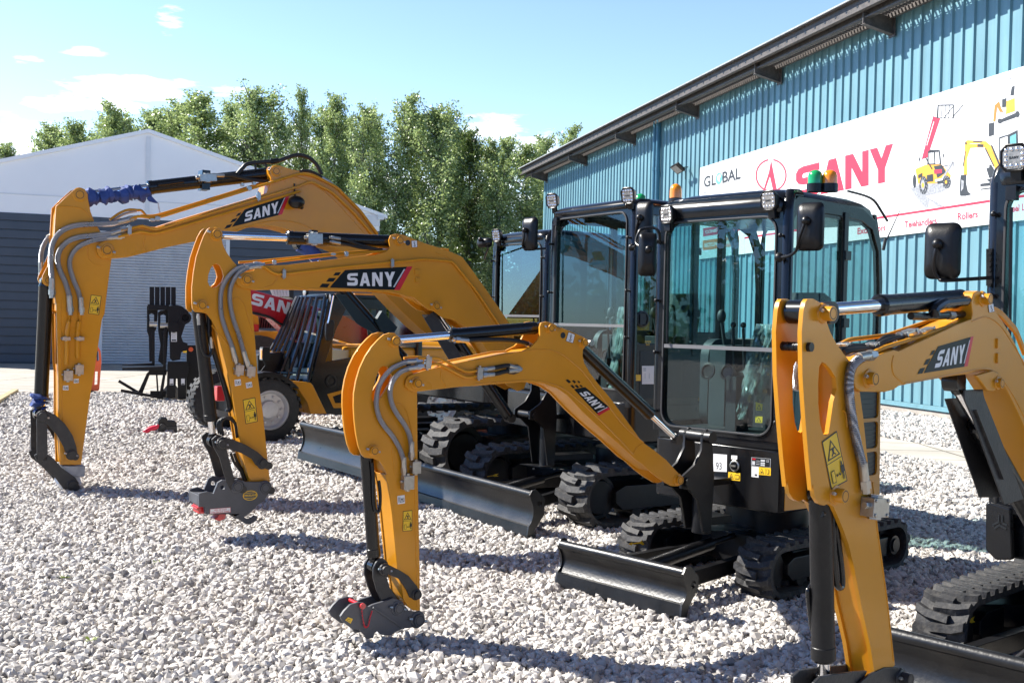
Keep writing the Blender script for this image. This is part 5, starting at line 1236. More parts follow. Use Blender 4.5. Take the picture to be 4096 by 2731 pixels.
plain_decal(C_, AC, 'c6', [(168, 1312), (212, 1342), (232, 1303), (192, 1288)], .07, [('r', 0, 1, 0, 1, 0), ('p', TRI(.15, .15, .7, .7), 1), ('p', TRI(.26, .22, .48, .5), 0)], [WYL, INK], 'warning_sticker', parent=o)

welds(C_, AC, wb / 2, [('c7', [(0, 402), (200, 360), (400, 325), (560, 308), (700, 335), (820, 420), (930, 530), (1100, 760), (1250, 950), (1410, 1085)]), ('c7', [(0, 598), (400, 568), (540, 576), (680, 608), (800, 680), (1000, 855), (1200, 1055), (1325, 1190)]), ('c7', [(1325, 1192), (1350, 1130), (1408, 1090)]), ('c5', [(1000, 560), (1000, 640), (1045, 700), (1040, 715)])])
welds(C_, AC, w / 2, [('c5', [(560, 888), (600, 878), (640, 905), (672, 970), (702, 1080), (730, 1230), (745, 1330)]), ('c5', [(520, 1300), (535, 1430), (552, 1560)]), ('c6', [(748, 160), (760, 700), (775, 1200)])])
# ---------------------------------------------------------------- B: second excavator
FB = Frame(1.073, 10.016, 57.4); AB = Frame(-1.826, 8.15, 57.4)
B_ = Thing('mini_excavator', 'excavator with the horizontal boom in the middle and a grey quick coupler with red parts', 'excavator', FB, GEX)
undercarriage(B_, .78, .40, -1.2, 1.2, .50, 1.71, 1.96, .37, pitch=.135, arrow=('c18', [(632, 918), (770, 905), (772, 880), (632, 905)]), lug=.034)
mb = MB(); mb.prism(rrect(-1.0, .78, -.92, .95, (.12, .3, .3, .12), 6), 'z', .68, 1.02); B_.part('house_base', mb, BLK, bevel=.02)
mb = MB(); mb.prism(rrect(-1.05, -.42, -.94, .97, (.02, .35, .35, .02), 8), 'z', .75, 1.55); B_.part('engine_cover', mb, YELD, bevel=.04)
mb = MB(); mb.prism(rrect(-.42, .70, -.93, -.24, (.10, .02, .02, .06), 5), 'z', 1.02, 1.42); B_.part('side_cover', mb, BLK, bevel=.03)
cab(B_, -.45, .75, -.20, .95, .98, 2.70, 1.12, 2.565, 1.64, side_b=1.50, rear_b=1.60, film=True)
mb = MB(); mb.box(-.2, .64, .95, .954, 1.05, 1.44); B_.part('door_panel', mb, BLKM)
mb = MB(); x_, z_ = FB.T('c12', 1500, 1100, .95); mb.lathe((x_, .951, z_), (0, 1, 0), [(0, .07), (.012, .068), (.014, .055), (.004, .05), (.004, .001)], 20); mb.box(x_ - .03, x_ + .03, .955, .965, z_ - .045, z_ + .045); B_.part('door_lock', mb, BLKM)
plain_decal(B_, FB, 'c7', [(1297, 530), (1320, 530), (1318, 430), (1300, 430)], .957, [('r', 0, 1, 0, 1, 0)], [WYL], 'warning_sticker')
plain_decal(B_, FB, 'c7', [(1320, 570), (1385, 570), (1385, 518), (1320, 518)], .957, [('r', 0, 1, 0, 1, 0), ('p', TRI(.05, .2, .4, .6), 1)], [WYL, INK], 'warning_sticker')
plain_decal(B_, FB, 'c7', [(1395, 598), (1510, 598), (1510, 445), (1395, 445)], .957, [('r', 0, 1, 0, 1, 0), ('r', .1, .3, .7, .9, 1), ('r', .2, .25, .3, .6, 1), ('r', .5, .55, .3, .6, 1)], [WHT, SIL], 'info_sticker')
plain_decal(B_, FB, 'c7', [(1420, 275), (1470, 275), (1470, 235), (1420, 235)], .958, [('t', 'OPEN', 0, 1, .55, 1, 0), ('t', 'DAY', .2, .85, 0, .42, 0)], [WYL], 'chalk_writing')
mir(B_, FB, 'c12', 572, 390, .90, w=.18, h=.30, yaw=10, arm=[at(FB, 'c12', 512, 430, .98), at(FB, 'c12', 505, 490, .96), at(FB, 'c12', 540, 515, .93), at(FB, 'c12', 700, 510, .80)])
mir(B_, FB, 'c12', 1528, 290, .90, w=.15, h=.32, yaw=14, arm=[at(FB, 'c12', 1450, 370, .96), at(FB, 'c12', 1450, 480, .93), at(FB, 'c12', 1415, 500, .85)], ball=True)
for x, y in ((745, 112), (1380, 68)): worklight(B_, at(FB, 'c12', x, y, .80), .125, yaw=14, pitch=10)
for x, mt in ((1487, GREENL), (1782, AMBER)):
    x_, y_ = FB.G('c12', x, 122 if x > 1600 else 140, 2.66); beacon(B_, x_, y_, 2.66 if x > 1600 else 2.60, mt, .05, .12)
kingpost(B_, AB, -2.33, -3.0, .42, 1.15, .24, .86)
w = .17
plates(B_, 'stick', AB, w, .02, [('c3', [(330, 140), (375, 143), (415, 160), (438, 200), (440, 250), (455, 310), (490, 380), (540, 450), (600, 520), (700, 600), (712, 730), (725, 900), (755, 1200), (778, 1525)]),
    ('c4', [(790, 350), (820, 650), (852, 950), (845, 1010), (790, 1010), (690, 980), (655, 900), (600, 700), (560, 450), (510, 150), (480, 10)]),
    ('c3', [(500, 1500), (450, 1300), (400, 1130), (345, 1010), (300, 950), (250, 940), (190, 935), (165, 905), (160, 840), (160, 700), (175, 560), (200, 420), (240, 300), (270, 220), (300, 165)])],
    holes=[[('c3', [(385, 480), (420, 495), (445, 545), (458, 600), (440, 655), (400, 695), (360, 710), (325, 690), (310, 650), (315, 590), (335, 530), (358, 495)][::-1])]],
    core=[('c3', [(560, 480), (600, 525), (690, 610), (705, 900), (750, 1300), (770, 1525)]), ('c4', [(785, 350), (815, 650), (845, 960), (700, 970), (665, 890), (612, 700), (572, 450), (522, 150), (490, 10)]), ('c3', [(512, 1500), (465, 1300), (430, 1130), (430, 1000), (480, 800), (520, 640)])])
boss(B_, AB, 'c3', 385, 205, w / 2, .034, .035); boss(B_, AB, 'c3', 248, 872, w / 2, .031, .032)
wb = .22
CB = [('c3', [(575, 650), (582, 610), (610, 580), (660, 560), (740, 545), (780, 505), (850, 498), (1100, 490), (1900, 395), (1990, 365), (2025, 330), (2013, 260), (2030, 215), (2080, 200), (2150, 210), (2250, 250), (2352, 290)]),
      ('d', [(1003, 567), (1040, 580), (1062, 590), (1085, 620), (1117, 665), (1150, 712), (1172, 745), (1188, 800), (1200, 845), (1210, 875), (1204, 893), (1190, 898), (1165, 885), (1140, 840), (1110, 790), (1076, 754), (1038, 733), (1017, 730), (998, 715), (985, 712), (970, 700)]),
      ('c3', [(2250, 800), (2050, 757), (1900, 745), (1250, 728), (1000, 722), (850, 730), (740, 725), (630, 705), (590, 680)])]
mb = MB(); o = tr(AB, wb / 2, CB); mb.prism(o, 'y', wb / 2 - .018, wb / 2); mb.prism(o, 'y', -wb / 2, -wb / 2 + .018)
mb.prism(tr(AB, wb / 2, [('c3', [(850, 515), (1100, 510), (1900, 412), (2100, 390), (2300, 400)]), ('d', [(1010, 590), (1062, 612), (1100, 665), (1150, 740), (1180, 820), (1195, 870), (1165, 872), (1140, 828), (1110, 780), (1076, 744), (1038, 723), (990, 702)]), ('c3', [(2200, 770), (2050, 742), (1900, 730), (1250, 713), (1000, 707), (850, 705)])]), 'y', -wb / 2 + .018, wb / 2 - .018)
B_.part('boom', mb, YEL, fr=AB, bevel=.004)
boss(B_, AB, 'c3', 670, 630, wb / 2, .034, .03); boss(B_, AB, 'c3', 2105, 262, wb / 2, .031, .03); boss(B_, AB, 'c17', 1548, 325, wb / 2, .030, .03)
mb = MB(); x_, z_ = AB.T('c3', 2190, 285, wb / 2); mb.lathe((x_, wb / 2 + .0008, z_), (0, 1, 0), [(0, .022), (.001, .022)], 16)
B_.part('lifting_eye', mb, INK, fr=AB)
cylinder(B_, AB, 0, AB.T('c3', 385, 205, w / 2), AB.T('c3', 1062, 240), AB.T('c3', 2090, 268, wb / 2), .050, .030)
mb = MB(); q = [AB.T('c3', x, y) for x, y in ((1195, 205), (1480, 330))]; 
block(B_, AB, 'c3', 1300, 250, 135, 95, .052, .05, rot=2)
for dy in (0, .016): hose(B_, AB, .065, [('c3', [(1500, 240 + dy * 2500), (1620, 262 + dy * 2500), (1760, 310 + dy * 1500), (1900, 345), (2000, 352)])], .012, HOSEB)
mb = MB(); q = [AB.T('c3', x, y, .04) for x, y in ((1320, 165), (1320, 320))]; mb.box(q[0][0] - .025, q[0][0] + .025, -.03, .03, q[1][1] + .06, q[0][1]); B_.part('pipe_bracket', mb, BLKM, fr=AB)
cylinder(B_, AB, 0, AB.T('d', 975, 672), AB.T('c5', 1130, 300), AB.T('c7', 290, 880), .048, .027, 'boom_cylinder')
mb = MB(); q = [AB.T('c5', x, y, 0) for x, y in ((850, 20), (1120, 470))]; mb.bar((q[0][0], .062, q[0][1]), (q[1][0], .062, q[1][1]), .11, .008, up=(0, 1, 0)); mb.bar((q[0][0], 0, q[0][1]), (q[1][0], 0, q[1][1]), .008, .12, up=(0, 1, 0)); B_.part('cylinder_guard', mb, DGR, fr=AB)
cylinder(B_, AB, 0, AB.T('c4', 375, 600, w / 2), AB.T('c4', 330, 395), AB.T('c3', 248, 885, w / 2), .046, .025, 'bucket_cylinder', mtb=BLKM)
hose(B_, AB, w / 2 + .02, [('c3', [(735, 492), (640, 508), (560, 545), (490, 620), (440, 720), (428, 850), (440, 980), (480, 1110), (530, 1240), (560, 1350)])], .017)
hose(B_, AB, w / 2 + .028, [('c3', [(775, 502), (690, 520), (620, 555), (560, 620), (520, 720), (518, 850), (545, 990), (600, 1150), (640, 1290), (668, 1390)])], .017)
pipe(B_, AB, wb / 2 + .013, [('c3', [(800, 502), (850, 510), (930, 575), (1010, 580), (1600, 510), (2352, 438)]), ('d', [(1040, 600), (1100, 675), (1170, 780)])], .010)
pipe(B_, AB, wb / 2 - .03, [('c3', [(820, 480), (900, 468), (1500, 398), (2352, 335)]), ('d', [(1030, 574)])], .010)
pipe(B_, AB, -.03, [('c3', [(600, 470), (760, 460), (1500, 388), (2352, 325)])], .010)
for x, y, ww, hh in ((1018, 578, 30, 75), (2035, 476, 28, 68), (928, 468, 30, 40), (1605, 390, 30, 40), (1485, 393, 34, 22)): block(B_, AB, 'c3', x, y, ww, hh, wb / 2 + .004, .026, name='pipe_clamp', mt=ZINC)
block(B_, AB, 'c3', 592, 1478, 78, 95, w / 2, .045, rot=-4); block(B_, AB, 'c3', 700, 1492, 78, 95, w / 2, .045, rot=-4)
bucket_symbol(B_, AB, 'c4', [(536, 98), (592, 88), (587, 35), (532, 42)], w / 2); bucket_symbol(B_, AB, 'c4', [(640, 118), (693, 105), (686, 58), (632, 70)], w / 2)
warn_decal(B_, AB, 'c4', [(632, 438), (741, 415), (718, 198), (606, 221)], w / 2)
hook_symbol(B_, AB, 'c3', [(2228, 330), (2280, 326), (2276, 262), (2222, 266)], wb / 2)
brand_decal(B_, AB, 'c3', [(1357, 703), (2115, 730), (2235, 507), (1478, 548)], wb / 2)
hose(B_, AB, .0, [('c3', [(320, 960), (322, 1100), (335, 1200)]), ('c4', [(480, 230), (470, 330)])], .02, BLKM, fit=False, name='feed_pipe')
hose(B_, AB, .055, [('c3', [(222, 1000), (228, 1080), (245, 1230), (275, 1330), (320, 1350), (345, 1300), (340, 1220)])], .011, BLKM, fit=True, name='feed_pipe')
for k in range(3): hose(B_, AB, -.03 + .03 * k, [('c4', [(395 + 18 * k, 520 + 10 * k), (385 + 14 * k, 430), (430 + 10 * k, 385), (500, 380 + 8 * k), (560 - 10 * k, 440), (585 - 14 * k, 560)])], .011, HOSEB, fit=False)
for k in range(2): hose(B_, AB, .03 - .06 * k, [('c4', [(500 + 30 * k, 700), (530 + 30 * k, 780), (590 + 20 * k, 860), (620 + 18 * k, 945)])], .011, HOSEB, fit=False)
plates(B_, 'tipping_link', AB, .26, .018, [('c4', [(330, 575), (372, 540), (420, 552), (455, 600), (468, 680), (500, 800), (535, 940), (560, 1010), (500, 1030), (462, 960), (400, 740), (345, 640)])], mt=DGR)
plates(B_, 'guide_link', AB, .31, .018, [('c4', [(385, 570), (430, 550), (520, 575), (630, 620), (745, 690), (805, 748), (818, 790), (800, 825), (768, 833), (725, 805), (690, 750), (600, 700), (480, 662), (420, 655), (388, 615)])], mt=DGR)
boss(B_, AB, 'c4', 420, 612, .155, .028, .028, DGR); boss(B_, AB, 'c4', 785, 792, .155, .028, .02, DGR, nut=False)
mb = MB()
for x, y in ((420, 612), (785, 792), (555, 1000), (805, 1010)): x_, z_ = AB.T('c4', x, y); mb.cyl((x_, -.16, z_), (x_, .14, z_), .028, 16)
B_.part('pin', mb, DGR, fr=AB)
o = plates(B_, 'quick_coupler', AB, .25, .026, [('c4', [(215, 1060), (290, 1042), (345, 1062), (385, 962), (425, 938), (500, 950), (560, 928), (640, 955), (760, 955), (810, 945), (855, 980), (850, 1050), (790, 1130), (730, 1170), (722, 1190), (665, 1240), (620, 1272), (650, 1288), (690, 1278), (710, 1255), (740, 1265), (735, 1300), (680, 1335), (630, 1330), (570, 1290), (500, 1245), (270, 1245), (268, 1180), (215, 1180)])],
    holes=[[('c4', circ(428, 1005, 20, 12)[::-1])]], core=[('c4', [(215, 1080), (345, 1080), (480, 1090), (720, 1100), (710, 1175), (500, 1230), (280, 1235), (268, 1180), (215, 1170)])], mt=CAST, label='grey quick coupler with a yellow oval badge and red catch')
boss(B_, AB, 'c4', 557, 998, .125, .036, .022, CAST, nut=False, parent=o); boss(B_, AB, 'c4', 805, 1008, .125, .036, .022, CAST, nut=False, parent=o)
mb = MB(); q = tr(AB, .06, [('c4', [(205, 1130), (262, 1118), (268, 1238), (208, 1240), (205, 1205), (192, 1200), (190, 1190), (207, 1180)])]); mb.prism(q, 'y', -.07, .07); q = tr(AB, .06, [('c4', [(400, 1240), (460, 1245), (450, 1285), (400, 1308), (355, 1290), (380, 1275)])]); mb.prism(q, 'y', -.05, .06)
B_.part('red_catch', mb, RED, parent=o, fr=AB, bevel=.003)
plain_decal(B_, AB, 'c4', [(312, 1240), (498, 1226), (497, 1182), (313, 1197)], .125, [('r', 0, 1, 0, 1, 1), ('r', .015, .985, .06, .94, 0), ('t', '400 Brinell', .2, .8, .54, .86, 1), ('t', 'Hardened Steel', .08, .92, .14, .48, 1)], [WHT, REDD], 'maker_label', parent=o)
f_ = Decal([(600, 1130), (745, 1118), (745, 1022), (600, 1034)], map_side(AB, 'c4', .125), .0015); N_ = 30
for i in range(N_):
    a, b = 2 * math.pi * i / N_, 2 * math.pi * (i + 1) / N_; f_.poly([(.5 + .40 * math.cos(a), .5 + .40 * math.sin(a)), (.5 + .45 * math.cos(a), .5 + .46 * math.sin(a)), (.5 + .45 * math.cos(b), .5 + .46 * math.sin(b)), (.5 + .40 * math.cos(b), .5 + .40 * math.sin(b))], 0, False)
f_.rect(.2, .8, .72, .76, 0, False); f_.rect(.2, .8, .24, .28, 0, False); f_.text('STRICKLAND', .08, .92, .42, .60, 0, True); B_.part('maker_badge', f_.mb, WYL, parent=o, fr=AB)

welds(B_, AB, wb / 2, [('c3', [(965, 590), (950, 640), (900, 690), (840, 706)]), ('c3', [(1070, 660), (1120, 690), (1210, 712)]), ('c3', [(1250, 715), (1900, 730), (2060, 748), (2180, 790), (2290, 860)]), ('d', [(1000, 580), (1040, 598), (1075, 650), (1110, 705), (1150, 770), (1180, 850)])], .004)
welds(B_, AB, w / 2, [('c3', [(550, 812), (590, 796), (630, 830), (662, 900), (700, 1030), (732, 1130)]), ('c3', [(345, 1060), (420, 1150), (500, 1250), (545, 1300)])], .004)
mb = MB()
for x, y in ((2275, 560), (2280, 638)): x_, z_ = AB.T('c3', x, y, wb / 2); mb.box(x_ - .022, x_ + .022, wb / 2 - .001, wb / 2 + .012, z_ - .02, z_ + .02)
B_.part('pipe_boss', mb, YEL, fr=AB, bevel=.003)
# ---------------------------------------------------------------- A: largest excavator at the back left
la = (-.559, .829); ra = (.829, .559); oA = (6.9 * ra[0] + 10.2 * la[0], 6.9 * ra[1] + 10.2 * la[1])
FA = Frame(oA[0], oA[1], 56); AA = Frame(-4.05, 10.1, 57)
A_ = Thing('mini_excavator', 'largest excavator, its stick at the far left with blue fabric wrapped round the cylinder rod', 'excavator', FA, GEX)
undercarriage(A_, .86, .45, -1.45, 1.55, .68, 2.10, 2.14, .50, bz=.09, pitch=.16, lug=.04)
mb = MB(); mb.prism(rrect(-1.3, 1.0, -1.0, 1.05, (.12, .4, .4, .12), 6), 'z', .82, 1.10); A_.part('house_base', mb, BLK, bevel=.02)
mb = MB(); mb.prism(rrect(-1.4, -.5, -1.02, 1.07, (.02, .4, .4, .02), 8), 'z', .9, 1.7); A_.part('engine_cover', mb, YELD, bevel=.04)
cab(A_, -1.1, .34, .06, 1.05, 1.05, 2.64, 1.2, 2.48, 1.72, side_b=1.5, rear_b=1.65, film=False, gl=GLS3)
mb = MB(); mb.prism([(-.75, 1.08), (.30, 1.08), (.30, 2.38), (.22, 2.52), (-.70, 2.52)], 'y', 1.052, 1.058); A_.part('door_panel', mb, BLKM)
worklight(A_, at(FA, 'c12', 280, 402, .42), .13, yaw=10, pitch=10)
mir(A_, FA, 'c12', 192, 462, .62, w=.22, h=.10, yaw=10, word=False, arm=[at(FA, 'c12', 215, 480, .55), at(FA, 'c12', 180, 600, .36)])
kingpost(A_, AA, -3.05, -3.8, .5, 1.3, .3, 1.0)
w = .24
plates(A_, 'stick', AA, w, .025, [('c1', [(590, 500), (625, 490), (665, 505), (688, 545), (690, 580), (710, 680), (740, 760), (790, 840), (870, 1000), (875, 1050), (860, 1150), (835, 1350), (820, 1480)]),
    ('c2', [(800, 150), (740, 560), (700, 800), (650, 1180), (635, 1290), (472, 1290), (470, 1200), (460, 950), (458, 600), (448, 250), (445, 0)]),
    ('c1', [(440, 1400), (430, 1290), (385, 1265), (345, 1240), (330, 1205), (335, 1180), (370, 1110), (415, 1000), (425, 900), (430, 800), (440, 640), (500, 580)])],
    core=[('c1', [(470, 620), (560, 560), (640, 620), (700, 700), (780, 850), (860, 1010), (862, 1060), (825, 1350), (810, 1480)]), ('c2', [(790, 150), (730, 560), (690, 800), (640, 1180), (625, 1280), (485, 1280), (480, 1200), (470, 950), (468, 600), (460, 250), (457, 0)]), ('c1', [(452, 1400), (445, 1200), (435, 1000), (440, 850), (450, 700)])])
boss(A_, AA, 'c1', 625, 548, w / 2, .045, .012, nut=False); boss(A_, AA, 'c1', 380, 1218, w / 2, .035, .010, nut=False)
wb = .30
CB = [('c1', [(757, 985), (765, 945), (795, 920), (880, 880), (1010, 815), (1060, 798), (1140, 795), (1230, 800), (1400, 745), (1750, 640), (2000, 565), (2090, 535), (2110, 480), (2125, 420), (2112, 380), (2115, 345), (2140, 320), (2170, 312), (2280, 345), (2352, 362)]),
      ('c15', [(1275, 742), (1330, 752), (1390, 775), (1450, 815), (1530, 890), (1620, 1005)]), ('d', [(905, 585), (950, 650), (995, 715), (1025, 770), (1010, 785), (985, 770), (962, 752), (920, 712), (878, 668), (850, 630), (815, 600), (780, 575)]),
      ('c3', [(1200, 225), (1080, 170), (960, 140), (830, 125), (700, 135), (560, 190), (440, 190), (200, 240)]), ('c1', [(1570, 905), (1300, 960), (1150, 1000), (1010, 1035), (870, 1048), (800, 1045), (770, 1020)])]
mb = MB(); o = tr(AA, wb / 2, CB); mb.prism(o, 'y', -wb / 2, wb / 2)
A_.part('boom', mb, YEL, fr=AA, bevel=.005)
boss(A_, AA, 'c1', 835, 980, wb / 2, .048, .03); boss(A_, AA, 'c1', 2165, 362, wb / 2, .04, .01, nut=False)
cylinder(A_, AA, 0, AA.T('c1', 640, 548, w / 2), AA.T('c1', 1165, 490), AA.T('c1', 2150, 372, wb / 2), .065, .04, mtb=BLK)
rng = random.Random(4); P_ = []
a, b = Vector(AA.T('c1', 690, 552)), Vector(AA.T('c1', 1175, 500)); mb = MB(); pts = []; n = 46
for i in range(n + 1): t = i / n; q = a.lerp(b, t); pts.append((q.x, .01 * math.sin(i * 1.1), q.y - .015 - .02 * math.sin(t * 9) ** 2))
mb.tube(pts, lambda t: .062 + .018 * math.sin(t * 60) + .012 * math.sin(t * 23 + 1), 14)
for i, v in enumerate(mb.v): mb.v[i] = tuple(c + rng.uniform(-.007, .007) for c in v)
q0 = tr(AA, .03, [('c1', [(1175, 545), (1150, 575), (1170, 600), (1215, 612), (1243, 615)])]); mb.prism(q0, 'y', .02, .032)
A_.part('fabric_wrap', mb, BLUE, fr=AA, angle=25)
mb = MB()
for dx in (-4, 4): q = tr(AA, .03, [('c1', [(1240 + dx, 612), (1245 - dx, 650), (1255 + dx, 690)])]); mb.tube([(x_, .03, z_) for x_, z_ in q], .004, 5)
A_.part('tie_string', mb, SIL, fr=AA)
block(A_, AA, 'c1', 1620, 418, 130, 55, .07, .06, rot=6)
mb = MB(); q = [AA.T('c1', 1600, 440)]; mb.box(q[0][0] - .04, q[0][0] + .04, -.07, .07, q[0][1] - .09, q[0][1] + .10); A_.part('pipe_bracket', mb, BLK, fr=AA)
hose(A_, AA, .08, [('c1', [(1700, 395), (1830, 400), (1950, 425), (2100, 440), (2200, 400), (2330, 370)]), ('c15', [(1330, 735), (1400, 775)])], .018, HOSEB)
hose(A_, AA, .08, [('c1', [(1440, 445), (1300, 465), (1240, 470)])], .012, BLK, fit=False, name='feed_pipe')
hose(A_, AA, .06, [('c1', [(1860, 385), (1900, 340), (1945, 305), (2080, 290), (2110, 290)]), ('c15', [(1180, 692), (1260, 665), (1310, 670), (1350, 700), (1375, 745)])], .021, HOSEB, fit=False)
mb = MB()
for cc, pp in (('c1', [(1998, 300), (2005, 350)]), ('c1', [(2078, 290), (2090, 340)])):
    q = tr(AA, .06, [(cc, pp)]); mb.tube([(x_, .06, z_) for x_, z_ in q], .012, 6)
q = tr(AA, .06, [('c1', [(2120, 290), (2180, 280)])]); mb.tube([(x_, .06, z_) for x_, z_ in q], .028, 10); A_.part('hose_support', mb, BLKM, fr=AA)
y0 = w / 2 + .03
for r_, seg in ((.024, [(1000, 742), (930, 760), (870, 775), (740, 778), (620, 785), (520, 812), (445, 870), (405, 960), (397, 1080), (405, 1180), (407, 1285)]), (.024, [(945, 828), (860, 850), (740, 866), (620, 880), (530, 915), (470, 980), (452, 1060), (470, 1140), (510, 1230), (540, 1330), (548, 1420)]),
                (.022, [(910, 878), (800, 893), (700, 915), (610, 960), (556, 1030), (547, 1110), (575, 1210), (612, 1300), (632, 1380), (636, 1425)])): hose(A_, AA, y0, [('c1', seg)], r_)
hose(A_, AA, -w / 2 - .02, [('c1', [(440, 850), (380, 885), (340, 950), (322, 1030), (325, 1150)])], .022)
hose(A_, AA, w / 2 - .02, [('c1', [(870, 765), (950, 710), (1020, 685), (1070, 675)])], .012, fit=False)
hose(A_, AA, w / 2 - .02, [('c1', [(860, 745), (940, 690), (1010, 665), (1080, 668), (1110, 672), (1145, 710)])], .012, YEL, fit=False, name='steel_pipe')
pipe(A_, AA, wb / 2 + .016, [('c1', [(1015, 742), (1080, 712), (1180, 728), (1260, 720), (2352, 380)]), ('c15', [(1340, 750), (1440, 800), (1540, 900), (1615, 1000)])], .014)
pipe(A_, AA, 0, [('c1', [(1100, 712), (1200, 715), (1260, 700), (2352, 365)])], .014)
pipe(A_, AA, wb / 2 + .016, [('c1', [(950, 828), (1000, 818), (1090, 795), (1130, 790), (1215, 825), (2352, 480)]), ('c15', [(1330, 775), (1420, 820), (1520, 915), (1600, 1010)])], .014)
pipe(A_, AA, wb / 2 + .016, [('c1', [(925, 878), (1060, 845), (1110, 830), (1180, 855), (1250, 845), (2352, 520)])], .014)
for x, y, ww, hh in ((1010, 825, 30, 65), (2022, 560, 28, 60), (1230, 735, 40, 30), (1950, 500, 30, 30), (1190, 745, 40, 20), (1985, 460, 24, 24), (1895, 470, 24, 24)): block(A_, AA, 'c1', x, y, ww, hh, wb / 2 + .005, .035, name='pipe_clamp', mt=ZINC)
for x, pts in ((548, [(548, 70), (548, 120), (540, 170), (524, 240), (522, 505)]), (632, [(632, 70), (630, 120), (620, 170), (608, 235), (608, 455)])): pipe(A_, AA, w / 2 + .018, [('c2', pts)], .020)
for x, y in ((515, 302), (622, 302)): block(A_, AA, 'c2', x, y, 62, 28, w / 2 + .002, .045, name='pipe_clamp', mt=ZINC)
block(A_, AA, 'c2', 528, 590, 70, 78, w / 2, .06); block(A_, AA, 'c2', 614, 543, 65, 75, w / 2, .06)
for x, pts in ((0, [(415, 100), (420, 88), (435, 90), (440, 110), (440, 500)]), (1, [(415, 100), (415, 300), (420, 500), (430, 560)])): pipe(A_, AA, -.02, [('c2', pts)], .010)
bucket_symbol(A_, AA, 'c2', [(492, 704), (537, 706), (536, 668), (493, 670)], w / 2); bucket_symbol(A_, AA, 'c2', [(578, 652), (618, 648), (617, 615), (578, 618)], w / 2)
warn_decal(A_, AA, 'c1', [(691, 1478), (775, 1489), (796, 1341), (713, 1330)], w / 2)
brand_decal(A_, AA, 'c1', [(1758, 815), (2212, 700), (2275, 542), (1850, 688)], wb / 2)
mb = MB(); x_, z_ = AA.T('c1', 2295, 612, wb / 2); mb.sphere((x_, wb / 2 + .10, z_), .085, n=7, sz=.75); mb.cyl((x_, wb / 2 + .10, z_), (x_ - .1, wb / 2, z_ - .04), .02, 8); A_.part('boom_lamp', mb, BLKM, fr=AA)
mb = MB(); q = tr(AA, wb / 2 + .01, [('c1', [(2308, 460), (2310, 520), (2318, 590)])]); mb.tube([(x_, wb / 2 + .01, z_) for x_, z_ in q], .008, 6); A_.part('lamp_cable', mb, HOSEB, fr=AA)
cylinder(A_, AA, 0, AA.T('d', 690, 560), AA.T('d', 742, 625), AA.T('d', 930, 830), .07, .042, 'boom_cylinder')
mb = MB(); q = tr(AA, .09, [('c17', [(500, 200), (610, 200), (960, 590), (930, 620), (780, 540), (720, 500)])]); mb.prism(q, 'y', .075, .085); q = tr(AA, .09, [('c17', [(985, 375), (1145, 545), (1115, 595), (990, 600), (920, 480)])]); mb.prism(q, 'y', .03, .10)
A_.part('cylinder_guard', mb, mat('dark_green_black_cover', (.012, .03, .034), .5), fr=AA)
mb = MB(); q = [AA.T('c3', x, y, 0) for x, y in ((1170, 300), (1340, 430))]; mb.tube([(q[0][0], .0, q[0][1]), ((q[0][0] + q[1][0]) / 2, .0, (q[0][1] + q[1][1]) / 2 + .02), (q[1][0], 0, q[1][1])], .075, 12); A_.part('fabric_sleeve', mb, BLUE, fr=AA)
cylinder(A_, AA, 0, AA.T('c2', 335, 905, w / 2), AA.T('c2', 318, 770), AA.T('c1', 382, 1222, w / 2), .062, .036, 'bucket_cylinder', mtb=BLK)
mb = MB(); pts = [(AA.T('c2', 318, 745)[0], 0, AA.T('c2', 318, 745)[1]), (AA.T('c2', 305, 800)[0], 0, AA.T('c2', 305, 800)[1]), (AA.T('c2', 322, 860)[0], 0, AA.T('c2', 322, 860)[1])]; mb.tube(smooth(pts, 6), lambda t: .072 + .02 * math.sin(t * 14) - .02 * t, 12); mb.v = [tuple(c + rng.uniform(-.012, .012) for c in v) for v in mb.v]; A_.part('fabric_wrap', mb, BLUE, fr=AA, angle=25)
plates(A_, 'tipping_link', AA, .34, .022, [('c2', [(285, 890), (330, 862), (368, 890), (370, 960), (372, 1080), (376, 1200), (372, 1260), (300, 1260), (290, 1200), (290, 1000)])], mt=DGR)
plates(A_, 'guide_link', AA, .38, .022, [('c2', [(300, 880), (350, 868), (430, 895), (510, 970), (570, 1060), (600, 1150), (608, 1210), (590, 1248), (545, 1248), (520, 1215), (500, 1150), (450, 1060), (375, 975), (310, 945)])], mt=DGR)
plates(A_, 'coupler_link', AA, .32, .022, [('c2', [(270, 1215), (310, 1195), (370, 1205), (420, 1240), (480, 1310), (590, 1390), (618, 1430), (610, 1470), (575, 1482), (500, 1480), (440, 1400), (370, 1330), (290, 1265)])], mt=DGR)
boss(A_, AA, 'c2', 332, 910, .19, .036, .03, DGR); boss(A_, AA, 'c2', 562, 1210, .19, .034, .02, DGR); boss(A_, AA, 'c2', 565, 1447, .16, .034, .024, DGR, nut=False)
mb = MB()
for x, y in ((332, 910), (562, 1210), (565, 1447), (340, 1235)): x_, z_ = AA.T('c2', x, y); mb.cyl((x_, -.2, z_), (x_, .17, z_), .034, 16)
A_.part('pin', mb, DGR, fr=AA)
q = tr(AA, 0, [('c2', [(470, 1285), (645, 1283), (640, 1368), (520, 1372)])]); mb = MB(); mb.prism(q, 'y', -w / 2 - .02, w / 2 + .02); A_.part('tape_wrap', mb, GREYTAPE, fr=AA, bevel=.01)
q = tr(AA, 0, [('c2', [(500, 1370), (610, 1366), (625, 1430), (560, 1480), (470, 1470), (440, 1430), (445, 1400)])]); mb = MB(); mb.prism(q, 'y', -w / 2, w / 2 - .02); A_.part('stick_end', mb, WHT, fr=AA, bevel=.01)

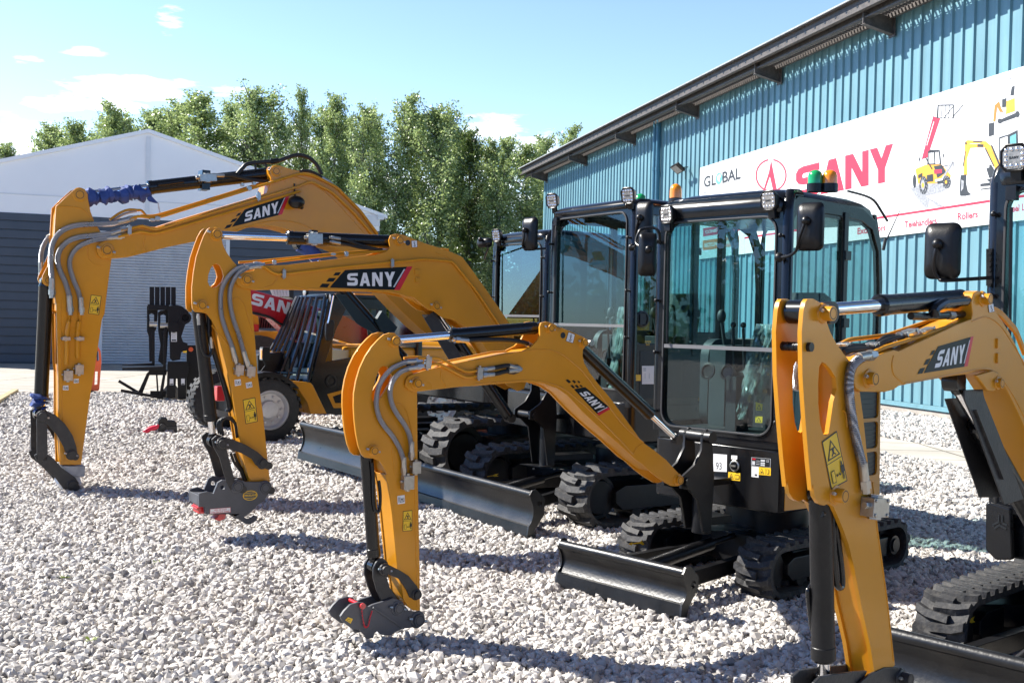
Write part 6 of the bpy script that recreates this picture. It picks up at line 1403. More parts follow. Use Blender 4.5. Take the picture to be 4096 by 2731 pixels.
welds(A_, AA, wb / 2, [('c3', [(560, 172), (720, 120), (850, 88), (1000, 75), (1150, 98), (1300, 160), (1450, 240)]), ('c1', [(1150, 1000), (1125, 940), (1140, 880)]), ('c15', [(1250, 752), (1320, 775), (1400, 830), (1480, 910), (1560, 1000)])], .005)
welds(A_, AA, w / 2, [('c1', [(448, 640), (560, 640), (650, 660), (700, 705), (775, 825)]), ('c1', [(690, 960), (690, 1030), (740, 1090), (810, 1105)]), ('c2', [(475, 0), (480, 500), (490, 900), (500, 1270)])], .005)
# ---------------------------------------------------------------- D: nearest excavator, cropped by the right edge
FD = Frame(3.099, 5.53, 47); AD = Frame(1.333, 3.65, 47)
D_ = Thing('mini_excavator', 'nearest excavator at the right edge with a slotted counterweight plate and corrugated hose sleeve', 'excavator', FD, GEX)
undercarriage(D_, .475, .25, -.86, .95, .38, 1.52, 1.06, .335, arrow=('c11', [(1398, 1140), (1508, 1105), (1505, 1060), (1400, 1125)]))
mb = MB(); mb.prism([(.54, Y1), (.58, Y1 - .02), (.60, Y1 - .06), (.60, -.42 + .06), (.58, -.40), (.54, -.42), (-.05, -.42), (-.05, Y1)], 'z', .55, .95); D_.part('front_panel', mb, BLK, bevel=.012)
mb = MB(); mb.prism(rrect(-.60, -.06, -.42, Y1, (.02, .3, .3, .02), 6), 'z', .53, 1.3); D_.part('engine_cover', mb, YELD, bevel=.03)
cab(D_, -.58, .60, -.42, .60, .95, 2.56, 1.0, 2.35, 1.515, side_b=1.0, rear_b=1.56)
mir(D_, FD, 'c16', 612, 1130, .86, w=.175, h=.275, yaw=4, arm=[at(FD, 'c16', 530, 1200, .94), at(FD, 'c16', 535, 1310, .92), at(FD, 'c16', 575, 1375, .90), at(FD, 'c16', 640, 1392, .88), at(FD, 'c16', 1040, 1368, .64)])
worklight(D_, at(FD, 'c16', 1245, 292, .68), .125, yaw=0, pitch=3)
q = [at(FD, 'c16', 1030, y, .61) for y in (1110, 1440)]
mb = MB(); mb.bar(q[0], q[1], .03, .02)
for y in (1150, 1205, 1255, 1300, 1355, 1435): p = at(FD, 'c16', 1033, y, .62); mb.cyl(p, (p[0] + .014, p[1], p[2]), .010, 8)
D_.part('mirror_bracket', mb, BLKM)
q = [FD.X('c11', x, y, .66) for x, y in ((1585, 215), (1610, 200), (1775, 250), (1790, 640), (1660, 640), (1585, 560))]; mb = MB(); mb.prism(q, 'x', .62, .66); o = D_.part('front_weight', mb, BLK, bevel=.012)
mb = MB()
for a_, b_ in (((1690, 300), (1690, 350)), ((1690, 350), (1640, 375)), ((1640, 375), (1655, 385)), ((1715, 305), (1715, 350)), ((1700, 370), (1655, 400)), ((1700, 380), (1745, 405)), ((1720, 360), (1750, 375))):
    p, r_ = FD.X('c11', *a_, .662), FD.X('c11', *b_, .662); mb.bar((.662, p[0], p[1]), (.662, r_[0], r_[1]), .006, .008)
D_.part('vent_slots', mb, INK, parent=o)
kingpost(D_, AD, -1.5, -1.95, .38, .99, .15, .70)
w = .10
plates(D_, 'stick', AD, w, .014, [('c10', [(400, 168), (440, 165), (475, 185), (505, 208), (530, 260), (535, 330), (560, 400), (600, 475), (650, 545), (700, 610), (745, 700), (765, 820), (790, 1000), (820, 1300), (845, 1560)]),
    ('c11', [(770, 330), (800, 600), (850, 950), (905, 1430), (860, 1470), (800, 1530), (762, 1568), (722, 1300), (655, 1000), (598, 700), (556, 520), (512, 400), (470, 300), (440, 235), (405, 212), (370, 228), (330, 210), (300, 160), (285, 60)]),
    ('c10', [(430, 1500), (410, 1300), (385, 1000), (365, 700), (360, 400), (372, 250), (385, 190)])],
    holes=[[('c10', [(500, 605), (482, 640), (475, 750), (476, 900), (490, 1040), (508, 1105), (530, 1117), (548, 1100), (558, 1030), (580, 880), (605, 790), (598, 715), (560, 655), (525, 615)])]],
    core=[('c10', [(620, 520), (690, 605), (735, 700), (758, 820), (783, 1000), (812, 1300), (838, 1560)]), ('c11', [(763, 330), (793, 600), (843, 950), (895, 1420), (800, 1510), (772, 1540), (735, 1300), (667, 1000), (610, 700), (568, 520), (525, 400), (500, 280)]), ('c10', [(610, 1520), (600, 1300), (625, 1000), (640, 800), (630, 650)])])
boss(D_, AD, 'c10', 508, 268, w / 2, .0215, .034); boss(D_, AD, 'c10', 594, 1530, w / 2, .0215, .034)
mb = MB(); x_, z_ = AD.T('c10', 300, 497, 0); mb.cyl((x_, -w / 2, z_), (x_, w / 2, z_), .012, 14)
for i in range(6): mb.lathe((x_, -w / 2 + .01 + i * .018, z_), (0, 1, 0), [(0, .0135), (.012, .0135)], 14)
D_.part('stop_roller', mb, BLKM, fr=AD)
mb = MB(); x_, z_ = AD.T('c10', 508, 262, 0); mb.cyl((x_, -.035, z_), (x_, .035, z_), .034, 20); D_.part('rod_eye', mb, BLKM, fr=AD)
wb = .13
CB = [('c10', [(722, 740), (730, 695), (748, 640), (790, 605), (870, 565), (950, 535), (1000, 520), (1040, 527), (1120, 490), (1300, 410), (1450, 340), (1545, 305), (1552, 270), (1542, 190), (1560, 125), (1590, 110), (1640, 122), (1690, 190), (1715, 260), (1760, 320), (1810, 400), (1860, 500), (1930, 680), (2010, 900), (2120, 1220), (2200, 1420), (2120, 1460), (2020, 1280), (1909, 1050), (1860, 940), (1790, 800), (1740, 720), (1700, 680), (1640, 662), (1590, 665)]),
      ('c23', [(470, 715), (485, 775), (510, 805), (535, 805), (555, 770), (500, 722)]), ('c10', [(1520, 690), (1400, 705), (1200, 740), (1070, 765), (1040, 772), (1000, 800), (940, 815), (780, 812), (740, 790)])]
CB = [CB[0], CB[2]]
mb = MB(); mb.prism(tr(AD, wb / 2, CB), 'y', -wb / 2, wb / 2)
for s_ in (1, -1): mb.prism(tr(AD, wb / 2 + .01, [('c23', [(440, 700), (560, 665), (610, 690), (625, 730), (600, 790), (560, 810), (520, 805), (490, 760)])]), 'y', min(s_ * wb / 2 + .012 * s_, s_ * wb / 2 - .004 * s_), max(s_ * wb / 2 + .012 * s_, s_ * wb / 2 - .004 * s_))
D_.part('boom', mb, YEL, fr=AD, bevel=.004)
boss(D_, AD, 'c10', 823, 722, wb / 2, .0215, .026); boss(D_, AD, 'c10', 1622, 168, wb / 2, .020, .028); boss(D_, AD, 'c23', 592, 752, wb / 2 + .012, .018, .018)
cylinder(D_, AD, 0, AD.T('c10', 440, 258, w / 2), AD.T('c10', 905, 230), AD.T('c10', 1610, 165, wb / 2), .034, .0205)
mb = MB(); q = [(a, .045, b) for a, b in tr(AD, .045, [('c10', [(1290, 280), (1285, 240), (1340, 200), (1400, 190), (1560, 175)])])]; mb.tube(smooth(q, 5), .018, 10); q = [(a, .03, b) for a, b in tr(AD, .03, [('c10', [(1120, 285), (1250, 290), (1400, 280), (1530, 270)])])]; mb.tube(smooth(q, 4), .013, 10); D_.part('feed_pipe', mb, BLK, fr=AD)
mb = MB(); q = tr(AD, .03, [('c10', [(1385, 280)])])[0]; mb.lathe((q[0] - .01, .03, q[1]), (1, 0, 0), [(-.02, .016), (.02, .016)], 8); D_.part('hose_fitting', mb, ZINC, fr=AD)
cylinder(D_, AD, 0, AD.T('c10', 1545, 745, wb / 2), AD.T('c10', 1640, 900), AD.T('c10', 2000, 1760), .040, .022, 'boom_cylinder')
q = tr(AD, .045, [('c23', [(362, 800), (490, 795), (500, 850), (600, 1100), (777, 1560), (640, 1600), (540, 1330), (420, 1000), (362, 870)])]); mb = MB(); mb.prism(q, 'y', .040, .046); q = tr(AD, .03, [('c23', [(362, 870), (500, 860), (777, 1560), (600, 1568)])]); mb.prism(q, 'y', -.046, -.040); D_.part('cylinder_guard', mb, DGR, fr=AD, bevel=.003)
mb = MB(); q = [(a, .048, b) for a, b in tr(AD, .048, [('c23', [(430, 940), (620, 1420)])])]; mb.bar(q[0], q[1], .004, .02, up=(0, 1, 0)); D_.part('guard_rib', mb, DGR, fr=AD)
cylinder(D_, AD, 0, AD.T('c11', 480, 1640, w / 2), AD.T('c11', 447, 1330), AD.T('c10', 594, 1530, w / 2), .0355, .020, 'bucket_cylinder', mtb=BLKM)
hose(D_, AD, w / 2 + .016, [('c10', [(820, 562), (780, 572), (735, 605), (704, 650), (692, 730), (693, 820), (705, 940), (728, 1080), (755, 1210), (785, 1330), (798, 1420)])], .0135, ribs=95)
hose(D_, AD, -w / 2 - .014, [('c10', [(385, 560), (345, 600), (318, 680), (322, 760), (315, 800)])], .012, fit=False)
hose(D_, AD, .0, [('c10', [(620, 520), (700, 500), (800, 498), (860, 500), (940, 440), (1030, 425), (1080, 415)])], .010, HOSEB, fit=False)
hose(D_, AD, .02, [('c10', [(650, 545), (720, 520), (860, 510), (950, 460), (1060, 430)])], .010, HOSEB, fit=False)
for y0, k in ((.045, 0), (.01, -14), (-.03, -30)):
    pipe(D_, AD, y0, [('c10', [(860 if k else 850, 545 + k), (930, 505 + k), (1180, 430 + k), (1560, 300 + k), (1700, 262 + k), (1740, 280 + k), (1850, 400 + k), (1909, 550 + k)])], .0075)
pipe(D_, AD, -.05, [('c10', [(600, 500), (690, 450), (950, 420), (1250, 320), (1400, 290)])], .0075)
for x, y, ww, hh in ((945, 490, 60, 26), (1060, 395, 110, 16), (1180, 385, 110, 16), (810, 480, 50, 16), (938, 468, 36, 22), (610, 480, 40, 18)): block(D_, AD, 'c10', x, y, ww * .8, hh, .0, .035, name='pipe_clamp', mt=ZINC, rot=12)
block(D_, AD, 'c11', 703, 232, 118, 140, w / 2, .046, rot=-6)
hose(D_, AD, .02, [('c11', [(350, 290), (430, 290), (440, 340), (440, 500), (450, 700), (470, 830), (505, 830), (500, 700), (475, 500), (450, 330)])], .0105, BLK, fit=False, name='feed_pipe')
hose(D_, AD, -.03, [('c11', [(300, 790), (262, 850), (250, 890), (270, 1080), (290, 1180), (345, 1195)])], .008, BLK, fit=False, name='feed_pipe')
warn_decal(D_, AD, 'c10', [(562, 1492), (676, 1432), (601, 1083), (497, 1160)], w / 2)
hook_symbol(D_, AD, 'c10', [(1662, 262), (1700, 255), (1692, 198), (1655, 206)], wb / 2)
brand_decal(D_, AD, 'c10', [(1163, 690), (1515, 634), (1556, 425), (1262, 510)], wb / 2, slant=.10)
for k in range(3): hose(D_, FD, -.25 + .02 * k, [('c11', [(1600 + 12 * k, 0), (1620 + 10 * k, 60), (1650 + 8 * k, 130), (1670, 200)])], .012, HOSEB, fit=False)
plates(D_, 'tipping_link', AD, .085, .012, [('c11', [(300, 1568), (350, 1520), (450, 1500), (620, 1480), (700, 1475), (640, 1600), (460, 1640), (300, 1620)])], mt=DGR)
plates(D_, 'guide_link', AD, .11, .010, [('c11', [(640, 1568), (720, 1500), (830, 1450), (930, 1445), (990, 1500), (990, 1550), (940, 1600), (700, 1640)])], mt=DGR)
boss(D_, AD, 'c11', 950, 1525, .056, .021, .035, DGR); 
plates(D_, 'quick_coupler', AD, .10, .018, [('c11', [(560, 1620), (700, 1580), (1000, 1560), (1020, 1640), (900, 1760), (860, 1860), (700, 1840), (520, 1800), (440, 1700)])], mt=CAST)

welds(D_, AD, wb / 2, [('c10', [(1545, 322), (1640, 292), (1720, 330), (1800, 430), (1909, 620), (2000, 860)]), ('c10', [(1000, 560), (988, 620), (1000, 690), (1050, 738), (1075, 760)]), ('c10', [(1080, 755), (1400, 695), (1600, 655), (1700, 668), (1770, 740), (1850, 870), (1909, 990)])], .0028)
welds(D_, AD, w / 2, [('c11', [(735, 50), (762, 330), (805, 650), (852, 1000), (893, 1400)]), ('c10', [(640, 940), (660, 950), (672, 990), (676, 1060)])], .0028)
mb = MB()
for x, y in ((1722, 475), (1722, 578)): x_, z_ = AD.T('c10', x, y, wb / 2); mb.box(x_ - .012, x_ + .012, wb / 2 - .001, wb / 2 + .008, z_ - .018, z_ + .018)
D_.part('pipe_boss', mb, YEL, fr=AD, bevel=.002)
# ================================================================ telehandler
FT = Frame(-3.76, 15.19, 56)
T_ = Thing('telehandler', 'compact telehandler with a red boom lettered SANY and black bars over its windscreen', 'telehandler', FT)
def wheel(T, fr, x, y, r, w, out=1, name='wheel'):
    mb = MB(); a = out; pr = [(-.5, .62), (-.48, .86), (-.42, .96), (-.3, 1.0), (.3, 1.0), (.42, .96), (.48, .86), (.5, .62)]
    mb.lathe((x, y, r), (0, a, 0), [(p * w, q * r) for p, q in pr], 40, caps=False)
    for k in range(26):
        for s_ in (1, -1):
            th = 2 * math.pi * (k + (.5 if s_ > 0 else 0)) / 26; c, s = math.cos(th), math.sin(th); M = Matrix.Translation((x, y, r)) @ Matrix.Rotation(-th, 4, 'Y')
            st = len(mb.v); mb.obox((r * .995, s_ * w * .27, 0), (r * .028, 0, 0), (0, w * .22, .012 * s_), (0, 0, r * .055)); mb.xf(M, st)
    o = T.part(name, mb, TYR, fr=fr)
    mb = MB(); mb.lathe((x, y, r), (0, a, 0), [(-w * .3, r * .60), (w * .46, r * .62), (w * .48, r * .57), (w * .40, r * .54), (w * .30, r * .50), (w * .26, r * .30), (w * .38, r * .27), (w * .40, r * .22), (w * .40, .001)], 36)
    for k in range(10):
        th = 2 * math.pi * k / 10; mb.cyl((x + r * .40 * math.cos(th), y + a * w * .26, r + r * .40 * math.sin(th)), (x + r * .40 * math.cos(th), y + a * w * .36, r + r * .40 * math.sin(th)), r * .045, 6)
    T.part('rim', mb, ALU, fr=fr, parent=o)
    return o
wheel(T_, FT, 0, .93, .425, .34); wheel(T_, FT, 0, -.93, .425, .34, -1); wheel(T_, FT, -2.6, .93, .425, .34); wheel(T_, FT, -2.6, -.93, .425, .34, -1)
mb = MB(); q = [FT.T('c22', x, y, 1.08) for x, y in ((200, 985), (300, 962), (400, 965), (500, 990), (580, 1040), (650, 1100), (705, 1155), (640, 1130), (560, 1080), (480, 1040), (380, 1020), (300, 1018), (200, 1040))]; mb.prism(q, 'y', .70, 1.115); T_.part('mudguard', mb, BLKM, bevel=.01)
yb = -.15; q = [FT.T('c22', x, y, yb) for x, y in ((-120, -60), (148, 22), (760, 182), (1210, 320), (1470, 450), (1520, 640), (1300, 640), (700, 470), (165, 268), (-120, 190))]
mb = MB(); mb.prism(q, 'y', yb - .32, yb); q = [FT.T('c22', x, y, yb) for x, y in ((370, 330), (600, 565), (760, 640), (760, 470))]; mb.prism(q, 'y', yb - .28, yb - .01); T_.part('boom', mb, RED, bevel=.012)
d_ = Decal([(150, 188), (735, 352), (770, 215), (175, 60)], map_side(FT, 'c22', yb), .002); d_.word(brand_word(0, 1, 0, 1, .05), 0); T_.part('brand_word', d_.mb, WHT)
mb = MB(); q = [FT.T('c22', x, y, yb + .03) for x, y in ((160, 285), (360, 335), (480, 410), (640, 450))]; mb.tube(smooth([(a, yb + .03, b) for a, b in q], 4), .018, 8); T_.part('hose', mb, HOSEB)
mb = MB(); mb.box(-3.2, -.3, -.45, .60, .42, .80); mb.box(-.15, .15, -.8, .8, .3, .52); q = [FT.T('c22', x, y, .35) for x, y in ((235, 760), (520, 735), (560, 960), (235, 990))]; mb.prism(q, 'y', -.6, .35); T_.part('chassis', mb, BLKM, bevel=.02)
mb = MB(); q = [FT.T('c22', x, y, .30) for x, y in ((385, 745), (580, 720), (580, 740), (385, 762))]; mb.prism(q, 'y', -.3, .32); T_.part('trim_strip', mb, YELD)
yn = .80
so = [(1040, 122), (1150, 112), (1700, 112), (1700, 1450), (1100, 1450), (1020, 1440), (860, 1110), (846, 1075), (870, 950), (915, 760), (960, 560), (1005, 320)]
ho = [(1238, 250), (1600, 250), (1600, 760), (1340, 790), (1000, 850), (1060, 680), (1130, 470)]
mb = MB(); mb.prism([FT.T('c22', x, y, yn) for x, y in so], 'y', yn - .06, yn, [[FT.T('c22', x, y, yn) for x, y in ho[::-1]]]); T_.part('cab_side', mb, BLK, bevel=.006)
mb = MB(); q = [FT.T('c22', x, y, yn) for x, y in ho]; mb.add([(a, yn - .03, b) for a, b in q], [tuple(range(len(q)))]); T_.part('side_window', mb, glassmat('clear_cab_glass', (.8, .86, .84)))
prof = [(1040, 122), (1005, 320), (960, 560), (915, 760), (870, 950), (848, 1075)]
P = smooth([(a, 0, b) for a, b in (FT.T('c22', x, y, yn) for x, y in prof)], 3)
def bulge(v): return .10 * math.sin(math.pi * v) ** .7
NB = 7
mb = MB()
for k in range(NB + 1):
    u = k / NB; pts = []
    for i, p in enumerate(P):
        v = i / (len(P) - 1); pts.append((p[0] + .05 + bulge(u * .9) * 1.2 + .40 * u * v, yn - u * .86, p[2] + .02))
    mb.tube(pts, .027, 6)
for v_ in (0, .93):
    i = int(v_ * (len(P) - 1)); mb.tube([(P[i][0] + .05 + bulge(k / 12 * .9) * 1.2 + .40 * (k / 12) * v_, yn - k / 12 * .86, P[i][2] + .02) for k in range(13)], .016, 6)
T_.part('windscreen_guard', mb, BLK)
mb = MB(); vs = []
for k in range(9):
    u = k / 8
    for i, p in enumerate(P): v = i / (len(P) - 1); vs.append((p[0] + bulge(u * .9) * 1.1 + .38 * u * v, yn - .02 - u * .84, p[2]))
n_ = len(P); mb.add(vs, [(k * n_ + i, k * n_ + i + 1, (k + 1) * n_ + i + 1, (k + 1) * n_ + i) for k in range(8) for i in range(n_ - 1)]); T_.part('windscreen', mb, GLS, angle=80)
zr = P[0][2]; xr_ = P[0][0]; mb = MB(); mb.prism(rrect(xr_ - 1.5, xr_ + .03, yn - .9, yn, .08, 4), 'z', zr - .01, zr + .06); T_.part('roof', mb, BLK, bevel=.01)
mb = MB(); mb.prism(rrect(xr_ - 1.5, xr_ - 1.4, yn - .9, yn, .02, 2), 'z', .9, zr); T_.part('rear_frame', mb, BLK)
mb = MB(); mb.prism([FT.T('c22', x, y, yn + .03) for x, y in ((590, 1040), (640, 1065), (835, 1082), (862, 1112), (1022, 1440), (835, 1442), (790, 1300), (700, 1170))], 'y', yn - .5, yn + .03); T_.part('step_panel', mb, YELD, bevel=.02)
mb = MB(); mb.prism([FT.T('c22', x, y, yn) for x, y in ((1022, 1215), (1262, 1148), (1262, 1178), (1085, 1242), (1112, 1316), (1244, 1316), (1240, 1372), (1095, 1372))], 'y', yn + .0005, yn + .003); T_.part('yellow_stripe', mb, YELD)
mb = MB(); x_, z_ = FT.T('c22', 1065, 1065, yn); mb.lathe((x_, yn + .001, z_), (0, 1, 0), [(0, .09), (.02, .085), (.02, .06), (.005, .05), (.005, .001)], 20); T_.part('door_handle', mb, BLKM)
mb = MB(); x_, z_ = FT.T('c22', 310, 755, .95); mb.box(x_ - .06, x_ + .04, .88, .99, z_ - .09, z_ + .09); mb.tube([(x_, .93, z_ - .09), (x_ - .02, .93, z_ - .16), (x_ + .05, .9, z_ - .27)], .012, 6); o = T_.part('headlamp', mb, BLKM, bevel=.012)
mb = MB(); mb.box(x_ + .04, x_ + .046, .89, .98, z_ - .075, z_ + .075); mb.box(x_ + .046, x_ + .050, .935, .978, z_ - .06, z_ + .05, 1); T_.part('lamp_lens', mb, [LENS, AMBER], parent=o)
mb = MB(); q = [FT.T('c22', x, y, .98) for x, y in ((1040, 370), (1090, 368), (1108, 390), (1100, 560), (1060, 610), (1020, 605), (1005, 540), (1010, 420))]; mb.prism(q, 'y', .93, .99); T_.part('mirror', mb, BLKM, bevel=.015)
mb = MB(); a, b = FT.T('c22', 1095, 92, .98), FT.T('c22', 1030, 410, .98); mb.cyl((a[0], .98, a[1]), (b[0], .98, b[1]), .010, 8); T_.part('mirror_arm', mb, CHR)
for x, y in ((752, 150), (770, 52), (1058, 122)):
    x_, z_ = FT.T('c22', x, y, .3 if x < 900 else .8); y_ = .05 if x < 900 else .8; x_, z_ = FT.T('c22', x, y, y_); mb = MB(); mb.lathe((x_ - .05, y_, z_), (1, 0, 0), [(0, .02), (.02, .06), (.06, .065), (.062, .055)], 16); o = T_.part('work_light', mb, BLKM); mb = MB(); mb.lathe((x_ + .012, y_, z_), (1, 0, 0), [(0, .054), (.004, .03)], 16); T_.part('lamp_lens', mb, LENS, parent=o)
mb = MB(); mb.box(-1.0, -.6, .2, .6, .95, 1.3); mb.box(-1.1, -1.0, .2, .6, 1.0, 1.75); T_.part('seat', mb, SEATM, bevel=.03)
mb = MB(); mb.box(-3.3, -1.3, -.8, .75, .75, 1.25); T_.part('engine_cover', mb, YELD, bevel=.06)
mb = MB(); q = FT.T('c4', 405, 165, .3); mb.box(q[0] - .06, q[0] + .05, .2, .32, q[1] - .10, q[1] + .10); T_.part('red_bracket', mb, RED, bevel=.01)

# ---------------------------------------------------------------- background telehandler: louvred yellow bonnet behind the red boom
F2 = Frame(-5.2, 19.0, 60)
U_ = Thing('telehandler', 'second telehandler behind the red boom showing its louvred yellow bonnet', 'telehandler', F2)
def T2(pts, y0=.6): return [F2.T('c22', x, y, y0) for x, y in pts]
mb = MB(); mb.prism(T2([(190, 505), (330, 495), (470, 500), (500, 560), (560, 700), (560, 745), (400, 750), (330, 640), (200, 560)]), 'y', -.4, .6); U_.part('bonnet', mb, YELD, bevel=.02)
mb = MB()
for k in range(7): mb.prism(T2([(280 + k * 8, 572 + k * 22), (345 + k * 7, 572 + k * 22), (350 + k * 7, 580 + k * 22), (284 + k * 8, 582 + k * 22)], .605), 'y', .602, .606)
U_.part('bonnet_louvre', mb, INK)
mb = MB()
for k in range(7): a, b = T2([(262 + k * 28, 335), (248 + k * 28, 465)], .3); mb.cyl((a[0], .3, a[1]), (b[0], .3, b[1]), .022, 6)
a, b = T2([(250, 332), (430, 345)], .3); mb.cyl((a[0], .3, a[1]), (b[0], .3, b[1]), .02, 6); U_.part('grille_guard', mb, BLK)
mb = MB(); mb.prism(T2([(120, 415), (240, 420), (245, 545), (120, 540)], .5), 'y', .2, .5); U_.part('boom', mb, RED)
mb = MB(); mb.prism(T2([(120, 300), (235, 310), (245, 420), (120, 415)], .45), 'y', .2, .45); U_.part('bonnet_side', mb, YELD)
mb = MB(); mb.lathe((F2.T('c22', 240, 790, .7)[0], .5, F2.T('c22', 240, 790, .7)[1] - .25), (0, 1, 0), [(-.15, .62), (.2, .62), (.2, .3)], 30); U_.part('wheel', mb, TYR)
mb = MB(); mb.prism(T2([(340, 20), (560, 20), (590, 110), (640, 130), (640, -200), (340, -200)], .0), 'y', -.6, .0); U_.part('cab', mb, BLKM)
mb = MB()
for k in range(6): a, b = T2([(385 + k * 36, 20), (420 + k * 30, 100)], .02); mb.cyl((a[0], .03, a[1]), (b[0], .03, b[1]), .028, 6)
U_.part('windscreen_guard', mb, SIL)

# ---------------------------------------------------------------- background wheel loader with a yellow roofed cab
F3 = Frame(-1.6, 18.3, 62)
V_ = Thing('wheel_loader', 'yellow roofed loader cab seen under the boom of the middle excavator', 'loader', F3)
def T3(pts, y0=.6): return [F3.T('c17', x, y, y0) for x, y in pts]
mb = MB(); mb.prism(T3([(700, 190), (1060, 195), (1100, 245), (1100, 262), (860, 250), (700, 235)]), 'y', -.6, .6); V_.part('roof', mb, YELD, bevel=.02)
mb = MB(); mb.prism(T3([(700, 252), (1120, 262), (1120, 640), (700, 640)], .55), 'y', .50, .55, [T3([(790, 310), (1070, 305), (1085, 340), (1085, 620), (790, 620)], .55)[::-1]])
mb.prism(T3([(700, 252), (1120, 262), (1120, 640), (700, 640)], .55), 'y', -.55, -.50, [T3([(790, 310), (1070, 305), (1085, 340), (1085, 620), (790, 620)], .55)[::-1]]); V_.part('cab_frame', mb, BLK)
mb = MB(); q = T3([(790, 310), (1085, 310), (1085, 620), (790, 620)], .52); mb.add([(a, .52, b) for a, b in q], [(0, 1, 2, 3)]); V_.part('cab_window', mb, glassmat('pale_cab_glass', (.75, .8, .78)))
mb = MB(); loft(mb, [[(p[0], p[1], z) for p in rrect(*e)] for z, e in ((.75, (-1.0, 1.3, -.6, .6, .15, 4)), (1.15, (-1.0, 1.25, -.58, .58, .2, 4)), (1.30, (-.9, 1.05, -.45, .45, .3, 4)))]); V_.part('bonnet', mb, YELD, angle=60)
mb = MB(); mb.box(-1.6, -1.0, -.5, .5, 1.0, 1.5); V_.part('orange_cover', mb, ORG, bevel=.05)
mb = MB(); mb.box(-1.6, 1.3, -.5, .5, .45, .8); V_.part('chassis', mb, BLKM)
for x in (.7, -1.1):
    for s_ in (1, -1): wheel(V_, F3, x, s_ * .62, .48, .30, s_)

# ---------------------------------------------------------------- black fork carriage standing on the gravel edge
FK = Frame(-6.3, 20.6, 72)
K_ = Thing('fork_carriage', 'black pallet fork carriage with long tines standing by the roller door', 'fork attachment', FK)
def TK(pts, y0): return [FK.T('c21', x, y, y0) for x, y in pts]
mb = MB()
for k in range(5):
    a = 137 + k * 61.5; mb.prism(TK([(a, 136), (a + 54, 136), (a + 54, 345), (a, 345)], -.1), 'y', -.12, -.09)
K_.part('backrest', mb, FBLK)
mb = MB(); mb.prism(TK([(112, 335), (360, 345), (352, 402), (130, 400)], 0), 'y', -.06, .06); K_.part('top_beam', mb, FBLK, bevel=.01)
mb = MB(); mb.prism(TK([(108, 350), (232, 390), (225, 520), (190, 600), (195, 980), (135, 985), (128, 700), (108, 640)], -.3), 'y', -.34, -.28, [TK([(135, 450), (160, 436), (188, 450), (188, 535), (140, 540)], -.3)[::-1]]); K_.part('side_plate', mb, FBLK)
mb = MB(); mb.prism(TK([(232, 430), (260, 405), (350, 400), (350, 650), (330, 1000), (300, 1030), (235, 980), (262, 800), (235, 640)], -.15), 'y', -.2, -.15, [TK([(262, 460), (300, 445), (322, 470), (322, 560), (262, 555)], -.15)[::-1]]); K_.part('side_plate', mb, FBLK)
mb = MB(); mb.prism(TK([(350, 352), (450, 340), (500, 352), (575, 410), (605, 470), (590, 540), (545, 565), (500, 700), (520, 760), (572, 780), (565, 860), (500, 880), (485, 965), (400, 978), (370, 950), (365, 700), (350, 640)], .1), 'y', .05, .1, [TK(circ(545, 487, 24, 12), .1)[::-1]]); K_.part('side_plate', mb, FBLK, bevel=.008)
mb = MB(); a = TK([(545, 487)], .1)[0]; mb.lathe((a[0], .1, a[1]), (0, 1, 0), [(0, .11), (.03, .11), (.03, .07), (.0, .065)], 20); a = TK([(415, 595)], .1)[0]; mb.cyl((a[0], .1, a[1]), (a[0], .16, a[1]), .10, 18); K_.part('hinge_boss', mb, FBLK)
mb = MB()
for (x0_, x1_, y_) in ((135, 225, 560), (258, 345, 578)): a, b = TK([(x0_, y_), (x1_, y_)], 0); mb.cyl((a[0], 0, a[1]), (b[0], 0, b[1]), .05, 12)
K_.part('tine_shaft', mb, ZINC)
for pts, y0 in (([(165, 610), (205, 575), (232, 590), (195, 625), (195, 1000), (-173, 1000), (-173, 1028), (180, 1028)], -.3), ([(292, 640), (320, 610), (345, 590), (345, 612), (325, 640), (322, 1035), (-173, 1058), (-173, 1088), (310, 1085), (322, 1060), (300, 1030)], 0)):
    mb = MB(); xs_ = [p[0] for p in pts[:4]]; ytop = pts[0][1]; yb_ = pts[-2][1] if y0 == 0 else pts[-1][1]; xl, xr2 = (292, 325) if y0 == 0 else (165, 197)
    mb.prism(TK([(xl, 640), (xl + 22, 600), (xr2 + 16, 590), (xr2 + 16, 615), (xr2, 645), (xr2, yb_), (xl, yb_)], y0), 'y', y0 - .05, y0 + .06)
    ya_, yc_ = (1040, 1085) if y0 == 0 else (1000, 1032)
    mb.prism(TK([(xr2, ya_), (xr2, yc_), (-173, yc_ - 5), (-175, ya_ + 18)], y0), 'y', y0 - .05, y0 + .06); K_.part('tine', mb, FBLK, bevel=.004)
mb = MB(); mb.prism(TK([(345, 985), (575, 985), (590, 1080), (560, 1180), (555, 1410), (465, 1410), (455, 1180), (440, 1180), (430, 1400), (330, 1400), (340, 1100)], .1), 'y', -.05, .1); mb.prism(TK([(560, 800), (760, 800), (800, 1380), (560, 1400)], -.1), 'y', -.4, -.1); K_.part('mounting_frame', mb, FBLK, bevel=.01)
mb = MB(); mb.prism(TK([(130, 1080), (340, 1080), (330, 1140), (140, 1140)], -.1), 'y', -.14, -.08); mb.prism(TK([(145, 1320), (330, 1320), (320, 1390), (145, 1390)], -.1), 'y', -.14, -.08); mb.prism(TK([(205, 1080), (225, 1080), (245, 1380), (225, 1385)], -.1), 'y', -.16, -.1); K_.part('lower_frame', mb, FBLK)
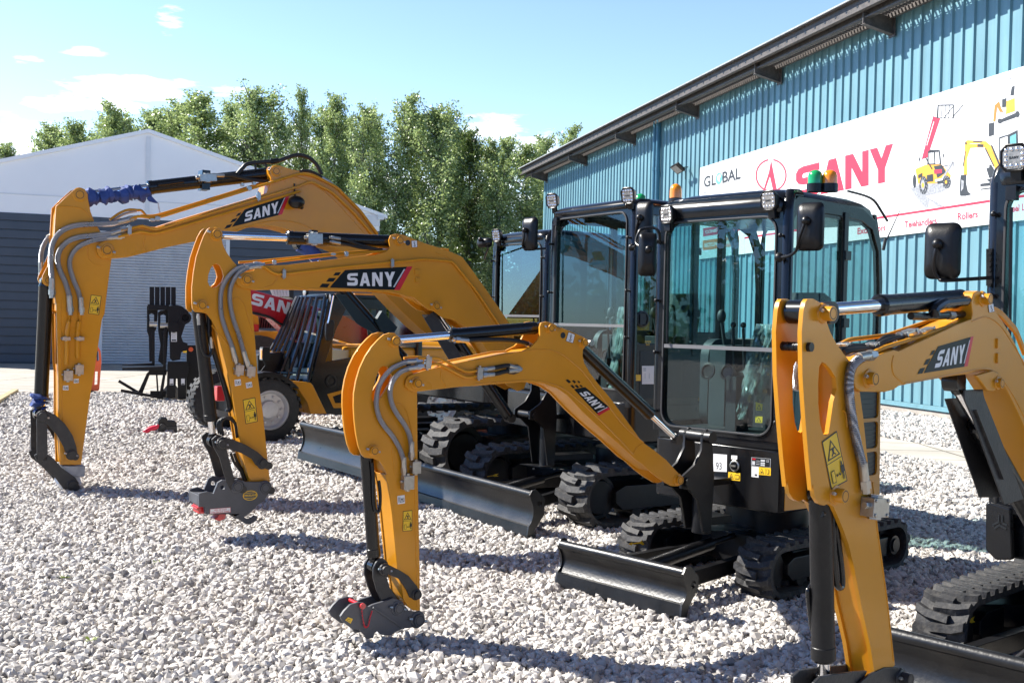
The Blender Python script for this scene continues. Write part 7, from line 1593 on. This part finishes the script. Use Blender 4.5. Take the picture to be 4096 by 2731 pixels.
for x, y, w_, h_, l_ in ((383, 648, 65, 110, 1), (368, 1182, 42, 70, 0), (497, 1180, 42, 68, 0)):
    d_ = Decal([(x, y + h_), (x + w_, y + h_), (x + w_, y), (x, y)], map_side(FK, 'c21', .105), .002); d_.rect(0, 1, 0, 1, 0)
    if l_:
        for k in range(6): d_.rect(.1, .9, .3 + k * .11, .34 + k * .11, 1, k == 0)
    d_.rect(.1, .9, .05, .22, 1, False); K_.part('paper_label', d_.mb, [WHT, INK])
mb = MB(); a = TK([(608, 847)], -.08)[0]; mb.lathe((a[0], -.095, a[1]), (0, 1, 0), [(0, .045), (.01, .04)], 14); K_.part('reflector', mb, ORG)
mb = MB(); mb.prism(TK([(515, 868), (562, 860), (560, 885), (520, 888)], .11), 'y', .101, .105); K_.part('yellow_tag', mb, WYL)

J_ = Thing('fork_attachment', 'lower black fork attachment lying with its tines flat on the gravel', 'fork attachment', FK)
mb = MB(); mb.prism(TK([(130, 1095), (150, 1110), (50, 1365), (20, 1370), (0, 1350), (105, 1120)], -.35), 'y', -.40, -.32); mb.prism(TK([(295, 1100), (325, 1100), (285, 1390), (250, 1410), (245, 1380)], -.05), 'y', -.10, -.02); J_.part('tine_shank', mb, FBLK, bevel=.006)
mb = MB()
for a_, b_, y0 in (((290, 1400), (-190, 1315), -.05), ((60, 1370), (-215, 1205), -.35)):
    a, b = TK([a_, b_], y0); mb.bar((a[0], y0, max(a[1], .03)), (b[0], y0, max(b[1], .05)), .09, .05)
J_.part('tine', mb, FBLK)
FW = Frame(*WORLD.G('c21', 380, 1425), 70)
X_ = Thing('concrete_wedge', 'small pale concrete wedge in front of the fork carriage', 'wedge', FW)
mb = MB(); mb.add([(.30, .15, 0), (-.28, .15, 0), (-.28, -.15, 0), (.30, -.15, 0), (0, .06, .42), (0, -.06, .42)], [(0, 1, 2, 3), (0, 1, 4), (2, 3, 5), (1, 2, 5, 4), (3, 0, 4, 5)]); X_.part('wedge_block', mb, CONC, bevel=.01)

# orange barrier
gx, gy = WORLD.G('c2', 755, 722); FO = Frame(gx, gy, 72)
O_ = Thing('plastic_barrier', 'orange plastic barrier standing behind the left stick', 'barrier', FO)
def TO(pts, y0=.0): return [FO.T('c2', x, y, y0) for x, y in pts]
mb = MB(); mb.prism(TO([(560, 365), (768, 366), (788, 400), (795, 480), (785, 600), (778, 700), (768, 712), (560, 708)]), 'y', -.06, .0, [TO([(745, 560), (766, 560), (762, 660), (740, 665)])[::-1], TO([(755, 400), (772, 400), (776, 470), (757, 480)])[::-1], TO([(600, 400), (720, 400), (720, 640), (600, 640)])[::-1]]); O_.part('panel', mb, ORG, bevel=.015)
mb = MB(); mb.prism([(p[0], max(p[1], 0)) for p in TO([(705, 705), (725, 712), (760, 750), (850, 798), (790, 800), (700, 790)])], 'y', -.10, .04); O_.part('foot', mb, mat('grey_rubber_foot', (.09, .09, .095), .8), bevel=.01)

# hitch block on the gravel
gx, gy = WORLD.G('c2', 1300, 1052); FH = Frame(gx, gy, 68)
H_ = Thing('coupler_block', 'black steel hitch block with a red lever lying on the gravel', 'hitch', FH)
def TH(pts, y0=.0): return [FH.T('c2', x, y, y0) for x, y in pts]
for y0 in (.0, -.06, -.12, -.18):
    mb = MB(); mb.prism(TH([(1240, 1000), (1245, 945), (1262, 925), (1310, 927), (1318, 950), (1372, 950), (1385, 960), (1388, 1050), (1240, 1035)]), 'y', y0 - .025, y0); H_.part('plate', mb, BLKM, bevel=.004)
mb = MB(); q = TH([(1238, 992), (1388, 985), (1390, 1048), (1240, 1036)]); mb.prism(q, 'y', -.2, .012); a = TH([(1275, 988)])[0]; mb.cyl((a[0], 0, a[1]), (a[0], .035, a[1]), .04, 14); H_.part('base', mb, DGR, bevel=.006)
mb = MB(); q = smooth([(a, .01, max(b, .02)) for a, b in TH([(1240, 975), (1225, 995), (1180, 1010), (1140, 1028), (1125, 1035)])], 4); mb.tube(q, lambda t: .018 + .02 * math.sin(t * 3), 8); H_.part('lever', mb, mat('pink_red_paint', (.75, .03, .07), .4))

# small weeds growing through the stones
for c, x, y, lab in (('d', 150, 1335, 'yellow green weed in the gravel at the bottom left'), ('d', 208, 1480, 'small weed close to the bottom edge of the gravel'), ('d', 357, 1300, 'weed below the grey quick coupler'), ('c25', 60, 250, 'weed beside the tracks of the numbered excavator')):
    if c == 'c25': continue
    gx, gy = WORLD.G(c, x, y); rng = random.Random(int(x)); mb = MB()
    for k in range(16):
        a = rng.uniform(0, 6.28); l_ = rng.uniform(.02, .045); b = Vector((math.cos(a), math.sin(a), rng.uniform(.2, .9))).normalized() * l_; sdw = Vector((-math.sin(a), math.cos(a), 0)) * .006
        p0 = Vector((0, 0, .02)); mb.add([p0, p0 + b * .6 + sdw, p0 + b, p0 + b * .6 - sdw], [(0, 1, 2, 3)])
    fr = Frame(gx, gy, 0); o = make_obj(mb, 'weed', mat('weed_leaf', (.25, .34, .04), .6) if not bpy.data.materials.get('weed_leaf') else bpy.data.materials['weed_leaf'], fr=fr, normals=False); tag(o, lab, 'plant', 'weeds in the gravel')
